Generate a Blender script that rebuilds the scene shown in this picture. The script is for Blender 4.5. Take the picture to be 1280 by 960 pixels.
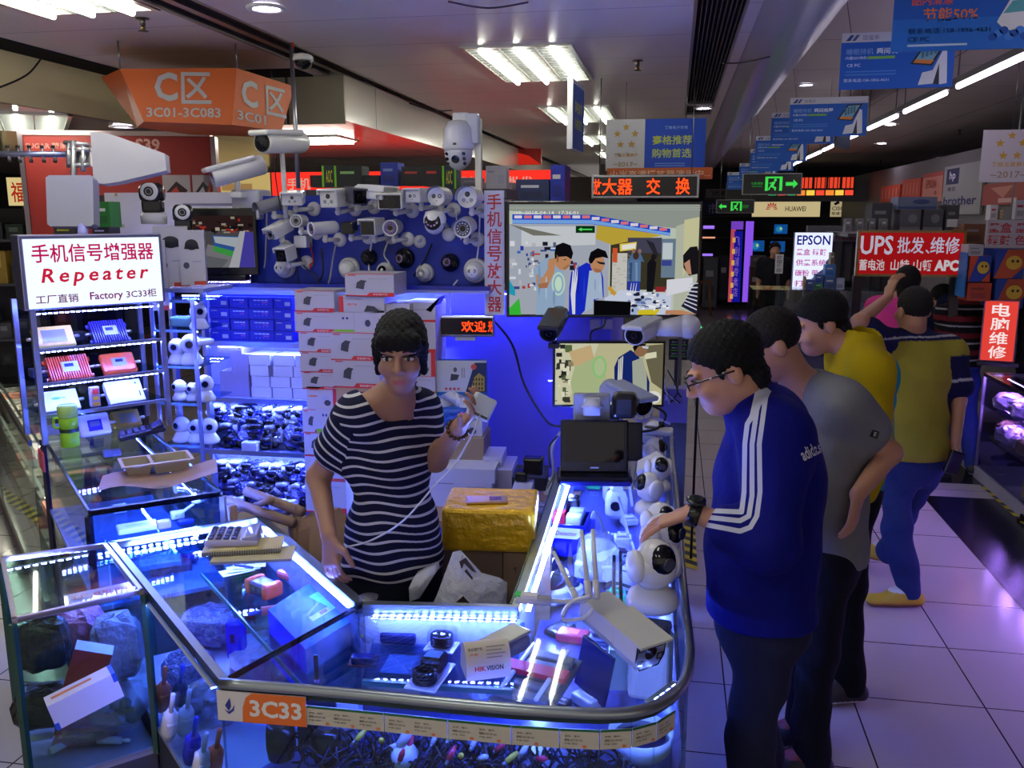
import bpy,bmesh,math,random
import numpy as np
from mathutils import Matrix,Vector,Euler
random.seed(7)
SC=bpy.context.scene
COL=SC.collection
for _o in list(bpy.data.objects):bpy.data.objects.remove(_o)
PI=math.pi
CAM_H,FOC,VPX,VPY=2.0,1107.0,845.0,270.0
PITCH=math.atan((480-VPY)/FOC)
YAW=math.atan((VPX-640)/FOC*math.cos(PITCH))
FWD=Vector((-math.sin(YAW)*math.cos(PITCH),math.cos(YAW)*math.cos(PITCH),-math.sin(PITCH)))
RGT=Vector((math.cos(YAW),math.sin(YAW),0))
UPV=RGT.cross(FWD)
EYE=Vector((0,0,CAM_H))
cd=bpy.data.cameras.new('camera');cam=bpy.data.objects.new('camera',cd);COL.objects.link(cam)
cd.sensor_width=36.0;cd.lens=FOC/1280*36.0;cd.clip_end=120
cam.location=EYE;cam.rotation_euler=(PI/2-PITCH,0,YAW)
SC.camera=cam
w=bpy.data.worlds.new('world');SC.world=w;w.use_nodes=True
bgn=w.node_tree.nodes['Background'];bgn.inputs[0].default_value=(0.60,0.54,0.50,1);bgn.inputs[1].default_value=0.95
vs=SC.view_settings;vs.view_transform='Standard';vs.look='None';vs.gamma=1.0;vs.use_curve_mapping=False
vs.exposure=0.0
SC.cycles.transparent_max_bounces=24;SC.cycles.max_bounces=8
SC.cycles.diffuse_bounces=3;SC.cycles.glossy_bounces=3
SC.cycles.caustics_reflective=False;SC.cycles.caustics_refractive=False
SC.cycles.sample_clamp_indirect=4.0
LED=(0.10,0.15,1.0)
LEDW=(0.17,0.24,1.0)
K_CEIL=30.0
K_LED=26.0
def ray(x,y):return FWD+RGT*((x-640)/FOC)+UPV*((480-y)/FOC)
def pz(x,y,z):r=ray(x,y);return EYE+r*((z-CAM_H)/r.z)
def py(x,y,Y):r=ray(x,y);return EYE+r*(Y/r.y)
def px(x,y,X):r=ray(x,y);return EYE+r*(X/r.x)
def pd(x,y,d):return EYE+ray(x,y)*d
def lin(c):
 o=[]
 for v in c[:3]:
  v=v/255.0
  o.append(v/12.92 if v<=0.04045 else((v+0.055)/1.055)**2.4)
 return(o[0],o[1],o[2],1.0)
_M={}
def newmat(name):
 m=bpy.data.materials.new(name);m.use_nodes=True
 nt=m.node_tree;b=nt.nodes['Principled BSDF'];return m,nt,b
def attr(nt,n='Col'):
 a=nt.nodes.new('ShaderNodeAttribute');a.attribute_name=n;return a
def bump(nt,b,scale,strength,dist=0.002):
 tc=nt.nodes.new('ShaderNodeTexCoord');n=nt.nodes.new('ShaderNodeTexNoise');n.inputs['Scale'].default_value=scale
 bp=nt.nodes.new('ShaderNodeBump');bp.inputs['Strength'].default_value=strength;bp.inputs['Distance'].default_value=dist
 nt.links.new(tc.outputs['Object'],n.inputs['Vector']);nt.links.new(n.outputs['Fac'],bp.inputs['Height']);nt.links.new(bp.outputs['Normal'],b.inputs['Normal'])
def MAT(key):
 if key in _M:return _M[key]
 p=key.split(':');k=p[0]
 m,nt,b=newmat(key.replace(':','_'))
 L=nt.links.new
 if k=='glow':
  a=attr(nt);e=nt.nodes.new('ShaderNodeEmission');e.inputs[1].default_value=float(p[1])
  L(a.outputs['Color'],e.inputs[0]);L(e.outputs[0],nt.nodes['Material Output'].inputs[0])
 elif k in('glass','film'):
  a=attr(nt);t=nt.nodes.new('ShaderNodeBsdfTransparent');g=nt.nodes.new('ShaderNodeBsdfGlossy')
  g.inputs['Roughness'].default_value=0.03 if k=='glass' else 0.22
  f=nt.nodes.new('ShaderNodeLayerWeight');f.inputs['Blend'].default_value=0.5
  mr=nt.nodes.new('ShaderNodeMapRange');mx=nt.nodes.new('ShaderNodeMixShader')
  pw=nt.nodes.new('ShaderNodeMath');pw.operation='POWER';pw.inputs[1].default_value=3.4
  L(f.outputs['Facing'],pw.inputs[0]);L(pw.outputs[0],mr.inputs[0])
  lo,hi=(0.035,0.38)if k=='glass' else(0.14,0.6)
  mr.inputs[3].default_value=lo;mr.inputs[4].default_value=hi
  L(a.outputs['Color'],t.inputs[0]);L(mr.outputs[0],mx.inputs[0]);L(t.outputs[0],mx.inputs[1]);L(g.outputs[0],mx.inputs[2])
  if k=='film':
   tc=nt.nodes.new('ShaderNodeTexCoord');n=nt.nodes.new('ShaderNodeTexNoise');n.inputs['Scale'].default_value=45
   bp=nt.nodes.new('ShaderNodeBump');bp.inputs['Strength'].default_value=0.6;bp.inputs['Distance'].default_value=0.01
   L(tc.outputs['Object'],n.inputs['Vector']);L(n.outputs['Fac'],bp.inputs['Height']);L(bp.outputs['Normal'],g.inputs['Normal'])
  if k=='film':
   df=nt.nodes.new('ShaderNodeBsdfDiffuse');df.inputs[0].default_value=(.75,.75,.8,1);m2=nt.nodes.new('ShaderNodeMixShader');m2.inputs[0].default_value=.13
   L(mx.outputs[0],m2.inputs[1]);L(df.outputs[0],m2.inputs[2]);mx=m2
  L(mx.outputs[0],nt.nodes['Material Output'].inputs[0])
 else:
  a=attr(nt);L(a.outputs['Color'],b.inputs['Base Color'])
  R={'paint':.55,'gloss':.22,'metal':.32,'fabric':.9,'skin':.5,'hair':.75,'dome':.05,'card':.6,'matte':.85,'bag':.35,'foil':.28,'crinkle':.16}[k]
  b.inputs['Roughness'].default_value=R
  if k=='metal':b.inputs['Metallic'].default_value=0.9
  if k=='foil':b.inputs['Metallic'].default_value=0.25;bump(nt,b,28,.9,.012)
  if k=='fabric':bump(nt,b,14,.5,.02);b.inputs['Specular IOR Level'].default_value=.15
  if k=='skin':b.inputs['Subsurface Weight'].default_value=.12;b.inputs['Subsurface Radius'].default_value=(.012,.005,.003);b.inputs['Subsurface Scale'].default_value=.5
  if k=='hair':bump(nt,b,160,.9,.004);b.inputs['Specular IOR Level'].default_value=.22
  if k=='matte':b.inputs['Specular IOR Level'].default_value=.1
  if k=='bag':bump(nt,b,30,1.0,.014)
  if k=='crinkle':b.inputs['Specular IOR Level'].default_value=.9;bump(nt,b,60,1.0,.03)
  if k=='card':bump(nt,b,8,.15,.004)
 _M[key]=m;return m
def T(x,y=None,z=None):
 return Matrix.Translation((x,y,z))if y is not None else Matrix.Translation(x)
def R(ax,deg):return Matrix.Rotation(math.radians(deg),4,ax)
def FR(o,yaw=0,tilt=0,roll=0):
 """frame of an upright face: x across, y up, z out of the face; yaw 0 faces -Y"""
 return T(Vector(o))@R('Z',yaw)@R('X',90-tilt)@R('Z',roll)
def ST(o,yaw=0):return T(Vector(o))@R('Z',yaw)
_TX={}
class MB:
 def __init__(s,M=None):s.v=[];s.f=[];s.fm=[];s.fc=[];s.sm=[];s.mats=[];s.M=M or Matrix();s.st=[]
 def push(s,M):s.st.append(s.M);s.M=s.M@M;return s
 def pop(s):s.M=s.st.pop();return s
 def mi(s,m):
  if m not in s.mats:s.mats.append(m)
  return s.mats.index(m)
 def add(s,vs,fs,mat,col,smooth=False):
  o=len(s.v);M=s.M
  s.v.extend([tuple(M@Vector(p))for p in vs])
  k=s.mi(mat);per=isinstance(col,list)
  for i,f in enumerate(fs):
   s.f.append([o+a for a in f]);s.fm.append(k);s.fc.append(lin(col[i]if per else col));s.sm.append(smooth)
  return s
 def box(s,x0,y0,z0,x1,y1,z1,mat,col,bev=0):
  """col may be one colour or [bottom, top, front(-y), back, left, right]"""
  if bev<=0:
   v=[(x0,y0,z0),(x1,y0,z0),(x1,y1,z0),(x0,y1,z0),(x0,y0,z1),(x1,y0,z1),(x1,y1,z1),(x0,y1,z1)]
   f=[(0,3,2,1),(4,5,6,7),(0,1,5,4),(2,3,7,6),(3,0,4,7),(1,2,6,5)]
   return s.add(v,f,mat,col)
  if isinstance(col,list):col=col[1]
  bm=bmesh.new();bmesh.ops.create_cube(bm,size=1)
  for q in bm.verts:q.co=Vector(((x0+x1)/2+q.co.x*(x1-x0),(y0+y1)/2+q.co.y*(y1-y0),(z0+z1)/2+q.co.z*(z1-z0)))
  b=min(bev,.49*min(abs(x1-x0),abs(y1-y0),abs(z1-z0)))
  bmesh.ops.bevel(bm,geom=bm.edges[:],offset=b,segments=2,affect='EDGES',profile=.5)
  bm.verts.index_update()
  s.add([q.co[:]for q in bm.verts],[[q.index for q in f.verts]for f in bm.faces],mat,col);bm.free();return s
 def cbox(s,c,d,mat,col,bev=0):return s.box(c[0]-d[0]/2,c[1]-d[1]/2,c[2]-d[2]/2,c[0]+d[0]/2,c[1]+d[1]/2,c[2]+d[2]/2,mat,col,bev)
 def rect(s,x0,y0,x1,y1,mat,col,z=0):return s.add([(x0,y0,z),(x1,y0,z),(x1,y1,z),(x0,y1,z)],[(0,1,2,3)],mat,col)
 def poly(s,pts,mat,col,z=0):return s.add([(p[0],p[1],z)for p in pts],[tuple(range(len(pts)))],mat,col)
 def ell(s,cx,cy,rx,ry,mat,col,z=0,n=20):return s.poly([(cx+rx*math.cos(2*PI*i/n),cy+ry*math.sin(2*PI*i/n))for i in range(n)],mat,col,z)
 def prism(s,pts,z0,z1,mat,col,colside=None):
  n=len(pts);v=[(p[0],p[1],z0)for p in pts]+[(p[0],p[1],z1)for p in pts]
  a=sum(pts[i][0]*pts[(i+1)%n][1]-pts[(i+1)%n][0]*pts[i][1]for i in range(n))
  f=[tuple(range(n))[::-1],tuple(range(n,2*n))]+[(i,(i+1)%n,n+(i+1)%n,n+i)for i in range(n)]
  if a<0:f=[t[::-1]for t in f]
  return s.add(v,f,mat,[col,col]+[colside or col]*n)
 def lathe(s,prof,mat,col,n=24,smooth=True,cap=True,ax='z'):
  """prof: [(r, z[, colour])] turned round local z"""
  v=[];f=[];cs=[]
  for q in prof:
   for i in range(n):v.append((q[0]*math.cos(2*PI*i/n),q[0]*math.sin(2*PI*i/n),q[1]))
  for j in range(len(prof)-1):
   c=prof[j][2]if len(prof[j])>2 else col
   for i in range(n):
    f.append((j*n+i,j*n+(i+1)%n,(j+1)*n+(i+1)%n,(j+1)*n+i));cs.append(c)
  if cap:
   f.append(tuple(range(n))[::-1]);cs.append(prof[0][2]if len(prof[0])>2 else col)
   f.append(tuple(range((len(prof)-1)*n,len(prof)*n)));cs.append(prof[-2][2]if len(prof[-2])>2 else col)
  return s.add(v,f,mat,cs,smooth)
 def cyl(s,a,b,r0,mat,col,r1=None,n=14,smooth=True):
  a=Vector(a);b=Vector(b);d=b-a
  if d.length<1e-6:return s
  s.push(T(a)@d.to_track_quat('Z','Y').to_matrix().to_4x4())
  s.lathe([(r0,0),(r0 if r1 is None else r1,d.length)],mat,col,n,smooth);return s.pop()
 def sph(s,c,r,mat,col,n=16,m=10,z0=-1,z1=1):
  if not hasattr(r,'__len__'):r=(r,r,r)
  a0=math.asin(z0);a1=math.asin(z1);p=[(max(1e-4,math.cos(a0+(a1-a0)*j/m)),math.sin(a0+(a1-a0)*j/m))for j in range(m+1)]
  s.push(T(Vector(c))@Matrix.Diagonal((r[0],r[1],r[2],1)));s.lathe(p,mat,col,n);return s.pop()
 def tube(s,pts,r,mat,col,n=6,res=6):
  P=[Vector(p)for p in pts]
  if len(P)>2 and res>1:
   Q=[]
   for i in range(len(P)-1):
    p0=P[max(i-1,0)];p1=P[i];p2=P[i+1];p3=P[min(i+2,len(P)-1)]
    for k in range(res):
     t=k/res;Q.append(.5*((2*p1)+(p2-p0)*t+(2*p0-5*p1+4*p2-p3)*t*t+(3*p1-p0-3*p2+p3)*t**3))
   Q.append(P[-1]);P=Q
  v=[];f=[];N=len(P);up=Vector((.13,.2,.97))
  for i,p in enumerate(P):
   d=(P[min(i+1,N-1)]-P[max(i-1,0)])
   if d.length<1e-9:d=Vector((0,0,1))
   d.normalize();x=d.cross(up)
   if x.length<.05:x=d.cross(Vector((1,0,0)))
   x.normalize();y=d.cross(x)
   for k in range(n):v.append(tuple(p+(x*math.cos(2*PI*k/n)+y*math.sin(2*PI*k/n))*r))
  for i in range(N-1):
   for k in range(n):f.append((i*n+k,i*n+(k+1)%n,(i+1)*n+(k+1)%n,(i+1)*n+k))
  f.append(tuple(range(n))[::-1]);f.append(tuple(range((N-1)*n,N*n)))
  return s.add(v,f,mat,col,True)
 def text(s,t,cx,cy,W,Hh,mat,col,z=.0006,bold=0.012,shear=0,stretch=True,vert=False,sp=1.0):
  """flat lettering fitted into a W x Hh box centred at (cx, cy)"""
  if vert:
   n=len(t)
   for i,ch in enumerate(t):s.text(ch,cx,cy+Hh/2-Hh*(i+.5)/n,W,Hh/n*.9,mat,col,z,bold,shear)
   return s
  if any(ord(q)>0x2e80 for q in t):bold=min(bold,.014)
  key=(t,bold,shear,sp)
  if key not in _TX:
   cu=bpy.data.curves.new('lettering','FONT');cu.body=t;cu.offset=bold;cu.shear=shear;cu.space_character=sp;cu.resolution_u=2
   ob=bpy.data.objects.new('lettering',cu);me=ob.to_mesh()
   V=[tuple(q.co)for q in me.vertices];F=[tuple(p.vertices)for p in me.polygons]
   ob.to_mesh_clear();bpy.data.objects.remove(ob);bpy.data.curves.remove(cu);_TX[key]=(V,F)
  V,F=_TX[key]
  if not V:return s
  xs=[p[0]for p in V];ys=[p[1]for p in V];w0=max(xs)-min(xs);h0=max(ys)-min(ys)
  kx=W/max(w0,1e-6);ky=Hh/max(h0,1e-6)
  if not stretch:kx=ky=min(kx,ky)
  mx=(max(xs)+min(xs))/2;my=(max(ys)+min(ys))/2
  return s.add([(cx+(p[0]-mx)*kx,cy+(p[1]-my)*ky,z)for p in V],F,mat,col)
 def build(s,name,parent=None):
  me=bpy.data.meshes.new(name);me.from_pydata(s.v,[],s.f)
  for m in s.mats:me.materials.append(MAT(m))
  me.polygons.foreach_set('material_index',s.fm);me.polygons.foreach_set('use_smooth',s.sm)
  ca=me.color_attributes.new('Col','FLOAT_COLOR','CORNER')
  ca.data.foreach_set('color',[x for f,c in zip(s.f,s.fc)for _ in f for x in c])
  me.update()
  o=bpy.data.objects.new(name,me);COL.objects.link(o)
  if parent:o.parent=parent
  return o
def tag(o,label=None,cat=None,group=None,kind=None):
 if label:o['label']=label
 if cat:o['category']=cat
 if group:o['group']=group
 if kind:o['kind']=kind
 return o
def thing(name,label,cat,M=None,group=None):
 o=bpy.data.objects.new(name,None);o.empty_display_size=.05;COL.objects.link(o)
 if M is not None:o.matrix_world=M
 return tag(o,label,cat,group)
def single(name,label,cat,mb,M=None,group=None,kind=None):
 o=mb.build(name)
 if M is not None:o.matrix_world=M
 return tag(o,label,cat,group,kind)
def structure(name,mb):return tag(mb.build(name),kind='structure')
def rods(t,name,segs,r,mat='metal',col=(120,122,126),n=5):
 for a,c in segs:m=MB();m.cyl(a,c,r,mat,col,n=n);m.build(name,t)
def boxes(t,name,qs,mat,col,M=None):
 for q in qs:m=MB(M);m.box(*q,mat,col);m.build(name,t)
def dup(o,M,label=None,group=None):
 def cp(a,par):
  c=a.copy();COL.objects.link(c)
  if par:c.parent=par
  for ch in list(a.children):cp(ch,c)
  return c
 r=cp(o,None);r.matrix_world=M
 if label:r['label']=label
 if group:r['group']=group
 return r
WHITE=(228,228,230);DARK=(18,18,22);GREY=(120,122,126);SILVER=(180,184,190)
# ================================================================ the setting
def gridmat(name,c,c2,mortar,ox,oy,bw,bh,ms,rough,spec=.5,noise=0.0):
 m,nt,b=newmat(name);L=nt.links.new
 tc=nt.nodes.new('ShaderNodeTexCoord');mp=nt.nodes.new('ShaderNodeMapping');mp.inputs['Location'].default_value=(-ox,-oy,0)
 br=nt.nodes.new('ShaderNodeTexBrick');br.offset=0;br.squash=1
 br.inputs['Color1'].default_value=lin(c);br.inputs['Color2'].default_value=lin(c2);br.inputs['Mortar'].default_value=lin(mortar)
 br.inputs['Scale'].default_value=1;br.inputs['Mortar Size'].default_value=ms;br.inputs['Brick Width'].default_value=bw;br.inputs['Row Height'].default_value=bh
 br.inputs['Mortar Smooth'].default_value=0
 L(tc.outputs['Object'],mp.inputs[0]);L(mp.outputs[0],br.inputs[0])
 n=nt.nodes.new('ShaderNodeTexNoise');n.inputs['Scale'].default_value=1.6;L(tc.outputs['Object'],n.inputs['Vector'])
 mx=nt.nodes.new('ShaderNodeMix');mx.data_type='RGBA';mx.blend_type='MULTIPLY';mx.inputs[0].default_value=noise
 L(br.outputs['Color'],mx.inputs[6]);L(n.outputs['Color'],mx.inputs[7]);L(mx.outputs[2],b.inputs['Base Color'])
 b.inputs['Roughness'].default_value=rough;b.inputs['Specular IOR Level'].default_value=spec
 _M[name]=m;return name
gridmat('floor_tile',(186,178,180),(182,175,177),(58,52,58),.274,4.173,.5265,.5265,.0035,.16)
gridmat('ceiling_panel',(232,222,208),(228,218,204),(120,112,104),-2.1,.35,4.4,.62,.003,.34,.4,.1)
gridmat('ceiling_gloss',(206,196,184),(200,190,178),(84,78,74),0,.2,.6,6.0,.004,.17,.8,.2)
gridmat('ceiling_dim',(196,184,176),(192,180,172),(90,84,80),.7,.2,1.2,1.2,.006,.5,.3,.1)
b=MB();b.box(-9.5,-3,-.1,7,24,0,'floor_tile',WHITE);structure('floor',b)
b=MB()
b.box(-1.99,-3,2.88,.05,24,2.98,'ceiling_panel',WHITE);b.box(.05,-3,2.88,.27,3.7,2.98,'ceiling_panel',WHITE);b.box(.05,8.3,2.88,.27,24,2.98,'ceiling_panel',WHITE)
b.box(.27,-3,2.88,.33,24,2.98,'ceiling_panel',WHITE)
b.box(-3.58,-3,2.88,-2.2,5.6,2.98,'ceiling_panel',WHITE)
structure('ceiling',b)
b=MB()
pr=[(.33,2.88),(.40,2.868),(.50,2.862),(.60,2.868),(.68,2.89),(.71,2.93),(.72,3.12),(.30,3.12)]
v=[(x,-3,z)for x,z in pr]+[(x,24,z)for x,z in pr];n=len(pr)
b.add(v,[(i,i+1,n+i+1,n+i)for i in range(n-1)],'gloss',(176,168,170),True);structure('trim_1',b)
b=MB();b.box(.72,-3,3.1,7,24,3.2,'ceiling_dim',WHITE);tag(b.build('ceiling_side'),kind='structure')
b=MB();b.box(-9.5,-3,2.6,-3.58,24,2.98,'ceiling_gloss',WHITE);b.box(-3.58,5.6,2.6,-2.1,24,2.98,'ceiling_gloss',WHITE);structure('ceiling_lower',b)
b=MB();b.box(-3.60,-3,2.6,-3.57,5.6,2.9,'matte',(205,192,150));structure('trim_2',b)
b=MB();b.box(-3.57,5.58,2.58,-2.1,5.6,2.9,'matte',(150,148,130));b.box(-2.49,5.574,2.58,-2.475,5.581,2.88,'matte',(60,58,52));structure('trim_3',b)
b=MB();b.box(-2.2,-3,2.9,-1.99,24,2.98,'matte',(52,46,42));b.box(-2.205,-3,2.87,-2.19,24,2.92,'metal',(150,146,142));b.box(-2.125,-3,2.878,-2.085,24,2.915,'metal',(150,146,142));b.box(-2.0,-3,2.875,-1.985,24,2.92,'metal',(140,136,130));structure('trim_4',b)
b=MB();b.box(-3.57,-3,2.872,-3.36,5.58,2.882,'matte',(30,28,27));b.box(-3.4,5.30,2.872,-2.3,5.58,2.882,'matte',(34,31,30));structure('trim_5',b)  # flat dark strips stand in for a recess, its darkness painted on
b=MB();b.box(-9.5,16.5,0,-1.2,16.7,2.7,'paint',(96,86,76));structure('wall_back',b)
b=MB();b.box(-1.2,21.6,0,7,21.8,3.2,'paint',(46,44,48));structure('wall_far',b)
b=MB();b.box(-9.6,-3,0,-9.5,24,2.7,'paint',(58,56,60));structure('wall_left',b)
b=MB();b.box(6.0,-3,0,6.1,24,3.2,'paint',(90,88,92));structure('wall_right',b)
b=MB();b.box(-1.32,15.8,0,-.7,16.4,2.9,'paint',(92,88,84));structure('pillar_1',b)
b=MB();b.box(1.83,-1,.0,2.32,6.62,.002,'gloss',(22,20,28));b.box(1.83,6.98,0,2.36,8.4,.002,'gloss',(22,20,28));b.box(2.36,6.62,0,2.9,6.98,.002,'gloss',(22,20,28));b.box(2.36,8.4,0,3.2,9.2,.002,'gloss',(22,20,28));structure('floor_border',b)
def hazard(a,bb,wd,n):
 b=MB();a=Vector(a);bb=Vector(bb);d=(bb-a)/n;t=d.normalized();nn=Vector((-t.y,t.x,0))*wd
 b.add([a,bb,bb+nn,a+nn],[(0,1,2,3)],'paint',(26,25,26))
 for i in range(n):
  p=a+d*i+Vector((0,0,.001));s=t*wd*.7
  b.add([p,p+d*.5,p+d*.5+nn+s,p+nn+s],[(0,1,2,3)],'paint',(206,186,40))
 return b
tag(hazard((2.28,3.4,.003),(2.33,7.0,.003),-.075,24).build('hazard_tape'),'yellow and black striped tape on the floor along the base of the purple-lit case','floor tape')
tag(hazard((-4.05,4.2,.003),(-5.6,6.4,.003),-.09,24).build('hazard_tape'),'yellow and black striped tape on the floor of the aisle beyond the repeater shelf','floor tape')
tag(hazard((.12,4.95,.003),(.12,6.1,.003),-.07,9).build('hazard_tape'),'yellow and black striped floor tape behind the end of the camera counter','floor tape')
# ================================================================ ceiling lights and fittings
def ceiling_light():
 t=thing('ceiling_light','','ceiling light',None,'louvred ceiling lights')
 f=MB();
 for a in((-.3,-.62,-.275,.62),(.275,-.62,.3,.62),(-.3,-.62,.3,-.595),(-.3,.595,.3,.62)):f.box(a[0],a[1],-.012,a[2],a[3],.004,'metal',(200,200,196))
 f.build('frame',t)
 r=MB();r.box(-.28,-.6,-.001,.28,.6,.003,'gloss',(235,240,236))
 for x in(-.095,.095):r.box(x-.004,-.6,-.014,x+.004,.6,0,'metal',(190,194,190))
 for i in range(1,15):r.box(-.28,-.6+i*.08-.002,-.010,.28,-.6+i*.08+.002,-.002,'metal',(190,194,190))
 r.build('louvre',t)
 for x in(-.19,0,.19):
  m=MB();m.cyl((x,-.585,-.022),(x,.585,-.022),.013,'glow:%g'%K_CEIL,(250,250,232),n=8);m.build('tube',t)
 return t
cl0=ceiling_light()
spots=[(-.86,5.42,'nearest louvred ceiling light over the blue screen wall'),(-.86,8.05,'second louvred ceiling light behind the thin hanging blue sign'),(-.86,10.7,'third louvred ceiling light above the red scrolling sign'),(-.86,13.3,'farthest small louvred ceiling light above the red scrolling sign'),(-2.52,3.1,'louvred ceiling light cut off at the top edge above the orange zone sign'),(-.86,2.6,'louvred ceiling light over the counter'),(-2.52,.3,'louvred ceiling light near the photographer'),(-.86,-.3,'louvred ceiling light above the photographer')]
for i,(x,y,l)in enumerate(spots):
 if i==0:cl0.matrix_world=T(x,y,2.88);cl0['label']=l
 else:dup(cl0,T(x,y,2.88),l)
p=pz(22,152,2.6);dup(cl0,T(p.x,p.y,2.6)@R('Z',38),'louvred ceiling light over the neighbouring aisle above the long white aerial')
p=pz(398,173,2.6);dup(cl0,T(p.x,p.y,2.6)@R('Z',90)@Matrix.Diagonal((.8,.4,1,1)),'louvred ceiling light reflected in red ceiling behind the camera wall')
tl0=None
for i in range(9):
 y=3.5+i*1.33
 if tl0 is None:
  t=thing('tube_light','','tube light',None,'line of bare tube lights')
  m=MB();m.cyl((0,.06,0),(0,1.08,0),.016,'glow:16',(246,236,255),n=8);m.build('tube',t)
  m=MB();m.box(-.02,-.03,.014,.02,1.23,.05,'paint',(90,88,90));m.cyl((0,.1,.05),(0,.1,.33),.004,'metal',GREY,n=6);m.cyl((0,1.1,.05),(0,1.1,.33),.004,'metal',GREY,n=6);m.build('batten',t)
  tl0=t;t.matrix_world=T(1.62,y,2.76)
 else:t=dup(tl0,T(1.62+i*.012,y,2.76))
 t['label']=['first','second','third','fourth','fifth','sixth','seventh','eighth','ninth'][i]+' bare tube from the near end of the line over the aisle'
def downlight(x,y,z,label,on=3.0):
 t=thing('downlight',label,'downlight',T(x,y,z),'round ceiling downlights')
 m=MB();m.lathe([(.085,-.004),(.085,-.012),(.062,-.014),(.06,-.004)],'paint',(200,196,196));m.build('ring',t)
 m=MB();m.lathe([(.058,-.002),(.058,-.006)],'glow:%g'%(on*(40 if z>3 else 8)),(236,226,255));m.build('lens',t)
for q,z,l in[((333,8),2.88,'lit downlight at the top edge beside the dark ceiling channel'),((153,157),2.6,'small lit downlight under the cream bulkhead'),((880,134),2.88,'small lit downlight at the end of the black air slot'),((1008,105),3.1,'unlit looking round downlight between the hanging blue adverts'),((1113,155),3.1,'downlight beside the line of bare tubes'),((1102,179),3.1,'lit downlight over the hanging green sign'),((1177,197),3.1,'lit downlight over the printer brand banner'),((1024,214),3.1,'far lit downlight by the orange lit board'),((660,192),2.88,'small lit downlight beyond the ceiling channel')]:
 p=pz(q[0],q[1],z);downlight(p.x,p.y,z,l,.3 if 'unlit' in l else 4)
def sprinkler(x,y,z,label):
 t=thing('sprinkler',label,'sprinkler',T(x,y,z),'ceiling sprinklers')
 m=MB();m.cyl((0,0,0),(0,0,-.035),.012,'metal',(90,84,76));m.build('pipe',t)
 m=MB();m.lathe([(.03,-.003),(.03,-.006)],'metal',(80,74,66));m.lathe([(.006,-.035),(.014,-.045),(.006,-.055)],'metal',(110,90,60),10);m.lathe([(.022,-.056),(.022,-.059)],'metal',(80,74,66),12);m.build('head',t)
for q,z,l in[((178,22),2.88,'dark sprinkler head left of the ceiling channel'),((797,75),2.88,'dark sprinkler head between the lit panel and the air slot'),((1200,162),3.1,'sprinkler head on the side ceiling'),((1101,200),3.1,'small far sprinkler head on the side ceiling')]:
 p=pz(q[0],q[1],z);sprinkler(p.x,p.y,z,l)
t=thing('air_vent','long black slotted air vent running along the ceiling','vent',T(0,0,2.88))
m=MB();m.box(.05,3.7,.02,.27,8.3,.09,'matte',(12,11,12));m.build('plenum',t)
m=MB();m.box(.045,3.7,-.004,.06,8.3,.04,'metal',(150,146,142));m.box(.258,3.7,-.004,.272,8.3,.04,'metal',(150,146,142));m.box(.045,7.5,-.004,.272,7.62,.03,'paint',(150,146,142));m.build('frame',t)
m=MB()
for i in range(9):m.box(.078+i*.0205,3.7,-.002,.082+i*.0205,8.3,.03,'metal',(128,124,122))
m.build('slats',t)
def cable(name,pts,r,col,label,group=None,mat='paint'):
 m=MB();m.tube(pts,r,mat,col);return single(name,label,'cable',m,None,group)
cable('ceiling_cable',[px(0,109,-3.5),px(22,100,-3.5),px(38,90,-3.5),px(51,74,-3.5)],.005,(20,18,18),'dark cable drooping across the cream bulkhead')
cable('ceiling_cable',[pz(902,79,2.87),pz(930,78,2.86),pz(962,71,2.86)],.004,(50,46,44),'thin cable on the ceiling beside the air slot')
cable('ceiling_cable',[pd(560,2,3.6),pd(610,10,3.6),pd(630,8,3.6),pd(640,0,3.6)][:2]+[pd(660,3,3.7)],.004,(60,40,60),'thin cable slack along the top edge of the ceiling')
cable('ceiling_cable',[py(512,129,7.0),py(540,138,7.2),py(565,138,7.4)],.006,(30,28,28),'short black cable by the dome camera pole')
# ================================================================ hanging signs
OR=(196,88,22)
def sheet(name,label,cat,M,W,Hh,D,col,group=None,mat='paint',emis=None):
 """a rigid sign board of real thickness; returns root and a builder for its printed face"""
 t=thing(name,label,cat,M,group)
 m=MB();m.box(-W/2,-Hh/2,-D,W/2,Hh/2,0,mat,col);m.build('board',t)
 return t,MB()
def onplane(x,y,p,n):r=ray(x,y);return EYE+r*((p-EYE).dot(n)/r.dot(n))
A,B,a=pd(150,86,4.55),pd(296,85,4.62),pd(180,152,4.56);n1=(B-A).cross(a-A);bq=onplane(290,156,A,n1)
C=pd(368,108,4.98);n2=(C-B).cross(bq-B);c=onplane(352,164,B,n2)
t=thing('zone_sign','orange tapered hanging zone sign with grey lettering','sign',T((A+bq)/2));o=(A+bq)/2;bk=Vector((-.14,.62,0))
fl=lambda p:p-o
top=[fl(A),fl(B),fl(C),fl(B)+bk*1.3,fl(A)+bk*1.3,fl(A)+Vector((-.28,.25,0))]
bot=[fl(a),fl(bq),fl(c),fl(bq)+bk*1.15,fl(a)+bk*1.15,fl(a)+Vector((-.2,.25,0))]
m=MB();m.add(top+bot,[(6+i,6+(i+1)%6,(i+1)%6,i)for i in range(6)]+[tuple(range(6)),tuple(range(11,5,-1))],'paint',OR);m.build('box',t)
def facefr(p0,p1,q0,q1):
 cx=(p0+p1+q0+q1)/4;x=((p1-p0)+(q1-q0)).normalized();z=(p1-p0).cross(p0-q0).normalized();x=(x-z*x.dot(z)).normalized();y=z.cross(x)
 return Matrix(((x.x,y.x,z.x,cx.x),(x.y,y.y,z.y,cx.y),(x.z,y.z,z.z,cx.z),(0,0,0,1)))
GL=(170,168,170)
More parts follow.
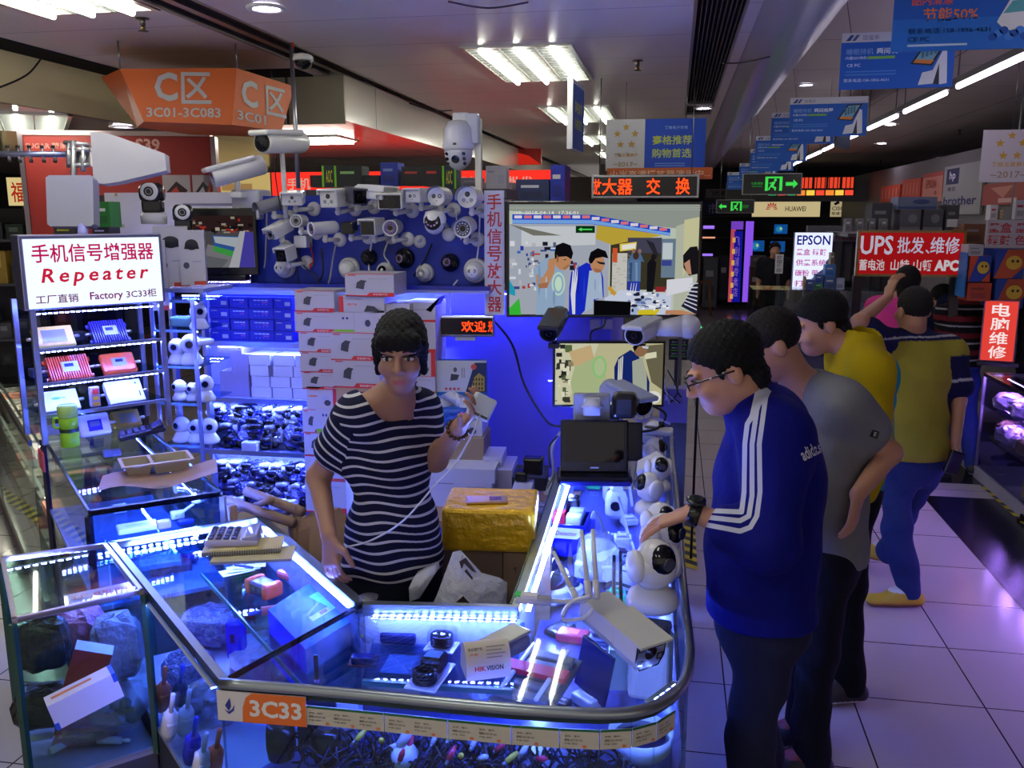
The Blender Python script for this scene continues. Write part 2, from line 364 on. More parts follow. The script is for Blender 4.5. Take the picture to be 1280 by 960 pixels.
m=MB(facefr(top[0],top[1],bot[0],bot[1]));m.text('C',-.085,.045,.115,.15,'paint',GL,.004,.03);m.text('区',.065,.04,.15,.165,'paint',GL,.004,.014);m.text('3C01-3C083',0,-.088,.37,.05,'paint',GL,.004,.02);m.build('lettering',t)
m=MB(facefr(top[1],top[2],bot[1],bot[2]));m.text('C',-.09,.03,.115,.14,'paint',GL,.004,.03);m.text('区',.10,.02,.15,.155,'paint',GL,.004,.014);m.text('3C01',-.08,-.09,.2,.05,'paint',GL,.004,.02);m.build('lettering',t)
rods(t,'hanger',[(p,(p.x,p.y,2.88-o.z))for p in(top[0],top[1],top[3])],.004)
BLU=(22,92,190)
def advert(M,label,W=.50,Hh=.255,first=False):
 t,m=sheet('hanging_advert',label,'advert',M,W,Hh,.004,BLU,'blue adverts hanging in a row')
 if not first:
  k=W/.5;m.push(Matrix.Scale(k,4))
  m.rect(-.25,.085,.25,.1275,'paint',(196,198,210),.0006)
  m.poly([(-.232,.092),(-.21,.118),(-.195,.118),(-.212,.092)],'paint',(40,60,130),.0012);m.poly([(-.205,.092),(-.185,.118),(-.17,.118),(-.188,.092)],'paint',(70,90,150),.0012)
  m.text('迈宝乐',-.12,.105,.075,.022,'paint',(60,66,120));m.rect(.08,.09,.235,.094,'paint',(140,150,180),.0012)
  m.text('睡眠待机',-.165,.043,.12,.028,'paint',(120,160,220));m.text('瞬间唤醒',-.03,.043,.12,.028,'paint',(225,232,245));m.text('内置SSD待机',-.18,.015,.095,.014,'paint',(205,215,240));m.rect(-.13,.008,-.01,.02,'paint',(130,190,80),.0008)
  m.text('CE FC',-.19,-.018,.06,.014,'paint',(215,225,245));m.text('联系电话:158-1856-4631',-.13,-.086,.2,.016,'paint',(190,205,235))
  for j in range(2):m.rect(-.225,-.05-j*.014,.0,-.044-j*.014,'paint',(70,130,210),.0008)
  m.poly([(.06,-.02),(.12,.075),(.215,.08),(.155,-.03)],'paint',(24,30,40),.0008)
  m.poly([(.072,-.015),(.127,.068),(.2,.072),(.148,-.022)],'paint',(120,170,190),.001);m.poly([(.072,-.015),(.083,.0),(.163,-.006),(.148,-.022)],'paint',(220,130,60),.0012)
  for j in range(4):m.rect(.105+j*.018,.005+j*.006,.118+j*.018,.055+j*.004,'paint',(70,120,140),.0012)
  m.poly([(.10,-.115),(.115,-.06),(.16,-.05),(.2,.045),(.215,.04),(.225,-.11),(.19,-.115),(.185,-.02),(.165,-.11)],'paint',(215,220,230),.001);m.poly([(.165,-.11),(.185,-.02),(.192,-.115)],'paint',(40,46,60),.0012)
 else:
  m.rect(-W/2,-Hh/2,W/2,-Hh/2+.12,'paint',(30,110,205),.0006);m.text('酷闪清漂',-.17,.06,.15,.04,'paint',(240,90,30));m.text('节能50%',-.10,.005,.20,.05,'paint',(235,120,40))
  m.text('联系电话:158-1856-4631',-.10,-.055,.30,.022,'paint',(225,235,250));m.text('CE FC',-.21,-.085,.08,.018,'paint',(230,240,250));m.rect(-.25,-.112,-.03,-.104,'paint',(190,215,240),.0008)
  m.poly([(.07,-.03),(.12,.07),(.3,.1),(.3,-.08),(.1,-.06)],'paint',(225,228,232),.0008);m.poly([(.09,-.0),(.12,.045),(.22,.055),(.22,.01)],'paint',(90,170,180),.0012);m.ell(.06,.09,.025,.03,'paint',(60,60,90),.0012)
  for j in range(14):m.ell(.06+j*.019,-.085+.012*((j*7)%3),.016,.014,'paint',(60,130,220)if j%2 else(20,80,170),.0014)
 m.build('print',t)
 h=MB();h.cyl((-W*.42,Hh/2,-.002),(-W*.42-.05,3.1-M.translation.z,-.002),.002,'metal',GREY,n=5);h.build('wire',t);h=MB();h.cyl((W*.42,Hh/2,-.002),(W*.42,3.1-M.translation.z,-.002),.002,'metal',GREY,n=5);h.build('wire',t)
 return t
P=py(1215,25,3.9);advert(FR((P.x+.02,3.9,P.z+.02),0),'nearest blue hanging advert with orange lettering and a white machine',.62,.26,True)
for i,(q,y,l)in enumerate([((1121,75),4.6,'blue hanging advert with a till screen, in front of the tube lights'),((1035,146),6.5,'third blue hanging advert, partly behind the green edge-on sign'),((1003,160),7.9,'fourth blue hanging advert in the receding row'),((976,186),9.6,'fifth blue hanging advert in the receding row'),((965,200),11.2,'sixth blue hanging advert in the receding row'),((948,216),12.6,'seventh blue hanging advert near the far end of the row'),((930,226),14.2,'farthest small blue hanging advert beyond the exit sign')]):
 P=py(q[0],q[1],y);advert(FR(P,-2),l)
def stars(m,cx,cy,r,col,z=.001):
 for k in range(5):
  a0=PI/2+2*PI*k/5;x,y=cx+r*math.cos(a0),cy+r*math.sin(a0);s=r*.42
  m.poly([(x+(s if j%2==0 else s*.42)*math.cos(a0+PI*j/5),y+(s if j%2==0 else s*.42)*math.sin(a0+PI*j/5))for j in range(10)],'paint',col,z)
GOLD=(190,145,40)
P=py(819,181,6.2);t,m=sheet('award_sign','hanging white and blue award sign with five gold stars above the red scrolling sign','sign',FR(P,0),.66,.335,.01,(205,205,210))
m.rect(-.07,-.1675,.33,.1675,'paint',(20,70,185),.0006);stars(m,-.195,.055,.062,GOLD);m.text('赛格五星商户',-.195,-.065,.16,.025,'paint',GOLD,.001);m.text('2017',-.195,-.125,.10,.03,'paint',(150,125,70),.001);m.text('~    ~',-.195,-.125,.16,.008,'paint',(150,125,70),.001)
YG=(190,205,60);m.text('赛格推荐',.11,.03,.26,.06,'paint',YG,.001,.025);m.text('购物首选',.11,-.055,.26,.06,'paint',YG,.001,.025);m.text('赛格电子市场',.135,.11,.15,.022,'paint',(150,175,225),.001);m.rect(-.0,-.125,.2,-.119,'paint',(110,140,215),.001);m.rect(-.0,-.14,.2,-.134,'paint',(110,140,215),.001);m.build('print',t)
h=MB();h.cyl((-.2,.1675,-.005),(-.2,2.88-P.z,-.005),.002,'metal',GREY,n=5);h.build('wire',t);h=MB();h.cyl((.2,.1675,-.005),(.2,2.88-P.z,-.005),.002,'metal',GREY,n=5);h.build('wire',t)
P=py(824,217,6.1);t,m=sheet('orange_banner','narrow orange banner with pale lettering above the red scrolling sign','banner',FR(P,0),.69,.075,.006,(196,92,40));m.text('小米高清播放器演示中...',0,0,.66,.045,'paint',(225,190,160),.001,.015);m.build('lettering',t)
P=py(1256,195,6.0);t,m=sheet('award_poster','white hanging award poster with five gold stars at the edge over the ink signs','sign',FR((P.x+.03,6.0,P.z),-3),.32,.31,.006,(186,178,186));stars(m,0,.055,.065,GOLD);m.text('赛格五星商户',0,-.05,.2,.03,'paint',GOLD,.001);m.text('~2017~',0,-.11,.2,.04,'paint',(150,125,90),.001);m.build('print',t)
h=MB();h.cyl((0,.155,-.003),(0,3.1-P.z,-.003),.002,'metal',GREY,n=5);h.build('wire',t)
P=pd(723,146,5.6);t,m=sheet('hanging_sign','thin blue sign with yellow lettering turned edge-on under the ceiling lights','sign',FR(P,86),.40,.42,.034,(196,196,202))
m.rect(-.19,-.205,.2,.18,'paint',(28,84,180),.0008);m.text('赛格推荐',0,.05,.25,.07,'paint',YG,.0012,.02);m.text('购物首选',0,-.05,.25,.07,'paint',YG,.0012,.02);m.build('print',t)
h=MB();h.cyl((-.19,.21,-.006),(-.19,2.88-P.z,-.006),.003,'metal',GREY,n=5);h.build('wire',t)
def ledtext(m,s,cx,cy,W,Hh,col=(255,66,20),g='glow:2.2',gap=.0105):
 m.text(s,cx,cy,W,Hh,g,col,.0015,.012)
P=py(806,233,6.0);t=thing('scrolling_sign','long red scrolling light sign above the big television','led sign',FR(P,0))
m=MB();m.box(-.35,-.075,-.06,.35,.075,0,'metal',(170,170,176),.004);m.build('case',t)
m=MB();m.rect(-.335,-.062,.335,.062,'gloss',(14,10,12),.001);m.build('display',t)
m=MB();ledtext(m,'放',-.31,0,.05,.1);ledtext(m,'大器',-.18,0,.2,.105);ledtext(m,'交',.055,0,.09,.105);ledtext(m,'换',.245,0,.09,.105);m.build('lettering',t)
h=MB();h.cyl((-.3,.075,-.03),(-.3,2.88-P.z,-.03),.004,'metal',GREY,n=5);h.build('hanger',t);h=MB();h.cyl((.3,.075,-.03),(.3,2.88-P.z,-.03),.004,'metal',GREY,n=5);h.build('hanger',t)
def exit_sign(M,label,right=True,W=.52,Hh=.19):
 t=thing('exit_sign',label,'exit sign',M,'green exit signs');s=1 if right else-1
 m=MB();m.box(-W/2,-Hh/2,-.03,W/2,Hh/2,0,'paint',(150,152,150),.003);m.build('case',t)
 m=MB();m.rect(-W/2+.008,-Hh/2+.008,W/2-.008,Hh/2-.008,'gloss',(8,14,10),.001);m.build('panel',t)
 g=(70,240,90);m=MB();G='glow:.8'
 m.poly([(s*.12,.016),(s*.185,.016),(s*.185,.04),(s*.225,0),(s*.185,-.04),(s*.185,-.016),(s*.12,-.016)],G,g,.0016)
 m.poly([(-.06,.065),(.09,.065),(.09,-.06),(.065,-.06),(.065,.05),(-.035,.05),(-.035,-.06),(-.06,-.06)],G,g,.0016)
 m.ell(.028,.035,.012,.012,G,g,.0018);m.poly([(.015,.022),(.03,.018),(.012,-.018),(.038,-.03),(.035,-.058),(.022,-.055),(.022,-.04),(-.01,-.025),(-.022,-.055),(-.035,-.05),(-.012,-.01),(-.002,.01),(-.02,.0),(-.025,.008)],G,g,.002)
 m.text('疏散通道',-.13*s,.006,.1,.022,G,(40,150,60),.0016);m.rect(-.13*s-.045,-.025,-.13*s+.045,-.015,G,(30,110,45),.0016);m.build('symbol',t)
 h=MB();h.cyl((-W*.4,Hh/2,-.015),(-W*.4,3.0-M.translation.z,-.015),.003,'metal',GREY,n=5);h.build('hanger',t);h=MB();h.cyl((W*.4,Hh/2,-.015),(W*.4,3.0-M.translation.z,-.015),.003,'metal',GREY,n=5);h.build('hanger',t)
exit_sign(FR(py(965,230,8.5),0),'hanging green exit sign with an arrow, crossed by the tube line')
exit_sign(FR(py(919,258,13.0),0),'farther dim green exit sign beside the pale phone shop sign',False)
P=pd(1056,158,6.2);t,m=sheet('hanging_sign','dark sign with a green plant turned edge-on among the blue adverts','sign',FR(P,66),.36,.30,.02,(60,66,80));m.rect(-.17,-.14,.17,.14,'paint',(20,40,70),.001)
for k in range(9):m.ell(.09*math.cos(k*.7)*(k%3)/2,-.05+.024*k*.7,.05,.012,'paint',(30,120,80),.0014)
m.build('print',t);h=MB();h.cyl((-.15,.15,-.01),(-.15,3.1-P.z,-.01),.006,'metal',(110,108,110),n=6);h.build('hanger',t);h=MB();h.cyl((.15,.15,-.01),(.15,3.1-P.z,-.01),.006,'metal',(110,108,110),n=6);h.build('hanger',t)
# ================================================================ glass counters
ZT=.95
GE=(96,150,130)
def led(name,a,bb,parent,w=.007,s=26,col=LEDW,beads=True):
 """strip of small light diodes between two points"""
 m=MB();a=Vector(a);bb=Vector(bb);d=bb-a;n=max(2,int(d.length/.022));c=tuple(int(255*min(1,(x if x<=.0031 else 1.055*x**(1/2.4)-.055)))for x in col)
 q=d.to_track_quat('X','Z').to_matrix().to_4x4()
 m.push(T(a)@q)
 if beads:m.box(0,-w*.8,0,d.length,w*.8,.002,'paint',(210,212,216))
 else:m.box(0,-w*.62,-.002,d.length,-w*.5,.003,'metal',(210,212,216));m.box(0,w*.5,-.002,d.length,w*.62,.003,'metal',(210,212,216))
 for i in range(n):x=(i+.5)*d.length/n;m.box(x-.006,-w/2,-.004,x+.006,w/2,0,'glow:%g'%(s*K_LED),c)
 m.pop();return m.build(name,parent)
def V2(v):return(v.x,v.y)
outer=[V2(pz(x,y,ZT))for x,y in[(275,852),(380,860),(480,869),(560,877),(640,884),(700,888),(750,890),(790,888),(820,880),(843,866),(857,846),(862,820),(861,795)]]
outer+=[V2(pz(x,y,ZT))for x,y in[(853,720),(845,620),(839,560)]]
inner=[V2(pz(x,y,ZT))for x,y in[(456,752),(640,757)]]+[V2(pz(x,y,ZT))for x,y in[(668,675),(697,590)]]
far_o=(outer[-1][0],4.25);far_i=(inner[-1][0],4.25)
poly=outer+[far_o,far_i]+inner[::-1]
def offs(pl,d):
 out=[]
 for i,p in enumerate(pl):
  a=Vector(pl[max(i-1,0)]);c=Vector(pl[min(i+1,len(pl)-1)]);t=(c-a).normalized();out.append((p[0]-t.y*d,p[1]+t.x*d))
 return out
def wallstrip(m,pl,z0,z1,th,mat,col):
 o2=offs(pl,th);n=len(pl)
 for i in range(n-1):
  m.prism([pl[i],pl[i+1],o2[i+1],o2[i]],z0,z1,mat,col)
def rail(m,pl,z,r,mat,col,sq=None):
 m.tube([(p[0],p[1],z)for p in pl],r,mat,col,n=8,res=3)
main=thing('display_counter','rounded glass counter of cameras lit blue from inside','display counter',T(0,0,0))
m=MB();m.prism(poly,ZT-.006,ZT,'glass',(236,244,244));m.build('glass_top',main)
m=MB();wallstrip(m,outer+[far_o],.60,ZT-.012,.005,'glass',(214,232,240));m.build('front_glass',main)
m=MB();rail(m,outer+[far_o],ZT-.004,.013,'metal',(150,158,166));wallstrip(m,offs(outer+[far_o],.002),ZT-.03,ZT-.008,.006,'gloss',(26,52,50));m.build('front_rail',main)
m=MB();wallstrip(m,inner+[far_i],ZT-.03,ZT+.004,-.028,'metal',(150,160,160));wallstrip(m,inner[1:],ZT-.028,ZT+.006,.006,'gloss',(40,74,66));m.build('inner_rail',main)
m=MB();wallstrip(m,inner+[far_i],.60,ZT-.03,-.004,'paint',(170,176,200));m.build('back_panel',main)
dk=offs(outer,.012)+[(far_o[0]-.012,far_o[1]),(far_i[0]+.03,far_i[1])]+[(p[0]+(.02 if i>=1 else .02),p[1]-(.02 if i<2 else 0))for i,p in reversed(list(enumerate(inner)))]
m=MB();m.prism(dk,.655,.67,'gloss',(84,88,150));m.build('deck',main)
m=MB();m.prism(dk,.0,.655,'paint',(60,62,80));m.build('plinth',main)
fi=[(inner[0][0]+.03,inner[0][1]-.035),(inner[1][0]+.02,inner[1][1]-.035)]
led('led_strip',(fi[0][0],fi[0][1],.925),(fi[1][0],fi[1][1],.925),main,s=24,col=LED,beads=False)
led('led_strip',(inner[1][0]+.04,inner[1][1]+.03,.925),(inner[3][0]+.04,inner[3][1]+.6,.925),main,w=.014,s=20,beads=False)
led('led_strip',(-.03,1.865,.915),(.035,1.97,.915),main,s=24)  # short strip added at the rounded corner to brighten the housing inside
led('led_strip',(outer[-3][0]-.03,outer[-3][1]+.05,.92),(far_o[0]-.03,far_o[1]-.1,.92),main,s=22,col=LED)
led('led_strip',(outer[1][0],outer[1][1]+.03,.93),(outer[6][0],outer[6][1]+.03,.93),main,s=12,col=LED)
D0=outer[0];D1=V2(pz(135,678,ZT));I0=inner[0];I1=V2(pz(330,645,ZT))
diag=thing('display_counter','glass counter of tools and network testers with a calculator on top','display counter',T(0,0,0))
dp=[D0,D1,I1,I0][::-1]
m=MB();m.prism(dp,ZT-.006,ZT,'glass',(236,244,244));m.build('glass_top',diag)
m=MB();wallstrip(m,[D1,D0],.50,ZT-.006,.005,'glass',(214,232,240));wallstrip(m,[D0,(D0[0]*.05+I0[0]*.95,D0[1]*.05+I0[1]*.95)],.64,ZT-.008,.003,'glass',(214,232,240));m.build('front_glass',diag)
m=MB();wallstrip(m,[D1,D0],ZT-.024,ZT+.003,.02,'metal',(150,156,150));wallstrip(m,[I0,I1],ZT-.03,ZT+.004,.03,'metal',(140,150,150));wallstrip(m,[I1,D1],ZT-.02,ZT+.003,.018,'metal',(150,156,160));wallstrip(m,[D0,I0],ZT-.014,ZT+.001,.004,'gloss',(20,30,34));m.build('rails',diag)
m=MB();wallstrip(m,[I0,I1],.5,ZT-.03,.004,'paint',(120,126,170));wallstrip(m,[I1,D1],.5,ZT-.02,.004,'glass',(214,230,240));m.build('back_panel',diag)
m=MB();m.prism(dp,.505,.52,'paint',(190,190,214));m.prism(dp,0,.505,'paint',(50,52,70));m.build('plinth',diag)
def mixp(p,q,t):return(p[0]+(q[0]-p[0])*t,p[1]+(q[1]-p[1])*t)
sh=[mixp(D0,I0,.55),mixp(D1,I1,.55),I1,I0]
m=MB();m.prism([sh[0],sh[3],sh[2],sh[1]],.775,.781,'glass',(190,226,230));wallstrip(m,[sh[1],sh[0]],.770,.784,.006,'gloss',(60,120,120));m.build('shelf',diag)
a=mixp(I0,I1,.06);c=mixp(I0,I1,.96);nx=((D0[0]-I0[0])*.07,(D0[1]-I0[1])*.07)
led('led_strip',(a[0]+nx[0],a[1]+nx[1],.93),(c[0]+nx[0],c[1]+nx[1],.93),diag,s=40,col=LED,beads=False)
led('led_strip',(*mixp(D0,D1,.05),.91),(*mixp(D0,D1,.95),.91),diag,s=16,col=LED)  # front-edge strip added to brighten the dim inside of this counter
a=mixp(D1,I1,.12);c=mixp(D1,I1,.9);led('led_strip',(a[0]+.05,a[1]-.05,.925),(c[0]+.05,c[1]-.05,.925),diag,s=34)
C=[V2(pz(15,775,ZT)),V2(pz(180,738,ZT)),V2(pz(133,679,ZT)),V2(pz(0,697,ZT))]
low=thing('display_case','small glass case of bagged parts with a white and blue box inside','display case',T(0,0,0))
m=MB();m.prism(C,ZT-.006,ZT,'glass',(236,244,244));m.build('glass_top',low)
m=MB();wallstrip(m,[C[0],C[1]],.45,ZT-.006,.005,'glass',(214,232,230));m.build('front_glass',low)
m=MB();wallstrip(m,[C[3],C[0]],.45,ZT-.006,.005,'glass',(214,232,230));wallstrip(m,[C[2],C[3]],.45,ZT-.006,.005,'glass',(214,232,230));m.build('side_glass',low)
m=MB()
for i in range(4):wallstrip(m,[C[i],C[(i+1)%4]],ZT-.012,ZT+.003,.012,'metal',(196,186,196))
for i in(0,1,3):m.box(C[i][0]-.008,C[i][1]-.008,.44,C[i][0]+.008,C[i][1]+.008,ZT-.012,'gloss',(30,66,52))
m.build('frame',low)
m=MB();m.prism(C,.44,.46,'paint',(150,146,160));m.prism(C,0,.44,'paint',(70,68,80));m.build('plinth',low)
a=mixp(C[2],C[1],.1);c=mixp(C[3],C[0],.12);led('led_strip',(C[2][0]-.03,C[2][1]-.05,.93),(C[3][0]+.05,C[3][1]-.04,.93),low,s=22)
ZC=1.05
K=[V2(pz(110,640,ZC)),V2(pz(278,615,ZC))];dr=Vector((-.853,.88,0)).normalized()*1.22
K+=[(K[1][0]+dr.x,K[1][1]+dr.y),(K[0][0]+dr.x,K[0][1]+dr.y)]
tall=thing('display_case','long glass case with black edges under the repeater shelf, a food tray on top','display case',T(0,0,0))
m=MB();m.prism(K,ZC-.006,ZC,'glass',(230,242,246));m.build('glass_top',tall)
m=MB();wallstrip(m,[K[0],K[1]],.5,ZC-.006,.005,'glass',(214,230,240));m.build('front_glass',tall)
m=MB();wallstrip(m,[K[3],K[0]],.3,ZC-.006,.005,'glass',(220,230,230));wallstrip(m,[K[1],K[2]],.3,ZC-.006,.005,'glass',(214,230,240));m.build('side_glass',tall)
m=MB();wallstrip(m,[K[0],K[1]],ZC-.016,ZC+.002,.012,'gloss',(14,14,40));wallstrip(m,[K[3],K[0]],ZC-.012,ZC+.002,.008,'gloss',(30,50,60));wallstrip(m,[K[1],K[2]],ZC-.012,ZC+.002,.008,'gloss',(30,50,60))
for i in(0,1,3):m.box(K[i][0]-.009,K[i][1]-.009,.3,K[i][0]+.009,K[i][1]+.009,ZC-.016,'gloss',(20,20,44)if i!=1 else(150,156,180))
m.build('frame',tall)
m=MB();m.prism([mixp(K[0],K[1],.02),mixp(K[0],K[1],.98),mixp(K[3],K[2],.98),mixp(K[3],K[2],.02)],.855,.861,'glass',(196,222,236));m.build('shelf',tall)
m=MB();m.prism(K,.70,.715,'paint',(176,180,220));m.prism(K,.28,.30,'paint',(140,140,160));m.prism(K,0,.28,'paint',(60,60,76));m.build('plinth',tall)
a=mixp(K[0],K[1],.04);c=mixp(K[0],K[1],.8);led('led_strip',(a[0]-.05,a[1]+.06,1.03),(c[0]-.05,c[1]+.06,1.03),tall,s=60)
a=mixp(K[1],K[2],.08);c=mixp(K[1],K[2],.9);led('led_strip',(a[0]-.05,a[1]-.05,1.03),(c[0]-.05,c[1]-.05,1.03),tall,s=40,col=LED)
Ac,Bc=Vector((*outer[0],0)),Vector((*outer[1],0));yw=math.degrees(math.atan2(Bc.y-Ac.y,Bc.x-Ac.x))
P=(Ac+Bc)/2+Vector((0,-.008,.895));W=(Bc-Ac).length*1.06
t=thing('counter_number_plate','white and orange counter number plate on the front glass','sign',FR(P,yw))
m=MB();m.box(-W/2,-.037,-.003,W/2,.037,0,'paint',(216,212,214));m.build('plate',t)
m=MB();m.poly([(-W*.22,-.037),(W/2,-.037),(W/2,.037),(-W*.10,.037),(-W*.17,.025),(-W*.21,.0)],'paint',(226,110,34),.0006);m.text('3C33',W*.16,0,W*.58,.042,'paint',(228,226,228),.0012,.03)
m.poly([(-W*.41,.002),(-W*.35,.022),(-W*.34,.0),(-W*.37,-.012)],'paint',(30,50,140),.001);m.poly([(-W*.42,-.008),(-W*.37,-.02),(-W*.31,-.01),(-W*.30,.006),(-W*.33,-.006),(-W*.37,-.013)],'paint',(30,50,140),.001);m.build('lettering',t)
def strip_label(i0,i1,label):
 a=Vector((*offs(outer,-.004)[i0],0));c=Vector((*offs(outer,-.004)[i1],0));w=(c-a).length;yw=math.degrees(math.atan2(c.y-a.y,c.x-a.x))
 t=thing('price_ticket',label,'ticket',FR((a+c)/2+Vector((0,0,.885)),yw),'paper tickets along the counter front')
 m=MB();m.box(-w/2+.001,-.022,-.001,w/2-.001,.025,.0005,'card',(196,190,176));m.build('paper',t)
 m=MB();m.rect(-w/2+.001,.019,w/2-.001,.025,'paint',(20,96,60),.001)
 for k in range(max(1,int(w/.06))):
  x=-w/2+.008+k*.06;m.text('型号:   售价:',x+.02,.008,.034,.0045,'paint',(90,84,80),.001);m.text('规格 DC12V-2A',x+.022,-.001,.04,.006,'paint',(60,56,56),.001);m.text('产地: 深圳',x+.016,-.010,.028,.0045,'paint',(90,84,80),.001);m.ell(x+.046,-.016,.005,.004,'paint',(206,120,90),.001,n=10)
 m.build('lettering',t)
strip_label(1,2,'paper ticket beside the orange counter number plate')
for i,l in zip(range(2,9),['second paper ticket from the number plate','third paper ticket from the number plate','paper ticket at the middle of the counter front','fifth paper ticket from the number plate','sixth paper ticket, before the counter starts to curve','seventh paper ticket, where the counter begins to curve','last paper ticket on the rounded counter corner']):strip_label(i,i+1,l)
# ================================================================ repeater shelf with its light box
A=pz(57,556,ZC);B=pz(212,531,ZC);yawS=math.degrees(math.atan2(B.y-A.y,B.x-A.x));SW=(B-A).length
def zat(x,y,P):r=ray(x,y);return CAM_H+r.z*math.hypot(P.x,P.y)/math.hypot(r.x,r.y)
zs=[zat(50,520,A),zat(47,480,A),zat(43,437,A)];z1=zat(40,388,A);z2=zat(30,297,A)
S=ST((A.x,A.y,0),yawS);SD=.26
def onS(x,y,z):return S@Vector((x,y,z))
t=thing('shelf_unit','narrow metal and glass shelf unit of signal repeaters standing on the long case','shelf',S)
for x in(0,SW):boxes(t,'post',[(x-.011,-.008,ZC,x+.011,.012,z1+.03),(x-.01,SD-.01,ZC,x+.01,SD+.01,z1+.03)],'metal',(190,192,206))
for z in zs:m=MB();m.box(.0,-.005,z-.014,SW,.008,z,'metal',(176,184,200));m.box(.0,.0,z-.008,SW,SD,z-.002,'glass',(200,220,236));m.build('shelf',t)
m=MB();m.box(0,SD,ZC,SW,SD+.006,z1,'glass',(190,200,226));m.build('back_panel',t)
for z in zs[1:]+[z1]:led('led_strip',(.02,.03,z-.018),(SW-.02,.03,z-.018),t,s=14,col=LED)
t=thing('light_box_sign','glowing white light box with red lettering on top of the repeater shelf','sign',S@T(0,0,0))
m=MB();m.box(-.03,-.012,z1,SW+.02,.09,z2+.01,'metal',(160,160,200),.004);m.build('case',t)
LM=T(SW/2-.004,-.014,(z1+z2)/2)@R('X',90);lw=SW+.02;lh=z2-z1-.012
m=MB(LM);m.rect(-lw/2,-lh/2,lw/2,lh/2,'glow:1.25',(226,240,255),.001);m.build('screen',t)
m=MB(LM);PK=(214,20,96);RK=(226,36,70);GB='glow:.75'
m.text('手机信号增强器',0,lh*.29,lw*.9,lh*.27,GB,PK,.003,.018);m.text('Repeater',.0,-lh*.06,lw*.80,lh*.27,GB,RK,.003,.02,.2,sp=1.35);m.text('工厂直销',-lw*.30,-lh*.37,lw*.30,lh*.13,GB,(120,20,110),.003,.016);m.text('Factory',lw*.06,-lh*.375,lw*.25,lh*.15,GB,(150,20,120),.003,.02);m.text('3C33柜',lw*.33,-lh*.36,lw*.24,lh*.13,GB,(130,20,120),.003,.016);m.build('lettering',t)
def repeater(label,x,z,W,Hh,col,style=0,tilt=38,y=.06,roll=0):
 t=thing('signal_repeater',label,'signal repeater',S@T(x,y,z)@R('Z',roll)@R('X',90-tilt)@T(0,Hh/2,0),'signal repeaters on the shelf unit')
 m=MB();mat='gloss'
 if style==1:
  m.box(-W/2,-Hh/2,-.025,W/2,Hh/2,-.008,mat,col)
  n=int(W/.010)
  for i in range(n):m.box(-W/2+i*W/n,-Hh/2-.006,-.03,-W/2+(i+.5)*W/n,Hh/2+.006,.004,mat,col)
  for s in(-1,1):m.box(s*W/2-.012,-Hh/2,-.025,s*W/2+.012,-Hh/2+.02,-.018,mat,col);m.box(s*W/2-.012,Hh/2-.02,-.025,s*W/2+.012,Hh/2,-.018,mat,col)
 else:m.box(-W/2,-Hh/2,-.03,W/2,Hh/2,0,mat,col,.012 if style in(2,3)else .004)
 m.build('body',t)
 m=MB()
 if style==1:m.rect(-W*.18,-Hh*.22,W*.22,Hh*.25,'gloss',(190,190,225),.006);m.rect(-W*.12,.0,W*.1,Hh*.16,'gloss',(50,50,140),.007)
 elif style==2:m.rect(-W*.2,-Hh*.2,W*.22,Hh*.2,'gloss',(150,150,170),.0015);m.rect(-W*.10,-Hh*.0,W*.12,Hh*.13,'gloss',(10,10,20),.0025)
 elif style==3:m.rect(-W*.22,-Hh*.3,W*.22,Hh*.2,'gloss',(20,24,190),.0015);m.rect(-W*.16,-Hh*.1,W*.16,Hh*.14,'gloss',(80,90,160),.0025)
 elif style==4:m.ell(-W*.1,Hh*.1,W*.12,Hh*.06,'gloss',(120,220,210),.0015);m.rect(W*.02,Hh*.08,W*.16,Hh*.12,'gloss',(120,220,210),.0015)
 elif style==5:m.rect(W*.36,-Hh*.3,W*.4,-Hh*.05,'gloss',(30,110,140),.0015);m.ell(W*.34,Hh*.3,.005,.005,'gloss',(30,160,150),.0015)
 else:m.rect(-W*.3,-Hh*.3,W*.3,Hh*.3,'gloss',(235,238,240)if style==0 else(150,140,120),.0015)
 m.build('label_panel',t)
 for s in(-1,1):m=MB();m.cyl((s*W/2,0,-.015),(s*(W/2+.025),0,-.015),.006,'metal',(220,216,205));m.cyl((s*(W/2+.012),0,-.015),(s*(W/2+.018),0,-.015),.0085,'metal',(220,216,205),n=6);m.build('connector',t)
 return t
repeater('pale yellow smooth repeater on the top shelf under the light box',.10,zs[2],.16,.10,(255,206,96),6)
repeater('dark ridged repeater with a glowing pale label on the top shelf',.33,zs[2],.15,.10,(70,60,130),1);
repeater('orange ridged finned repeater on the second shelf',.15,zs[1],.17,.105,(236,96,56),1)
repeater('smooth orange repeater with a dark display on the second shelf',.36,zs[1],.15,.105,(232,92,40),2)
repeater('white repeater with a turquoise mark behind the green bottle',.10,zs[0],.15,.10,(240,236,250),4)
repeater('large white repeater at the far end of the third shelf',.37,zs[0],.16,.115,(244,244,255),5,y=.04)
repeater('ribbed pale repeater with a blue display beside the green bottle',.22,ZC,.135,.10,(226,214,230),3,tilt=25,y=.03)
repeater('small gold repeater lying behind the black calculator',.39,ZC,.12,.085,(190,156,70),6,tilt=40,y=.11)
t=thing('small_box','little upright box with red and gold marks between two white repeaters','box',S@T(.23,.05,zs[0]))
m=MB();m.box(-.018,-.012,0,.018,.02,.085,'card',(190,170,200));m.push(T(0,-.0125,0)@R('X',90));m.rect(-.012,.055,.012,.078,'paint',(230,60,50),.001);m.rect(-.012,.03,.012,.045,'paint',(236,190,60),.001);m.rect(-.014,.005,.014,.018,'paint',(236,180,50),.001);m.pop();m.build('box_body',t)
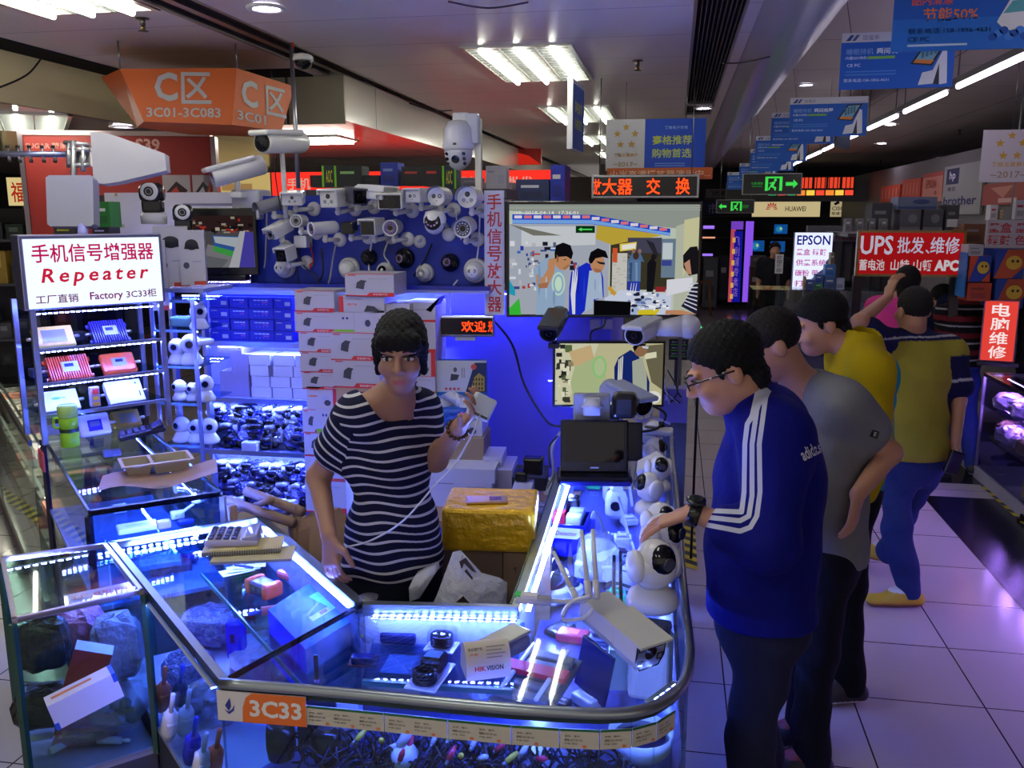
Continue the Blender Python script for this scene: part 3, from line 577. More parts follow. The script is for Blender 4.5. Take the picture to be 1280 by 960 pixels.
for i,(x,z,l)in enumerate([(.08,zs[1],'dark adapter box at the back of the second shelf'),(.2,zs[2],'black adapter at the back of the top shelf'),(.12,zs[0],'flat blue box at the back of the third shelf'),(.10,ZC,'white card box at the back of the shelf bottom')]):
 m=MB();c=[(40,50,120),(14,14,18),(50,60,190),(190,190,220)][i];m.box(-.06,-.02,0,.06,.05,.035,'card',c,.003);m.rect(-.04,-.01,.02,.03,'paint',tuple(min(255,q+50)for q in c),.0355);single('adapter_box',l,'box',m,S@T(x,.18,z))
P=pz(87,556,ZC);t=thing('water_bottle','green translucent water bottle on the case in front of the shelf','bottle',T(P+Vector((.02,-.02,0))))
GN=(150,214,40)
m=MB();m.lathe([(.034,0),(.037,.006),(.037,.055),(.034,.062),(.034,.085),(.037,.09),(.037,.12),(.032,.128)],'gloss',GN,20);m.build('bottle_body',t)
m=MB();m.lathe([(.0376,.064),(.0376,.08)],'gloss',(30,50,20),20,cap=False);m.build('band',t)
m=MB();m.lathe([(.035,.126),(.039,.13),(.039,.17),(.034,.178)],'gloss',(176,220,110),20);m.build('lid',t)
m=MB();m.tube([(-.036,0,.12),(-.066,0,.115),(-.068,0,.08),(-.037,0,.075)],.006,'gloss',GN);m.build('handle',t)
# ================================================================ booth back: camera board, shelving, partition
YB=4.30
BLUE=(20,60,215)
def onB(x,y,Y=YB):return py(x,y,Y)
b0=onB(318,352);b1=onB(606,364);t0=onB(340,232)
t=thing('camera_board','blue board hung with rows of surveillance cameras','display board',T(0,0,0))
m=MB();m.box(b0.x-.02,YB,1.66,b1.x+.05,YB+.03,2.1,'paint',(10,38,150));m.build('board',t)
m=MB();m.box(-2.72,YB-.10,1.628,b1.x+.04,YB+.34,1.645,'gloss',(150,160,235));m.box(-2.72,YB-.105,1.645,b1.x+.04,YB+.0,1.665,'gloss',(14,30,150));m.build('ledge',t)
t=thing('shelf_unit','blue-lit back shelving below the camera board, stocked with boxes and bagged cables','shelf',T(0,0,0))
xs0,xs1=-2.62,-1.18
zz=[onB(300,427).z,onB(300,497).z,onB(300,562).z,onB(300,632).z]
m=MB();m.box(xs0,YB+.34,.3,xs1+.02,YB+.36,1.63,'paint',(170,176,230));m.build('back_panel',t)
for z in zz:m=MB();m.box(xs0,YB-.02,z-.02,xs1,YB+.34,z,'gloss',(120,130,200));m.box(xs0,YB-.03,z-.022,xs1,YB-.02,z+.002,'metal',(140,150,215));m.build('shelf',t)
for x in(xs0,onB(262,500).x):m=MB();m.box(x-.01,YB-.02,.2,x+.01,YB+.02,1.63,'metal',(150,160,230));m.build('post',t)
for i,z in enumerate([1.626]+[q-.024 for q in zz[:3]]):led('led_strip',(xs0+.05,YB+.02,z),(xs1-.02,YB+.02,z),t,w=.008,s=[16,24,28,32][i],col=(.14,.22,1.0)if i!=1 else LEDW)
b=MB();b.box(-1.20,YB+.10,0,-.26,YB+.14,1.63,'paint',(86,80,190));b.box(-.30,YB+.08,0,-.24,YB+.14,2.0,'gloss',(130,120,190));structure('wall_booth',b)
t=thing('light_strip','bright blue light strip under the ledge beside the camera boxes','light strip',T(0,0,0));led('led_strip',(-1.45,YB-.0,1.624),(-.62,YB-.0,1.624),t,w=.012,s=11,col=(.10,.12,1.0));led('led_strip',(-.60,YB-.02,1.2),(-.3,YB-.02,1.2),t,w=.010,s=6,col=(.10,.12,1.0))
RED=(206,44,44)
def carton(name,label,M,W,Dp,Hh,group=None,style='cam',base=(186,182,194),cat='box'):
 """carton standing on local origin; front face is -y"""
 t=thing(name,label,cat,M,group);j='card'
 m=MB();m.box(-W/2,0,0,W/2,Dp,Hh,j,base);m.build('box_body',t)
 m=MB();F=FR((0,-.0005,0));m.push(F)
 if style=='cam':
  m.poly([(-W/2,0),(W/2,0),(W/2,Hh*.17),(-W*.0,Hh*.17),(-W*.06,Hh*.05),(-W/2,Hh*.05)],'paint',RED);m.text('智能摄像机',W*.22,Hh*.09,W*.3,Hh*.08,'paint',(235,200,200),.0008)
  m.poly([(-W*.28,Hh*.36),(-W*.12,Hh*.30),(-W*.09,Hh*.6),(-W*.05,Hh*.68),(-W*.17,Hh*.72),(-W*.26,Hh*.6)],'paint',(62,60,66),.0008);m.ell(-W*.29,Hh*.46,W*.06,Hh*.12,'paint',(180,178,190),.0006)
  m.text('Network Camera',W*.18,Hh*.78,W*.38,Hh*.06,'paint',(150,148,160),.0008);m.rect(-W*.44,Hh*.9,-W*.28,Hh*.94,'paint',RED,.0008);m.rect(-W/2,Hh*.965,W/2,Hh,'paint',(200,90,90),.0006)
 elif style=='dome':
  m.rect(W*.36,0,W/2,Hh,'paint',RED);m.rect(-W*.42,Hh*.86,-W*.1,Hh*.9,'paint',(200,80,70),.0008);m.rect(-W*.42,Hh*.55,-W*.15,Hh*.62,'paint',(220,120,80),.0008);m.ell(W*.18,Hh*.3,W*.11,Hh*.13,'paint',(56,54,64),.0008);m.ell(W*.12,Hh*.52,W*.13,Hh*.1,'paint',(176,176,190),.0006)
 elif style=='bullet':
  m.rect(-W/2,0,-W*.40,Hh,'paint',RED);m.text('摄像机',-W*.2,Hh*.5,W*.22,Hh*.14,'paint',(226,110,60),.0008);m.rect(-W*.34,Hh*.8,W*.0,Hh*.86,'paint',(150,150,150),.0008);m.poly([(W*.05,Hh*.05),(W*.12,Hh*.45),(W*.28,Hh*.4),(W*.42,Hh*.08)],'paint',(54,54,58),.0008)
 elif style=='green':
  m.rect(-W/2,0,0,Hh*.17,'paint',(120,190,40));m.rect(-.001,0,.001,Hh,'paint',(150,150,170),.0008);m.ell(-W*.27,Hh*.72,W*.03,Hh*.06,'paint',(40,50,120),.0008);m.ell(-W*.17,Hh*.72,W*.03,Hh*.06,'paint',(40,50,120),.0008);m.ell(W*.33,Hh*.5,W*.07,Hh*.17,'paint',(60,60,80),.0008);m.ell(W*.31,Hh*.62,W*.09,Hh*.1,'paint',(180,180,200),.0006)
 elif style=='plainred':
  m.rect(-W/2,0,W/2,Hh*.12,'paint',RED);m.rect(-W*.3,Hh*.6,W*.2,Hh*.66,'paint',(160,160,175),.0008)
 elif style=='net':
  m.text('■■■■',.0,Hh*.72,W*.6,Hh*.1,'paint',(190,210,255),.0008);m.text('· · · ·',0,Hh*.35,W*.5,Hh*.06,'paint',(150,170,250),.0008);m.rect(W*.05,Hh*.48,W*.3,Hh*.56,'paint',(190,70,170),.0008)
 elif style=='label':m.rect(W*.1,Hh*.25,W*.4,Hh*.6,'paint',(170,170,190),.0008);m.rect(-W*.4,Hh*.7,-W*.1,Hh*.78,'paint',(150,150,170),.0008)
 m.build('print',t);return t
Ys=4.02
def stackbox(x0,x1,y0,y1,style,label,Y=Ys,Dp=.2,g='stacked camera boxes',base=(186,182,194)):
 a=py(x0,y1,Y);c=py(x1,y0,Y);return carton('camera_box',label,T((a.x+c.x)/2,Y,a.z),c.x-a.x,Dp,c.z-a.z-.001,g,style,base)
for i,(y0,y1,dx)in enumerate([(363,389,0),(390,415,0),(415,440,5),(440,465,7),(465,486,9)]):
 stackbox(369+dx,417+dx,y0,y1,'cam',['top box of the left column of camera boxes','second box down the left column of camera boxes','middle box of the left column of camera boxes','fourth box down the left column of camera boxes','fifth box down the left column, above the dome camera box'][i])
stackbox(384,421,484,511,'dome','dome camera box with a red end under the left column')
stackbox(379,410,512,541,'cam','camera box below the dome camera box');stackbox(396,434,511,541,'green','white box with dome camera picture behind the shoulder of the woman',Ys-.02)
stackbox(381,420,541,570,'cam','camera box low in the left column');stackbox(382,430,570,600,'plainred','red-striped box low in the left column')
stackbox(383,432,600,640,'cam','bottom box of the left column beside the wooden chair')
stackbox(432,492,342,370,'cam','topmost camera box, alone on the middle stack',Ys-.03);stackbox(424,480,371,390,'bullet','box with a black bullet camera under the topmost box',Ys-.02)
stackbox(418,468,391,416,'green','white and green box in the middle stack',Ys-.02);stackbox(469,483,388,416,'plainred','narrow red and white box beside the green one',Ys-.02);stackbox(478,512,380,392,'plainred','flat red and white box beside the top of the head of the woman',Ys-.0)
stackbox(414,470,416,450,'cam','large camera box under the green and white box',Ys-.04);stackbox(417,474,450,484,'cam','second large camera box, behind the neck of the woman',Ys-.04);stackbox(421,476,484,512,'plainred','box hidden by the shoulder of the woman',Ys-.04,base=(170,140,110))
for y0,y1,st,l in[(378,402,'plainred','top box of the right column near the lit sign'),(402,440,'plainred','second box of the right column'),(440,470,'dome','third box of the right column'),(470,492,'cam','fourth box of the right column behind the tissue pack'),(492,520,'cam','lowest box of the right column in view'),(520,640,'plainred','box behind the woman below the right column')]:
 stackbox(505,544,y0,y1,st,l,Ys+.06)
m=MB(FR(py(541,378,4.1)));m.poly([(-.03,-.035),(.03,.02),(.045,.03),(.02,-.01),(-.005,-.045)],'gloss',(12,12,16),.02);m.prism([(-.03,-.035),(.03,.02),(.045,.03),(.02,-.01),(-.005,-.045)],-.08,.02,'gloss',(12,12,16));single('camera_hood','black camera hood jutting out beside the boxes under the ledge','camera',m)
def onshelf(x0,x1,z,hh,style,label,g,base,Y=YB+.02,Dp=.14):
 a=py(x0,400,Y).x;c=py(x1,400,Y).x;return carton('shelf_box',label,T((a+c)/2,Y,z),c-a-.002,Dp,hh,g,style,base)
NB=(8,16,160);hS=(1.62-zz[0])/4.6
for cx,(x0,x1)in enumerate([(262,287),(287,311),(311,342),(342,366)]):
 for k in range(4):
  onshelf(x0+(1 if k%2 else 0),x1,zz[0]+k*hS,hS-.002,'net' if cx in(1,2)else 'label','%s blue adapter box in the %s column on the top shelf'%(['lowest','second','third','topmost'][k],['first','second','third','fourth'][cx]),'blue adapter boxes on the top shelf',NB)
for k,(x0,x1,h0,h1)in enumerate([(270,307,0,.5),(286,308,.5,.85),(270,300,.85,1.0)]):onshelf(x0,x1,zz[1]+h0*(zz[0]-.03-zz[1]),(h1-h0)*(zz[0]-.03-zz[1]),'',['large plain carton on the white box shelf','smaller carton on the large plain one','flat carton under the blue adapter boxes'][k],'plain cartons on the shelf',(150,142,190))
for r,row in enumerate([[(309,336),(336,362),(362,380)],[(310,334),(334,360),(360,380)],[(309,333),(338,364),(364,380)],[(308,336),(339,366),(367,381)]]):
 for k,(x0,x1)in enumerate(row):hh=(zz[0]-.05-zz[1])/4.3;onshelf(x0,x1-1,zz[1]+r*hh,hh-.002,'','small white box, row %d from the bottom, %s in its row, on the middle shelf'%(r+1,['first','second','third'][k]),'small white boxes on the middle shelf',(205,206,230))
def cablebag(P,s,label,seed,g='bagged cables on the shelves'):
 rnd=random.Random(seed);t=thing('cable_bag',label,'cable bag',T(P),g)
 m=MB()
 for k in range(3):
  c=(rnd.uniform(-.3,.3)*s,rnd.uniform(-.1,.2)*s,(.22+.22*k)*s);r=rnd.uniform(.22,.34)*s;ax=rnd.uniform(-.7,.7)
  pts=[(c[0]+r*math.cos(q*.6)*(1+.1*rnd.random()),c[1]+.05*math.sin(q*1.7),c[2]+r*.55*math.sin(q*.6+ax*.2))for q in range(24)]
  m.tube(pts,.014*s/.14,'gloss',[(16,16,30),(24,22,60),(150,150,180)][k if seed%3 else 0],n=5,res=2)
 m.build('cable',t)
 n,mm=13,9;v=[];f=[]
 for j in range(mm+1):
  for i in range(n):
   a=2*PI*i/n;ph=PI*j/mm;q=1+rnd.uniform(-.34,.3);v.append((.56*s*math.cos(a)*math.sin(ph)*q,.3*s*math.sin(a)*math.sin(ph)*q,.42*s+.42*s*math.cos(ph)*q))
 for j in range(mm):
  for i in range(n):f.append((j*n+i,(j+1)*n+i,(j+1)*n+(i+1)%n,j*n+(i+1)%n))
 m=MB();m.add(v,f,*(('film',(225,228,240))if seed%4==0 else('crinkle',[(60,64,170),(30,34,120),(120,126,205)][seed%3])));m.build('bag',t);return t
rr=random.Random(3);nm=['first','second','third','fourth','fifth','sixth','seventh','eighth']
for r,(z,yy)in enumerate([(zz[2],530),(zz[3],600)]):
 for k in range(7):
  x=py(276+k*17+(r*4),yy,YB+.03).x
  for lv in range(2):cablebag((x+rr.uniform(-.02,.02),YB+.06+lv*.03,z+lv*.10),.15,'clear bag of dark cable, %s along the %s, %s layer'%(nm[k],['third shelf','bottom shelf'][r],['lower','upper'][lv]),k*7+r*3+lv)
for k,(x,y,z)in enumerate([(312,536,zz[2]),(292,600,zz[3]),(345,604,zz[3]),(360,622,zz[3])]):
 m=MB();P=py(x,y,YB-.01);m.push(T(P.x,YB-.0,z)@R('Z',20*k));m.box(-.045,-.03,0,.045,.03,.05,'card',(206,208,235),.006);m.rect(-.02,-.01,.02,.012,'paint',(120,130,200),.0505);m.pop();single('adapter_box',['white adapter box among the cables on the third shelf','white pack at the front of the bottom shelf','pale pack in the middle of the bottom shelf','white pack near the chair on the bottom shelf'][k],'box',m)
CW=(212,212,214);CB=(16,16,20)
def lensface(m,r,z,kind,body=CW):
 """lens details on a face of radius r at height z (axis +z)"""
 if kind=='ring':
  m.lathe([(r*.92,z),(r*.92,z+.001),(r*.45,z+.0012),(r*.44,z-.004),(r*.1,z-.004)],'gloss',(70,70,80),18,cap=False);m.ell(0,0,r*.4,r*.4,'dome',(8,8,12),z+.0005)
  for k in range(12):m.ell(r*.68*math.cos(k*PI/6),r*.68*math.sin(k*PI/6),r*.12,r*.12,'dome',(190,190,205)if body!=CB else(150,90,190),z+.0016,n=8)
 elif kind=='two':
  m.ell(-r*.4,r*.05,r*.27,r*.27,'dome',(24,24,30),z+.001);m.ell(r*.4,r*.05,r*.27,r*.27,'dome',(70,70,84),z+.001);m.ell(0,-r*.5,r*.07,r*.07,'dome',(20,20,20),z+.001,n=8);m.ell(-r*.4,r*.05,r*.15,r*.15,'dome',(110,112,130),z+.0015);m.ell(r*.4,r*.05,r*.15,r*.15,'dome',(180,180,195),z+.0015)
 elif kind=='three':
  m.ell(0,r*.35,r*.3,r*.3,'dome',(8,8,12),z+.001);m.ell(-r*.45,-r*.3,r*.24,r*.24,'dome',(130,132,140),z+.001);m.ell(r*.45,-r*.3,r*.24,r*.24,'dome',(130,132,140),z+.001);m.ell(0,-r*.55,r*.06,r*.06,'dome',(10,10,10),z+.001,n=8)
  m.ell(0,r*.35,r*.16,r*.16,'dome',(60,60,80),z+.0015)
 elif kind=='dark':
  m.ell(0,0,r*.9,r*.9,'dome',(6,6,9),z+.001);m.lathe([(r*.45,z+.0015),(r*.4,z+.004),(r*.38,z+.001)],'gloss',(24,24,30),18,cap=False)
def wallmount(m,a,base,col=CW):
 """joint arm from the body underside point a to a round foot centred at base on the board (facing -y)"""
 m.cyl(a,(a[0],a[1],a[2]-.02),.012,'gloss',col);m.sph((a[0],a[1],a[2]-.025),.016,'gloss',col,10,6);m.cyl((a[0],a[1],a[2]-.025),(base[0],base[1]-.012,base[2]),.011,'gloss',col)
 m.push(T(base)@R('X',90));m.lathe([(.036,0),(.036,.006),(.026,.014),(.014,.018)],'gloss',col);m.pop()
GC='cameras on the blue board'
def cam_box(label,P,face,col=CW,W=.085,Hh=.07,L=.16,yaw=0,pitch=12,hood=True,foot=(.05,.0,-.05),dark=False):
 """rectangular housing camera; looks along -y"""
 t=thing('box_camera',label,'security camera',T(P),GC);A=R('Z',yaw)@R('X',pitch)
 m=MB(A);m.box(-W/2,-L*.5,-Hh/2,W/2,L*.5,Hh/2,'gloss',col,.008);hb=m.build('housing',t)
 if hood:m=MB(A);m.box(-W/2-.004,-L*.62,Hh/2-.002,W/2+.004,L*.35,Hh/2+.007,'gloss',col,.003);m.box(-W/2-.005,-L*.6,Hh/2-.02,-W/2-.001,L*.35,Hh/2+.004,'gloss',col);m.box(W/2+.001,-L*.6,Hh/2-.02,W/2+.005,L*.35,Hh/2+.004,'gloss',col);m.build('sun_hood',hb)
 m=MB(A@T(0,-L*.5-.001,0)@R('X',90));rr_=min(W,Hh)*.5
 m.rect(-W*.44,-Hh*.42,W*.44,Hh*.42,'gloss',(10,10,13)if dark else tuple(int(q*.93)for q in col),.0004);lensface(m,rr_*.95,.0006,face,col);m.build('lens',hb)
 m=MB();wallmount(m,(0,.02,-Hh/2),(foot[0],YB-P[1],foot[2]),CW);m.build('bracket',t);return t
def cam_bullet(label,P,face,col=CW,r=.032,L=.13,yaw=0,pitch=10,foot=(.03,0,-.06),hood=False,cup=None):
 t=thing('bullet_camera',label,'security camera',T(P),GC);A=R('Z',yaw)@R('X',pitch)
 m=MB(A@R('X',90));m.lathe([(r*.7,-L*.5),(r*.95,-L*.42),(r,-L*.3),(r,L*.42),(r*1.06,L*.44),(r*1.06,L*.5),(r*.94,L*.5),(r*.92,L*.46)],'gloss',col);hb=m.build('housing',t)
 m=MB(A@T(0,-L*.46,0)@R('X',90));lensface(m,r*.9,0,face,cup or col);m.build('lens',hb)
 if hood:m=MB(A@R('X',90));v=[];f=[];n=12
 if hood:
  for j,zq in enumerate((-L*.3,L*.68)):
   for i in range(n+1):a=PI*(-.08+1.16*i/n);v.append((r*1.15*math.cos(a),r*1.15*math.sin(a),zq))
  for i in range(n):f.append((i,i+1,n+2+i,n+1+i))
  m.add(v,f,'gloss',col,True);m.build('sun_hood',hb)
 m=MB();wallmount(m,(0,.01,-r),(foot[0],YB-P[1],foot[2]),CW);m.build('bracket',t);return t
def cam_turret(label,P,face,col=CW,r=.05,yaw=0,tilt=0,ballcol=None):
 """ball camera on the board"""
 t=thing('turret_camera',label,'security camera',T(P.x,YB,P.z),GC)
 m=MB(R('X',90));m.lathe([(r,0),(r,.016),(r*.9,.03),(r*.8,.036)],'gloss',col);m.build('base_ring',t)
 m=MB();m.sph((0,-.034,0),r*.78,'gloss',ballcol or col);hb=m.build('ball',t)
 m=MB(T(0,-.034,0)@R('Z',yaw)@R('X',90+tilt));lensface(m,r*.5,r*.725,face,col);m.lathe([(r*.54,r*.54),(r*.52,r*.71),(r*.3,r*.72)],'gloss',ballcol or col,cap=False);m.build('lens',hb);return t
def cam_ptzhead(label,P,r=.055):
 t=thing('dome_camera',label,'security camera',T(P),GC)
 m=MB();m.lathe([(r*.5,.055),(r*.8,.05),(r,.02),(r,0),(r*.98,-.004)],'gloss',CW);m.build('housing',t)
 m=MB(R('X',-22));m.sph((0,-.004,-.012),r*.86,'gloss',(200,200,206));m.build('ball',t)
 m=MB(R('X',-22)@T(0,-.004,-.012)@R('X',90));m.lathe([(r*.72,r*.45),(r*.68,r*.86),(r*.5,r*.90)],'gloss',(8,8,12));m.ell(0,r*.1,r*.24,r*.24,'dome',(40,26,60),r*.91);
 for k in range(5):a=PI+.3+k*.6;m.ell(r*.5*math.cos(a),r*.5*math.sin(a),r*.10,r*.10,'dome',(150,120,170),r*.91,n=8)
 m.build('lens',t)
 m=MB();m.cyl((0,.0,.05),(.02,YB-P[1]-.0,-.02),.013,'gloss',CW);m.push(T(.03,YB-P[1],-.06)@R('X',90));m.lathe([(.034,0),(.034,.006),(.02,.016)],'gloss',CW);m.pop();m.build('bracket',t);return t
Yc=YB-.13
def B1(x,y,Y=Yc):return onB(x,y,Y)
cam_bullet('grey hooded bullet camera at the upper corner of the board by the screen',B1(341,256),'ring',(120,120,130),.03,.14,-35,14,hood=True)
cam_box('white three-eyed box camera first in the top row',B1(367,248),'three',CW,.10,.058,.15,18,6)
cam_box('white box camera with two large eyes second in the top row',B1(420,248),'three',CW,.095,.082,.15,-8,4)
cam_box('dark faced hooded camera third in the top row',B1(444,245),'dark',(70,70,84),.075,.07,.14,40,6,dark=True)
cam_box('white long-backed camera turned away behind the dark one',B1(468,241),'two',(214,216,220),.09,.06,.2,60,4)
cam_box('black-fronted wide camera in the middle of the top row',B1(493,250),'dark',(216,216,206),.12,.072,.15,0,8,dark=True)
cam_box('white square camera with two eyes right of the black-fronted one',B1(525,245),'two',(206,206,210),.085,.062,.14,-14,2)
cam_bullet('round white camera with two yellowish eyes near the end of the top row',B1(551,246),'two',CW,.041,.13,-4,0,hood=True)
cam_bullet('round white three-eyed camera last in the top row',B1(589,247),'three',CW,.046,.13,-4,0,hood=True)
cam_box('slanted white camera with a ring of lights at the left of the second row',B1(350,287),'ring',CW,.062,.056,.13,-24,22,foot=(-.03,0,-.09))
cam_bullet('small round camera above a junction box in the second row',B1(375,276),'ring',CW,.030,.10,0,0)
cam_bullet('long silver bullet camera pointing left in the second row',B1(405,285),'ring',(210,210,220),.032,.15,-38,4,cup=CB)
cam_box('small black square camera in the second row',B1(437,284),'dark',(26,26,30),.062,.058,.10,4,6,hood=False,dark=True)
cam_box('white hooded camera with a dark face in the middle of the second row',B1(466,284),'dark',CW,.08,.075,.12,-6,4,dark=True)
cam_bullet('round cupped camera with a dark eye in the second row',B1(492,284),'ring',(206,206,210),.037,.11,0,4,cup=CB)
cam_ptzhead('white hanging dome camera with a dark eye in the second row',B1(545,278)+Vector((0,-.02,0)))
cam_bullet('bullet camera with a ring of lights at the end of the second row',B1(582,284),'ring',CW,.042,.13,0,6,hood=True)
cam_turret('white two-eyed ball camera low at the left of the board',B1(344,336),'two',CW,.055,-12,0)
cam_box('small white camera with a dark face above the two-eyed ball camera',B1(358,317),'dark',CW,.066,.07,.09,-12,12,dark=True)
cam_turret('white smoke-detector style camera on the lower row',B1(426,337),'',CW,.056,0,0)
cam_turret('black ball camera above the lower row',B1(451,323),'dark',CB,.042,-10,10)
cam_turret('large black ball camera with a purple eye',B1(497,324),'ring',CB,.05,-20,0)
cam_turret('white ball camera half hidden by the topmost box',B1(472,341),'dark',CW,.046,0,-20)
cam_turret('white ball camera with a ring of lights, lower row',B1(523,343),'ring',CW,.047,-12,0,(214,214,216))
cam_turret('black ball camera with a shining face, lower row',B1(555,330),'ring',CB,.046,-6,-10)
cam_turret('big white two-eyed ball camera at the lower right end of the board',B1(588,340),'two',CW,.062,-6,0)
t=thing('junction_box','white junction box under the small round camera','junction box',T(onB(378,302,YB-.05)),GC);m=MB();m.box(-.034,-.03,-.03,.034,.05,.03,'gloss',CW,.006);m.rect(-.02,-.02,.02,.02,'gloss',(180,180,186),.031);m.build('box_body',t)
t=thing('wall_bracket','spare white bracket between the black ball cameras','bracket',T(onB(525,302,YB)),GC);m=MB();m.push(R('X',90));m.lathe([(.032,0),(.032,.006),(.014,.02)],'gloss',CW);m.pop();m.cyl((0,0,0),(.01,-.06,.02),.011,'gloss',CW);m.build('arm',t)
for i,(pts,c)in enumerate([([(420,305),(416,325),(412,350),(405,360)],(150,150,160)),([(465,300),(461,330),(463,350),(459,352)],(205,205,210)),([(486,300),(480,318),(487,330),(484,340)],(205,205,210)),([(372,305),(378,330),(395,345),(400,360)],(20,20,24)),([(387,302),(392,325),(388,330)],(150,30,30)),([(402,310),(404,340),(398,352)],(16,16,20)),([(540,305),(528,330),(517,345)],(16,16,20)),([(577,300),(572,285),(570,260)],(200,200,206)),([(600,260),(598,310),(592,345)],(200,200,206)),([(334,262),(332,320),(330,335)],(130,130,140)),([(572,350),(563,365),(563,395)],(205,205,220)),([(370,310),(373,350),(371,362)],(14,14,18))]):
 m=MB();m.tube([onB(x,y,YB-.03)for x,y in pts],.0045,'gloss',c,n=6,res=4)
 if i in(1,2,4):e=onB(*pts[-1],YB-.03);m.cyl(e,e+Vector((0,0,-.02)),.006,'gloss',[(0,0,0),(220,220,225),(226,190,40),(0,0,0),(200,40,40)][i])
 single('camera_cable',['grey lead of the long silver camera','white lead with a plug under the dark-faced camera','white lead with a yellow plug below the cupped camera','black lead from the junction box','red lead hanging under the junction box','black lead beside the smoke-detector style camera','black lead beside the white ring-lit ball camera','white lead behind the last top-row camera','white lead down the end of the board','grey lead at the left edge of the board','white lead running down from the big ball camera to the lit sign','black lead below the small dark-faced camera'][i],'cable',m,None,'camera leads on the blue board')
def big_bullet(label,P,yaw,pitch,col,s=1.0,dark=False,stand=True):
 t=thing('bullet_camera',label,'security camera',T(P));A=R('Z',yaw)@R('X',pitch)@Matrix.Scale(s,4)
 m=MB(A@R('X',90));m.push(Matrix.Diagonal((1,.9,1,1)));m.lathe([(.05,-.14),(.055,-.13),(.055,.12),(.05,.125)],'gloss',col,28);m.pop();hb=m.build('housing',t)
 m=MB(A);m.box(-.057,-.155,.03,.057,.1,.055,'gloss',col,.01);m.build('sun_hood',hb)
 m=MB(A@T(0,-.126,0)@R('X',90));m.ell(0,0,.046,.042,'gloss',(8,8,10)if dark else(70,70,160),.0005);lensface(m,.034,.001,'dark' if dark else 'three');m.build('lens',hb)
 if stand:m=MB();m.cyl((0,0,-.03*s),(0,.0,-.1*s),.014*s,'gloss',col);m.box(-.03*s,-.03*s,-.13*s,.03*s,.04*s,-.1*s,'gloss',col,.005);m.build('bracket',t)
 return t
big_bullet('white bullet camera tilted down at the near end of the board top',py(296,214,4.2),-52,16,(205,206,210),1.0)
m=MB();P=py(310,262,4.25);m.box(P.x-.09,4.25,P.z-.05,P.x+.06,4.4,P.z+.1,'gloss',(190,190,205),.01);m.rect(P.x-.05,4.28,P.x+.03,4.36,'paint',(150,150,170),P.z+.1005);single('camera_housing','white boxy camera housing under the tilted bullet camera','security camera',m)
t=big_bullet('dark-faced wide camera on a post above the board',py(352,178,4.15),-18,4,(214,214,206),1.05,True,False);m=MB();m.cyl((0,0,-.04),(.005,.0,-.36),.012,'gloss',(190,190,196));m.tube([(-.03,0,-.04),(-.04,0,-.15),(-.02,.0,-.33)],.003,'gloss',DARK);m.build('post',t)
P=py(369,160,4.3);m=MB();top=py(368,38,4.6);m.cyl((py(373,235,4.4)),(top.x,4.55,2.9),.011,'metal',(160,162,170));single('pole','thin steel pole rising from the board to the ceiling channel','pole',m)
m=MB();Pq=py(365,50,4.55);m.push(FR(Pq,0));m.poly([(-.012,-.05),(.012,-.045),(.016,.0),(.01,.06),(-.008,.06),(-.003,.0)],'paint',(200,40,40),.014);m.prism([(-.012,-.05),(.012,-.045),(.016,.0),(.01,.06),(-.008,.06),(-.003,.0)],.01,.0139,'paint',(200,40,40));m.pop();single('red_ribbon','red ribbon tied near the top of the thin pole','ribbon',m)
t=thing('dome_camera','little dome camera on the thin pole below the ribbon','security camera',T(py(379,75,4.5)));m=MB();m.lathe([(.03,.03),(.05,.02),(.052,-.004)],'gloss',(206,206,200));m.cyl((-.05,0,.02),(0,0,.02),.014,'gloss',(206,206,200));m.build('housing',t);m=MB();m.sph((0,0,-.002),.046,'dome',(10,10,12),16,8,-1,0);m.build('ball',t)
P=py(573,180,4.3);t=thing('dome_camera','large white pan-tilt dome camera hanging from a post behind the board','security camera',T(P))
m=MB();m.lathe([(.025,.11),(.05,.105),(.072,.07),(.077,.0),(.076,-.02),(.07,-.03)],'gloss',(214,216,220),28);m.box(-.008,-.079,-.01,.008,-.074,.0,'paint',(60,60,60));m.build('housing',t)
m=MB();m.sph((0,0,-.035),(.068,.068,.088),'gloss',(200,202,214),24,12,-1,.1);m.build('ball',t)
m=MB(T(0,-.064,-.075)@R('X',112));m.ell(0,0,.02,.02,'dome',(8,8,12),.002)
for k in range(6):m.ell((-.042 if k%2 else .042),-.025+.025*(k//2),.009,.009,'dome',(24,24,30),-.008+.003*(k//2),n=10)
m.build('lens',t)
m=MB();m.box(-.025,-.02,.1,.05,.03,.145,'gloss',(214,216,220),.008);m.box(.045,-.02,.0,.1,.03,.14,'gloss',(200,202,206),.006);m.build('bracket',t)
m=MB();m.box(.075,.03,-.55,.105,.06,.12,'metal',(190,190,192));m.build('post',t)
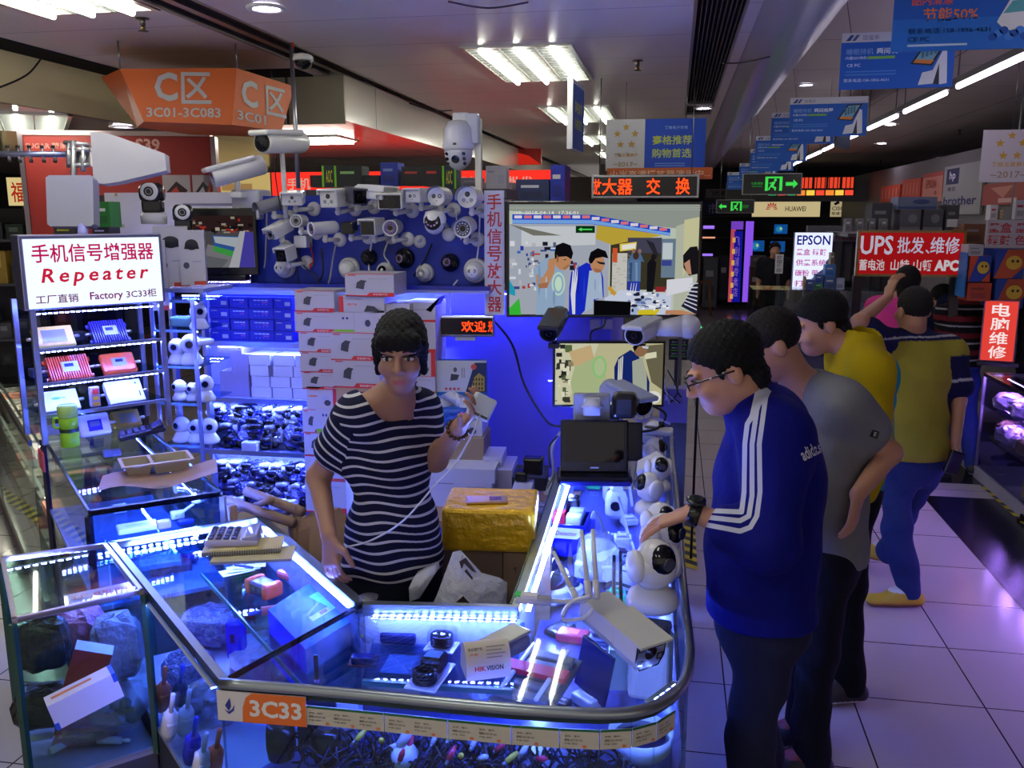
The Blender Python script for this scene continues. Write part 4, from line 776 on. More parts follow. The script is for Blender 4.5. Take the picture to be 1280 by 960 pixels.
# ================================================================ televisions
def tvthing(name,label,cx,cy,d,W,Hh,cat='television',bez=.014,stand=False):
 P=pd(cx,cy,d);t=thing(name,label,cat,FR(P,math.degrees(YAW)))
 m=MB();m.box(-W/2,-Hh/2,-.05,W/2,Hh/2,0,'gloss',(10,10,12),.004);m.build('casing',t)
 return t
def picture(t,W,Hh,x0,y0,x1,y1,ops,g='glow:.8'):
 m=MB();sx=W/(x1-x0);sy=Hh/(y1-y0);z=.001
 f=lambda p:((p[0]-(x0+x1)/2)*sx,((y0+y1)/2-p[1])*sy)
 for o in ops:
  c=o[1];z+=.00012
  if o[0]=='p':pts=[f((min(max(a[0],x0),x1),min(max(a[1],y0),y1)))for a in o[2]];m.poly(pts,g,c,z)
  elif o[0]=='r':a=f((max(o[2],x0),min(o[5],y1)));b_=f((min(o[4],x1),max(o[3],y0)));m.rect(a[0],a[1],b_[0],b_[1],g,c,z)
  elif o[0]=='e':q=f((o[2],o[3]));m.ell(q[0],q[1],o[4]*sx,o[5]*sy,g,c,z)
  elif o[0]=='t':q=f((o[3],o[4]));m.text(o[2],q[0],q[1],o[5]*sx,o[6]*sy,g,c,z,.01)
 m.build('screen',t)
SK=(196,140,100);WH=(215,222,225);NV=(20,40,190)
rng=random.Random(5)
ops=[('r',(196,206,190),0,62,945,605),('p',(150,158,150),[(0,62),(945,62),(945,150),(830,180),(0,95)]),('p',(186,192,172),[(830,170),(945,130),(945,605),(830,605)]),('p',(206,204,160),[(870,140),(945,125),(945,290),(870,420)]),('r',(170,176,190),0,160,500,605),('p',(205,210,215),[(60,170),(430,170),(430,260),(60,270)]),('p',(120,120,110),[(0,160),(260,215),(120,215)])]
for k in range(60):
 x=rng.uniform(0,330);y=rng.uniform(230,470);c=rng.choice([(60,70,130),(40,60,170),(220,226,235),(90,100,130),(190,190,200),(30,30,50),(180,60,60),(60,110,190)]);ops.append(('r',c,x,y,x+rng.uniform(8,34),y+rng.uniform(6,26)))
ops+=[('r',(60,56,40),505,230,830,480),('p',(196,170,60),[(440,150),(760,215),(640,235),(510,260),(430,230)]),('r',(206,204,196),515,300,590,480),('r',(70,70,90),590,225,760,300),('p',(40,40,50),[(680,235),(720,250),(745,310),(735,330)]),('p',(232,205,90),[(550,255),(635,245),(632,282),(552,292)]),('p',(240,240,230),[(560,262),(630,252),(628,276),(562,284)]),('r',(110,130,150),760,230,830,420),('r',(200,210,215),765,250,815,330),('r',(60,70,150),762,335,812,362),('r',(214,90,50),516,275,540,345),('p',(28,70,200),[(15,112),(410,115),(800,182),(800,216),(410,160),(15,158)]),('p',(120,170,235),[(15,138),(410,140),(800,202),(800,214),(410,158),(15,156)])]
for k in range(16):x=25+k*48;y=118+max(0,(k-7))*7.4;ops.append(('r',[(230,220,230),(225,120,130)][k%2],x,y,x+38,y+14))
ops+=[('r',(10,50,20),330,168,425,202),('p',(90,240,110),[(342,185),(360,176),(360,182),(412,182),(412,188),(360,188),(360,194)]),('r',(90,120,160),592,330,658,440),('p',(80,110,150),[(590,340),(612,300),(622,285),(628,330)]),('p',(80,110,150),[(675,345),(655,300),(645,288),(640,330)]),('e',(70,50,40),632,312,15,20),('r',(40,60,170),594,438,656,490),('e',(150,110,90),620,290,9,10),('e',(150,110,90),650,290,9,10),('p',(20,20,26),[(690,350),(712,322),(735,345),(728,440),(722,490),(690,490)]),('e',(30,24,24),720,320,12,16),('r',(150,40,50),735,465,785,490),('p',(206,214,235),[(480,520),(560,480),(690,490),(815,500),(815,605),(470,605)]),('p',(170,185,220),[(650,520),(700,520),(640,605),(600,605)]),('p',(225,225,235),[(790,430),(920,418),(920,480),(790,510)])]
for k in range(34):x=rng.uniform(490,780);y=rng.uniform(490,590);ops.append(('e',rng.choice([(240,244,250),(30,34,60),(120,140,190),(235,236,240)]),x,y,rng.uniform(6,20),rng.uniform(4,11)))
ops+=[('p',(220,200,40),[(650,580),(760,575),(740,605),(648,605)]),('p',(24,22,26),[(866,310),(900,270),(935,266),(945,300),(945,400),(900,410),(870,370)]),('p',(190,140,115),[(872,350),(900,330),(912,405),(890,400)]),('p',(30,32,60),[(945,430),(915,470),(880,540),(865,560),(945,605)])]
for k in range(7):ops.append(('p',(210,210,220),[(880+k*4,545-k*16),(945,575-k*22),(945,581-k*22),(880+k*4,552-k*16)]))
ops+=[('p',SK,[(945,600),(870,580),(790,580),(785,600),(860,605)]),('p',(60,190,60),[(0,570),(50,520),(60,605),(0,605)]),('p',(40,160,190),[(0,430),(30,480),(30,510),(0,500)]),('p',(150,176,205),[(118,380),(170,330),(205,315),(250,360),(275,400),(280,520),(265,605),(132,605),(140,500)]),('p',SK,[(195,330),(228,320),(232,350),(222,400),(190,470),(135,450),(135,400),(165,420),(190,380)]),('e',SK,268,335,40,48),('p',(16,14,18),[(225,300),(232,262),(268,248),(305,262),(318,300),(310,330),(285,315),(240,318),(228,330)]),('e',(190,225,205),246,450,34,58),('e',(150,176,205),246,450,26,48),('e',(200,230,205),246,450,18,36),('p',(24,44,200),[(300,470),(310,390),(350,365),(385,345),(455,375),(470,420),(475,515),(430,530),(360,605),(300,605)]),('p',(170,190,215),[(400,385),(455,380),(462,420),(470,520),(425,525),(415,570),(380,590)])]
for k in range(3):ops.append(('p',(225,228,235),[(318+k*12,385-k*7),(324+k*12,382-k*7),(318+k*7,500),(326+k*3,600),(318+k*3,600),(308+k*7,500)]))
ops+=[('e',SK,440,350,36,46),('p',(14,12,16),[(395,330),(405,295),(440,275),(480,290),(494,325),(465,318),(430,325),(412,350),(400,350)]),('p',(30,30,40),[(430,338),(478,346),(476,356),(450,352)]),('p',(210,160,60),[(490,470),(505,460),(540,495),(525,510)]),('p',(10,10,14),[(425,530),(612,538),(610,605),(425,605)]),('t',(235,238,240),'-10  2018-04-14  17:36:01',180,105,320,16)]
for(x,y,w_,h_,c)in[(150,430,12,150,(130,156,190)),(185,470,10,120,(170,196,220)),(225,520,14,80,(132,158,192)),(345,430,8,150,(16,30,160)),(375,470,6,110,(40,66,220)),(430,455,10,60,(150,170,198)),(455,470,6,44,(186,204,222))]:ops.append(('e',c,x,y,w_*.5,h_*.5))
ops+=[('p',(150,100,70),[(236,305),(246,320),(244,345),(236,340)]),('p',(170,116,84),[(268,372),(296,352),(300,362),(276,382)]),('p',(170,116,80),[(140,452),(196,440),(190,470),(150,472)]),('p',(166,112,84),[(420,372),(462,380),(456,394),(430,392)]),('p',(30,26,30),[(270,330),(284,328),(284,332),(270,334)]),('p',(60,80,120),[(600,345),(614,345),(612,436),(600,436)]),('p',(120,150,190),[(628,345),(640,345),(642,436),(632,436)])]
for k in range(26):x=rng.uniform(515,590);ops.append(('r',(150,150,146),x,306+k*6.5,x+rng.uniform(8,24),308+k*6.5))
for k in range(9):ops.append(('p',(176,186,172),[(0,78+k*3),(945,70+k*10),(945,72+k*10),(0,79+k*3)])if k<3 else('r',rng.choice([(230,232,236),(60,80,150),(120,130,150)]),62+k*7,300+(k%3)*22,72+k*7,314+(k%3)*22))
for k in range(22):x=rng.uniform(640,800);y=rng.uniform(520,575);ops.append(('r',rng.choice([(250,250,252),(30,34,70),(90,110,170),(200,206,224)]),x,y,x+rng.uniform(6,22),y+rng.uniform(4,10)))
for k in range(3):ops.append(('p',(236,238,244),[(604+k*12,490),(608+k*12,490),(612+k*13,445),(610+k*13,445)]))
t=tvthing('television','large wall television showing two men at the counter',754.5,325,4.25,.934,.552)
picture(t,.905,.523,0,65,945,603,ops)
m=MB();m.box(-.35,-.272,.0006,.35,-.266,.002,'gloss',(60,60,66));m.build('bezel_strip',t)
ops=[('r',(196,192,150),200,755,748,1080),('p',(214,212,180),[(200,755),(420,755),(380,880),(250,1080),(200,1080)])]
for k in range(40):x=rng.uniform(200,270);y=rng.uniform(760,1060);ops.append(('r',rng.choice([(230,228,200),(60,60,50),(150,140,110),(90,110,70),(40,40,44)]),x,y,x+rng.uniform(10,36),y+rng.uniform(8,30)))
ops+=[('p',(206,178,130),[(270,800),(380,765),(400,840),(330,900),(300,880)]),('p',(176,190,140),[(300,880),(400,830),(450,860),(470,1000),(450,1080),(300,1080),(280,960)]),('e',(150,200,130),425,880,38,60),('e',(180,200,150),425,880,26,46),('p',(110,104,80),[(640,770),(748,760),(748,1000),(690,960)]),('p',(226,224,190),[(650,810),(710,800),(712,830),(655,840)]),('p',(22,40,110),[(500,880),(520,830),(580,790),(620,820),(660,900),(680,960),(680,1080),(505,1080)]),('p',(170,176,160),[(590,850),(640,830),(665,920),(670,1060),(600,1080)])]
for k in range(3):ops.append(('p',(215,215,205),[(520+k*9,840-k*8),(526+k*9,838-k*8),(524+k*7,1080),(516+k*7,1080)]))
ops+=[('e',(150,110,80),630,790,34,36),('p',(14,12,14),[(590,775),(610,756),(660,756),(650,770),(620,770),(600,800)]),('p',(205,210,220),[(636,770),(670,772),(668,785),(640,780)]),('e',(230,230,225),700,1040,40,34),('e',(20,20,20),650,1050,30,26),('e',(20,20,20),480,1040,24,30),('e',(225,225,210),520,1065,36,30)]
t=tvthing('television','smaller second screen under the big television',761,468,4.2,.530,.318)
picture(t,.508,.296,203,758,745,1082,ops)
m=MB();m.box(-.06,-.33,-.06,.06,-.155,-.03,'gloss',(12,12,14),.01);m.build('stand',t)
ops=[('r',(96,92,96),0,0,100,100),('r',(60,40,40),0,0,100,30),('p',(150,150,156),[(30,55),(100,75),(100,100),(20,100)]),('p',(120,124,130),[(0,70),(60,85),(50,100),(0,100)])]
for k in range(40):x=rng.uniform(0,95);y=rng.uniform(2,32);ops.append(('r',rng.choice([(200,60,50),(190,180,160),(60,50,60),(30,26,30),(220,200,180),(150,90,70)]),x,y,x+rng.uniform(3,10),y+rng.uniform(2,7)))
ops+=[('p',(60,110,190),[(38,38),(80,40),(76,72),(40,58)]),('p',(80,190,90),[(40,58),(74,70),(72,82),(38,68)]),('p',(210,220,230),[(40,40),(78,42),(76,62),(42,52)]),('p',(30,26,40),[(5,30),(12,28),(14,70),(6,68)]),('p',(215,216,225),[(62,95),(80,30),(88,30),(76,100),(60,100)]),('p',(90,80,200),[(76,100),(88,30),(100,34),(100,100)])]
P=py(276,302,4.2);t=thing('television','screen standing on the blue shelves at the left of the camera board','television',FR(P,14));W,Hh=.36,.335
m=MB();m.box(-W/2,-Hh/2,-.04,W/2,Hh/2,0,'gloss',(10,10,14),.004);m.build('casing',t);picture(t,W-.03,Hh-.075,0,0,100,100,ops,'glow:.45');m=MB();m.box(-W/2+.004,-Hh/2+.002,.0005,W/2-.004,-Hh/2+.036,.004,'gloss',(16,16,34));m.build('speaker_bar',t)
m=MB();m.box(-.12,-.03-Hh/2,-.08,.12,-Hh/2+.0,.03,'gloss',(12,12,16),.006);m.build('stand',t)
P=pz(742,603,ZT);t=thing('test_monitor','small black desk monitor on the counter, switched off','monitor',ST((P.x,P.y+.03,ZT),math.degrees(YAW)-2))
W,Hh=.275,.215;F=T(0,0,.03)@R('X',90-12)@T(0,Hh/2,0)
m=MB(F);m.box(-W/2,-Hh/2,-.03,W/2,Hh/2,0,'gloss',(14,14,17),.008);m.build('casing',t)
m=MB(F);m.rect(-W/2+.02,-Hh/2+.045,W/2-.02,Hh/2-.015,'dome',(4,4,8),.0008);m.text('▬▬▬',0,-Hh/2+.022,.035,.006,'paint',(170,176,190),.001);m.build('screen',t)
m=MB();m.box(-.15,-.06,.0,.15,.10,.03,'gloss',(18,18,26),.01);m.box(-.14,-.085,.0,.14,-.05,.018,'gloss',(24,30,120),.006);m.ell(.09,-.07,.022,.012,'gloss',(14,14,40),.019);m.build('base',t)
m=MB(F@T(0,0,-.05));m.box(-W/2+.06,-.06,-.02,W/2+.06,Hh/2-.01,.018,'gloss',(16,16,20),.006);single('black_case','black equipment case behind the small desk monitor','case',m,t.matrix_world.copy())
P=pd(740,513,3.62);m=MB(FR(P,math.degrees(YAW)));m.box(-.075,-.055,-.03,.075,.07,0,'gloss',(150,152,170),.01);single('flat_aerial','flat grey panel behind the desk monitor','aerial',m)
t=thing('camera_bracket','white plastic camera bracket in front of the grey panel','bracket',FR(pd(740,508,3.56),math.degrees(YAW)));m=MB();m.box(-.035,-.04,-.02,.035,.035,0,'gloss',(196,196,214),.006);m.push(R('X',-90));m.lathe([(.05,-.0),(.03,.015),(.02,.03)],'gloss',(200,200,214));m.pop();m.build('bracket_body',t)
t=big_bullet('grey camera with a black hood lying behind the desk monitor',pd(786,498,3.7),44,10,(150,156,186),.9,True,False);m=MB();m.box(-.05,-.19,-.05,.05,-.10,.05,'gloss',(8,8,10),.02);m.build('sun_hood',t);t.matrix_world=T(pd(783,497,3.7))
t=big_bullet('white camera on a long tapered bracket beneath the big television',pd(806,413,3.95),-22,6,(200,202,212),.9,True,False);m=MB();m.cyl((.03,.05,0),(.17,.02,.02),.03,'gloss',(206,206,216),.05);m.sph((.19,.02,.02),.055,'gloss',(200,200,214));m.build('bracket',t)
t=big_bullet('black camera hanging below the left corner of the big television',pd(693,405,4.05),-6,18,(30,30,36),.85,True,True)
P=py(581,408,4.2);t=thing('scrolling_sign','small red scrolling light sign lit with greeting characters, beside the boxes','led sign',FR(P,8));W,Hh=.29,.105
m=MB();m.box(-W/2,-Hh/2,-.04,W/2,Hh/2,0,'metal',(176,178,190),.008);m.build('case',t);m=MB();m.rect(-W/2+.01,-Hh/2+.012,W/2-.01,Hh/2-.012,'gloss',(20,6,8),.0008);m.build('display',t)
m=MB();ledtext(m,'欢迎',.045,0,.125,.055);ledtext(m,'光'[:1],.125,0,.022,.055);m.build('lettering',t);m=MB();m.box(-.05,-Hh/2-.02,-.04,.05,-Hh/2,-.01,'gloss',(200,206,225),.003);m.build('stand',t)
P=py(852,405,5.2);t=thing('scrolling_sign','tiny red light sign seen under the lower corner of the big television','led sign',FR(P,8));m=MB();m.box(-.06,-.035,-.03,.06,.035,0,'paint',(60,40,40));m.build('case',t);m=MB();ledtext(m,'批发',0,0,.10,.05,(255,110,30));m.build('lettering',t)
m=MB();m.box(-.01,-P.z,-.03,.01,-.035,-.01,'metal',GREY);m.build('post',t)
P=py(618,317,4.26);t=thing('vertical_sign','tall narrow white sign with a column of red characters beside the big television','sign',FR(P,4));W,Hh=.098,.60
m=MB();m.box(-W/2,-Hh/2,-.008,W/2,Hh/2,0,'paint',(205,203,214),.002);m.build('board',t);m=MB();m.text('手机信号放大器',0,0,W*.72,Hh*.96,'paint',(196,44,40),.001,.03,vert=True);m.build('lettering',t)
P=py(621,235,4.4);P=py(621,235,4.7);t=carton('shelf_box','small printed box standing behind the top of the vertical sign',ST((P.x,4.68,py(480,235,4.75).z-.011)),.11,.08,.12,None,'label');
P=py(577,490,4.12);t=thing('wall_calendar','blue and white desk calendar with a picture of cameras under the small lit sign','calendar',FR((P.x,4.12,P.z),8));W,Hh=.245,.31
m=MB();m.box(-W/2,-Hh/2,-.05,W/2,Hh/2,0,'card',(60,100,190));m.build('back',t)
m=MB();m.rect(-W/2,.0,W/2,Hh/2,'card',(200,204,220),.0006);m.poly([(.02,.0),(W/2,.0),(W/2,Hh/2-.01),(.065,Hh/2-.01)],'paint',(30,50,90),.001);m.poly([(.04,.005),(.112,.005),(.112,.075),(.085,.095),(.06,.07),(.05,.03)],'paint',(170,150,70),.0014)
for i in range(4):
 for j in range(3):m.rect(.055+i*.014,.012+j*.022,.062+i*.014,.026+j*.022,'paint',(60,50,40),.0018)
m.ell(.06,.125,.014,.014,'paint',(205,80,80),.0018);m.poly([(-.055,.055),(-.02,.06),(-.01,.085),(-.05,.09)],'paint',(60,62,76),.001);m.ell(-.03,.11,.009,.012,'paint',(90,90,110),.001)
for i in range(3):m.rect(.0+i*.007,.07,.002+i*.007,.12,'paint',(80,84,100),.001)
for i in range(4):m.ell(-.075+i*.02,.016,.007,.006,'paint',(206,70,60),.001,n=10)
m.rect(-W/2,-.075,W/2-.01,.0,'paint',(30,110,190),.0006);m.rect(-W/2,-Hh/2,W/2-.02,-.075,'paint',(40,100,160),.0007)
for i in range(7):
 for j in range(3):m.rect(-.10+i*.03,-.065+j*.018,-.092+i*.03,-.057+j*.018,'paint',(130,180,220),.001)
m.build('print',t)
P=py(563,521,3.98);t=thing('tissue_pack','blue tissue pack with a pink flower and a tissue sticking out','tissue pack',FR((P.x,3.98,P.z),6))
m=MB();m.box(-.085,-.05,-.09,.085,.04,0,'bag',(24,80,190),.02);m.build('pack',t);m=MB();m.text('清风',-.05,.0,.04,.02,'paint',(150,190,240),.001)
for k in range(7):a=k*.9;m.ell(.058+.016*math.cos(a),-.01+.02*math.sin(a),.012,.016,'paint',(226,120,160),.0012+.0001*k,n=10)
m.ell(.058,-.01,.008,.01,'paint',(206,60,110),.003,n=10);m.ell(-.065,.012,.011,.015,'paint',(20,40,120),.001);m.build('print',t)
m=MB();v=[];f=[]
for j in range(5):
 for i in range(9):u=i/8;v.append((-.07+.15*u+.02*math.sin(j),.03+.018*j+.012*math.sin(u*7+j),-.05+.03*math.sin(u*9+j*1.3)*(1-.1*j)))
for j in range(4):
 for i in range(8):f.append((j*9+i,j*9+i+1,(j+1)*9+i+1,(j+1)*9+i))
m.add(v,f,'bag',(205,208,222),True);m.build('tissue',t)
def pile(name,label,x0,x1,y0,y1,Y,Dp,base,style='',yaw=4):
 a=py(x0,y1,Y);c=py(x1,y0,Y);return carton(name,label,ST(((a.x+c.x)/2,Y,a.z),yaw),c.x-a.x,Dp,c.z-a.z-.001,None,style,base)
pile('camera_box','white box with a green edge under the tissue pack',532,602,527,549,4.0,.22,(205,206,222),'green')
pile('carton','plain brown carton under the white box by the hand of the woman',530,604,549,586,3.95,.25,(150,128,100))
pile('white_box','long white box, upper one under the brown carton',536,618,588,601,3.8,.28,(200,202,222))
pile('white_box','long white box, second under the brown carton',536,614,602,616,3.8,.28,(196,198,220),'label')
pile('white_box','long white box, lowest under the brown carton',536,622,617,632,3.8,.28,(200,202,222))
pile('white_box','upright white box with a round hole beside the brown carton',604,627,572,592,3.95,.2,(190,190,216),'label')
pile('white_box','tall white box leaning at the end of the long white boxes',618,640,588,630,3.9,.25,(170,170,206))
t=thing('side_bench','low bench holding the white boxes and yellow parcel behind the counter','bench',T(-1.03,3.30,0));m=MB();zb_=py(580,633,3.8).z-.004;m.box(-.10,.3,zb_-.03,.62,.95,zb_,'paint',(150,120,90));m.build('top',t)
for x in(-.06,.56):
 for y in(.36,.9):m=MB();m.box(x-.02,y-.02,0,x+.02,y+.02,zb_-.03,'paint',(120,96,70));m.build('leg',t)
pA=pd(555,632,2.95);pB=pd(672,632,2.95);pzt=pd(610,632,2.95).z;pzb=pd(610,688,2.95).z
t=thing('parcel','yellow tape-wrapped parcel behind the counter','parcel',ST(((pA.x+pB.x)/2,pA.y-.02,pzb),6));m=MB();w_=(pB-pA).length;m.box(-w_/2,0,0,w_/2,.25,pzt-pzb,'foil',(240,186,26),.012);m.build('wrapped_body',t)
ptop=pzt
t=thing('mobile_phone','gold mobile phone lying on the yellow parcel','phone',ST((pA.x+.13,pA.y+.07,ptop+.001),14));m=MB();m.box(-.07,-.036,0,.07,.036,.008,'metal',(196,160,120),.003);m.build('casing',t);m=MB();m.rect(-.052,-.031,.052,.031,'gloss',(206,176,140),.0085);m.rect(.01,-.02,.05,.02,'gloss',(90,50,40),.0088);m.build('screen',t)
for i,(x0,x1,l)in enumerate([(548,628,'brown carton under the yellow parcel, nearer the woman'),(630,690,'brown carton under the yellow parcel beside the counter')]):
 a=pd(x0,688,2.95);c=pd(x1,688,2.95);w2=(c-a).length;t=carton('carton',l,ST(((a.x+c.x)/2,pA.y+.0,pzb-.33),6),w2-.004,.26,.328,None,'',(140,112,84));m=MB(FR((0,-.001,0)));m.text('↑ ☂',-.02,.27,.05,.03,'paint',(50,40,34));m.build('print',t)
t=thing('side_bench','low bench under the brown cartons','bench',ST((pA.x+.2,pA.y+.0,0),6));m=MB();m.box(-.25,.0,pzb-.36,.3,.27,pzb-.332,'paint',(110,90,80));m.build('top',t)
for x in(-.2,.25):
 for y in(.04,.22):m=MB();m.box(x-.02,y-.02,0,x+.02,y+.02,pzb-.36,'paint',(90,70,60));m.build('leg',t)
for i,(x,y,l)in enumerate([(667,592,'black power adapter standing on white paper box'),(652,600,'small black plug lying beside the power adapter')]):
 m=MB();m.box(-.04+.015*i,-.03,0,.04-.015*i,.03,.07-.03*i,'gloss',(12,12,16),.008);single('power_adapter',l,'adapter',m,T(pd(x,y,3.6)))
pile('white_box','white box between the parcel and the counter end',640,664,612,630,3.3,.14,(170,172,220));pile('black_box','flat black box with white paper on top near the counter end',640,682,598,612,3.6,.2,(24,24,34))
t=thing('wooden_chair','pale wooden chair back and rails behind the counter','chair',T(0,0,0));WD=(134,104,84)
m=MB();pb=[pd(372,665,2.95),pd(378,648,3.0),pd(390,640,3.02),pd(412,640,3.05),pd(425,660,3.05),pd(430,740,2.95),pd(385,760,2.9)]
m.add(pb+[p+Vector((.02,.05,0))for p in pb],[tuple(range(7)),tuple(range(13,6,-1))]+[(i,7+i,7+(i+1)%7,(i+1)%7)for i in range(7)],'paint',WD);m.build('backrest',t)
for q in[((282,625),(368,654)),((308,614),(378,640)),((318,632),(340,625)),((352,645),(372,634))]:
 m=MB();a=pd(*q[0],3.25);c=pd(*q[1],3.05);m.cyl(a,c,.018 if q[0][0]<310 else .011,'paint',WD,n=8);m.build('rail',t)
for q in[(290,632),(366,656),(430,700),(372,642)]:m=MB();a=pd(*q,3.15);m.cyl(a,(a.x,a.y,0),.018,'paint',WD,n=8);m.build('leg',t)
m=MB();a=pd(330,650,3.12);m.box(a.x-.2,a.y-.12,.44,a.x+.22,a.y+.14,.47,'paint',WD,.008);m.build('seat',t)
t=thing('carrier_bag','white plastic carrier bag with loop handles behind the counter','bag',T(pd(578,760,2.62)));o=t.matrix_world.translation.copy()
def bagpts(l,dd):return[pd(x,y,2.62+dd)-o for x,y in l]
L1=[(524,790),(546,744),(566,690),(576,688),(602,716),(624,722),(634,728),(632,790)];c=bagpts([(579,745)],-.05)[0]
rings=[];m=MB();n=len(L1)
fr_=bagpts(L1,0);bkp=bagpts(L1,.08);mid=[(p+c*1.0)/2+Vector((0,-.02,0))for p in fr_]
hole=bagpts([(576,718),(580,712),(588,724),(590,735),(584,728),(578,726)],-.012)
m.add(fr_+mid+[c],[(i,i+1,n+i+1,n+i)for i in range(n-1)]+[(n+i,n+i+1,2*n)for i in range(n-1)],'bag',(200,202,220),True)
m.add(bkp+[p+Vector((0,.04,0))for p in mid]+[c+Vector((0,.06,0))],[(i,i+1,n+i+1,n+i)for i in range(n-1)]+[(n+i,n+i+1,2*n)for i in range(n-1)],'bag',(200,202,220),True)
m.add(fr_+bkp,[(i,i+1,n+i+1,n+i)for i in range(n-1)],'bag',(200,202,220),True);m.build('bag_body',t)
m=MB();m.add(bagpts([(574,702),(582,697),(596,716),(590,714),(580,704),(577,712)],-.03),[(0,1,2,3,4,5)],'matte',(74,62,60));m.add(bagpts([(579,716),(583,711),(591,722),(590,728),(584,730),(579,722)],-.03),[(0,1,2,3,4,5)],'matte',(74,62,60));m.build('handle_opening',t)
m=MB();L2=bagpts([(512,752),(511,735),(517,722),(532,714),(543,710),(544,717),(534,732),(524,748)],-.02);m.add(L2+[p+Vector((0,.05,0))for p in L2],[tuple(range(8)),tuple(range(15,7,-1))]+[(i,8+i,8+(i+1)%8,(i+1)%8)for i in range(8)],'bag',(205,207,222),True);m.build('handle',t)
cable('wall_cable',[py(612,395,4.28),py(640,430,4.34),py(655,480,4.34),py(682,525,4.2),pd(700,533,3.7)],.006,(8,8,14),'black cable looping down the blue wall from the small red sign to the monitor')
cable('wall_cable',[pd(700,540,3.75),pd(690,560,3.7),pd(692,590,3.65),pd(684,610,3.6)],.006,(150,150,170),'pale cable hanging beside the desk monitor')
cable('wall_cable',[pd(697,545,3.7),pd(686,560,3.65),pd(688,585,3.6)],.005,(12,12,20),'black cable hanging beside the desk monitor')
cable('television_cable',[pd(757,398,4.2),pd(754,408,4.2),pd(740,414,4.25),pd(738,428,4.25)],.005,(10,10,14),'black cable dangling between the two screens')
m=MB();m.push(FR(pd(752,404,4.32),math.degrees(YAW)));m.box(-.055,-.03,-.02,-.005,.02,0,'paint',(120,116,190));m.box(.005,-.03,-.02,.055,.02,0,'paint',(120,116,190));m.pop();single('socket_plate','pair of wall sockets between the two screens','socket',m)
for k,pts in enumerate([[(800,500),(815,512),(806,528),(790,520)],[(812,505),(832,518),(822,535),(800,540)],[(795,530),(815,522),(838,530)]]):cable('counter_cable',[pd(x,y,3.8)for x,y in pts],.006,[(190,190,210),(14,14,18),(170,170,220)][k],['white tangled lead behind the row of cameras','black lead behind the row of cameras','pale lead lying behind the row of cameras'][k],'leads behind the row of cameras')
# ================================================================ goods in and on the counters
DK=.672;rnd6=random.Random(11)
def on(x,y,z,rot=0):p=pz(x,y,z);return ST((p.x,p.y,z),rot)
def pan_camera(label,M,s=1.0,base=True):
 t=thing('pan_camera',label,'security camera',M@Matrix.Scale(s,4),'white and black pan cameras along the counter edge')
 m=MB();m.lathe([(.052,0),(.056,.01),(.05,.03),(.03,.045)],'gloss',WHITE,24);m.build('base',t)
 m=MB();m.push(T(0,0,.045));v=[]
 m.lathe([(.026,0),(.045,.02),(.05,.045),(.046,.065),(.03,.078),(.001,.082)],'gloss',WHITE,24);m.pop()
 for sx in(-1,1):m.sph((sx*.044,0,.095),(.016,.03,.036),'gloss',WHITE,12,8)
 m.build('yoke',t)
 m=MB();m.sph((0,-.008,.108),(.040,.044,.042),'gloss',WHITE,20,12);m.build('head',t)
 m=MB();m.sph((0,-.03,.112),(.030,.028,.034),'dome',(8,8,11),18,10);m.build('face',t)
 m=MB(T(0,-.058,.112)@R('X',90));m.ell(0,0,.012,.012,'dome',(60,60,90),.001);m.lathe([(.014,-.002),(.014,.002),(.011,.002)],'gloss',(50,50,60),16,cap=False);m.build('lens',t)
 return t
pan0=None
for x,y,rot,s,l in[(816,588,70,.95,'pan camera third from the far end of the row'),(822,612,20,.95,'pan camera just beyond the hand of the man in blue'),(812,640,-60,1.0,'pan camera under the fingers of the man in blue'),(822,686,40,1.05,'pan camera just nearer than the hand of the man in blue'),(824,716,60,1.25,'large pan camera with a wide black face, second from the near end'),(815,757,35,1.3,'large nearest pan camera behind the big bullet camera')]:
 if pan0 is None:pan0=pan_camera(l,on(x,y,ZT,rot),s)
 else:dup(pan0,on(x,y,ZT,rot)@Matrix.Scale(s,4),l)
t=thing('wall_bracket','white wall arm with a dark socket at the far end of the camera row','bracket',on(812,570,ZT,0));m=MB();m.box(-.085,-.03,.10,.10,.05,.125,'gloss',(200,202,206),.008);m.box(-.08,-.035,0,.03,.04,.10,'gloss',(196,198,204),.008);m.build('arm',t);m=MB();m.lathe([(.038,.125),(.036,.132)],'gloss',(196,196,200));m.lathe([(.028,.132),(.026,.134)],'gloss',(40,36,50));m.build('socket',t);m=MB(FR((0,-.0355,0)));m.rect(-.06,.06,-.052,.07,'gloss',(20,20,24),.001);m.rect(-.035,.06,-.027,.07,'gloss',(20,20,24),.001);m.build('slots',t)
pc=dup(pan0,on(815,566,ZT,80),'pan camera farthest along the row, against the white arm')
t=thing('pan_camera','flat-capped pan camera with black visor between the two farthest cameras','security camera',on(812,608,ZT,30));m=MB();m.lathe([(.05,0),(.05,.02),(.03,.04)],'gloss',WHITE);m.sph((0,0,.07),(.05,.05,.03),'gloss',(10,10,12));m.build('visor',t);m=MB();m.push(T(0,0,.1)@R('Y',-22));m.prism([(-.08,-.03),(.05,-.06),(.06,.05),(-.03,.05)],-.012,.006,'gloss',WHITE);m.pop();m.build('cap',t)
t=thing('bullet_camera','big white bullet camera lying on the counter corner, facing the photographer','security camera',pz(768,800,ZT)and T(pz(775,812,ZT)+Vector((0,0,.055))));
ax=(pd(808,800,1.95)-pd(745,765,2.1));yb=math.degrees(math.atan2(ax.x,-ax.y));A=R('Z',yb)@R('X',9)
hex_=[(-.044,-.012),(-.03,-.038),(.03,-.038),(.044,-.012),(.044,.034),(-.044,.034)]
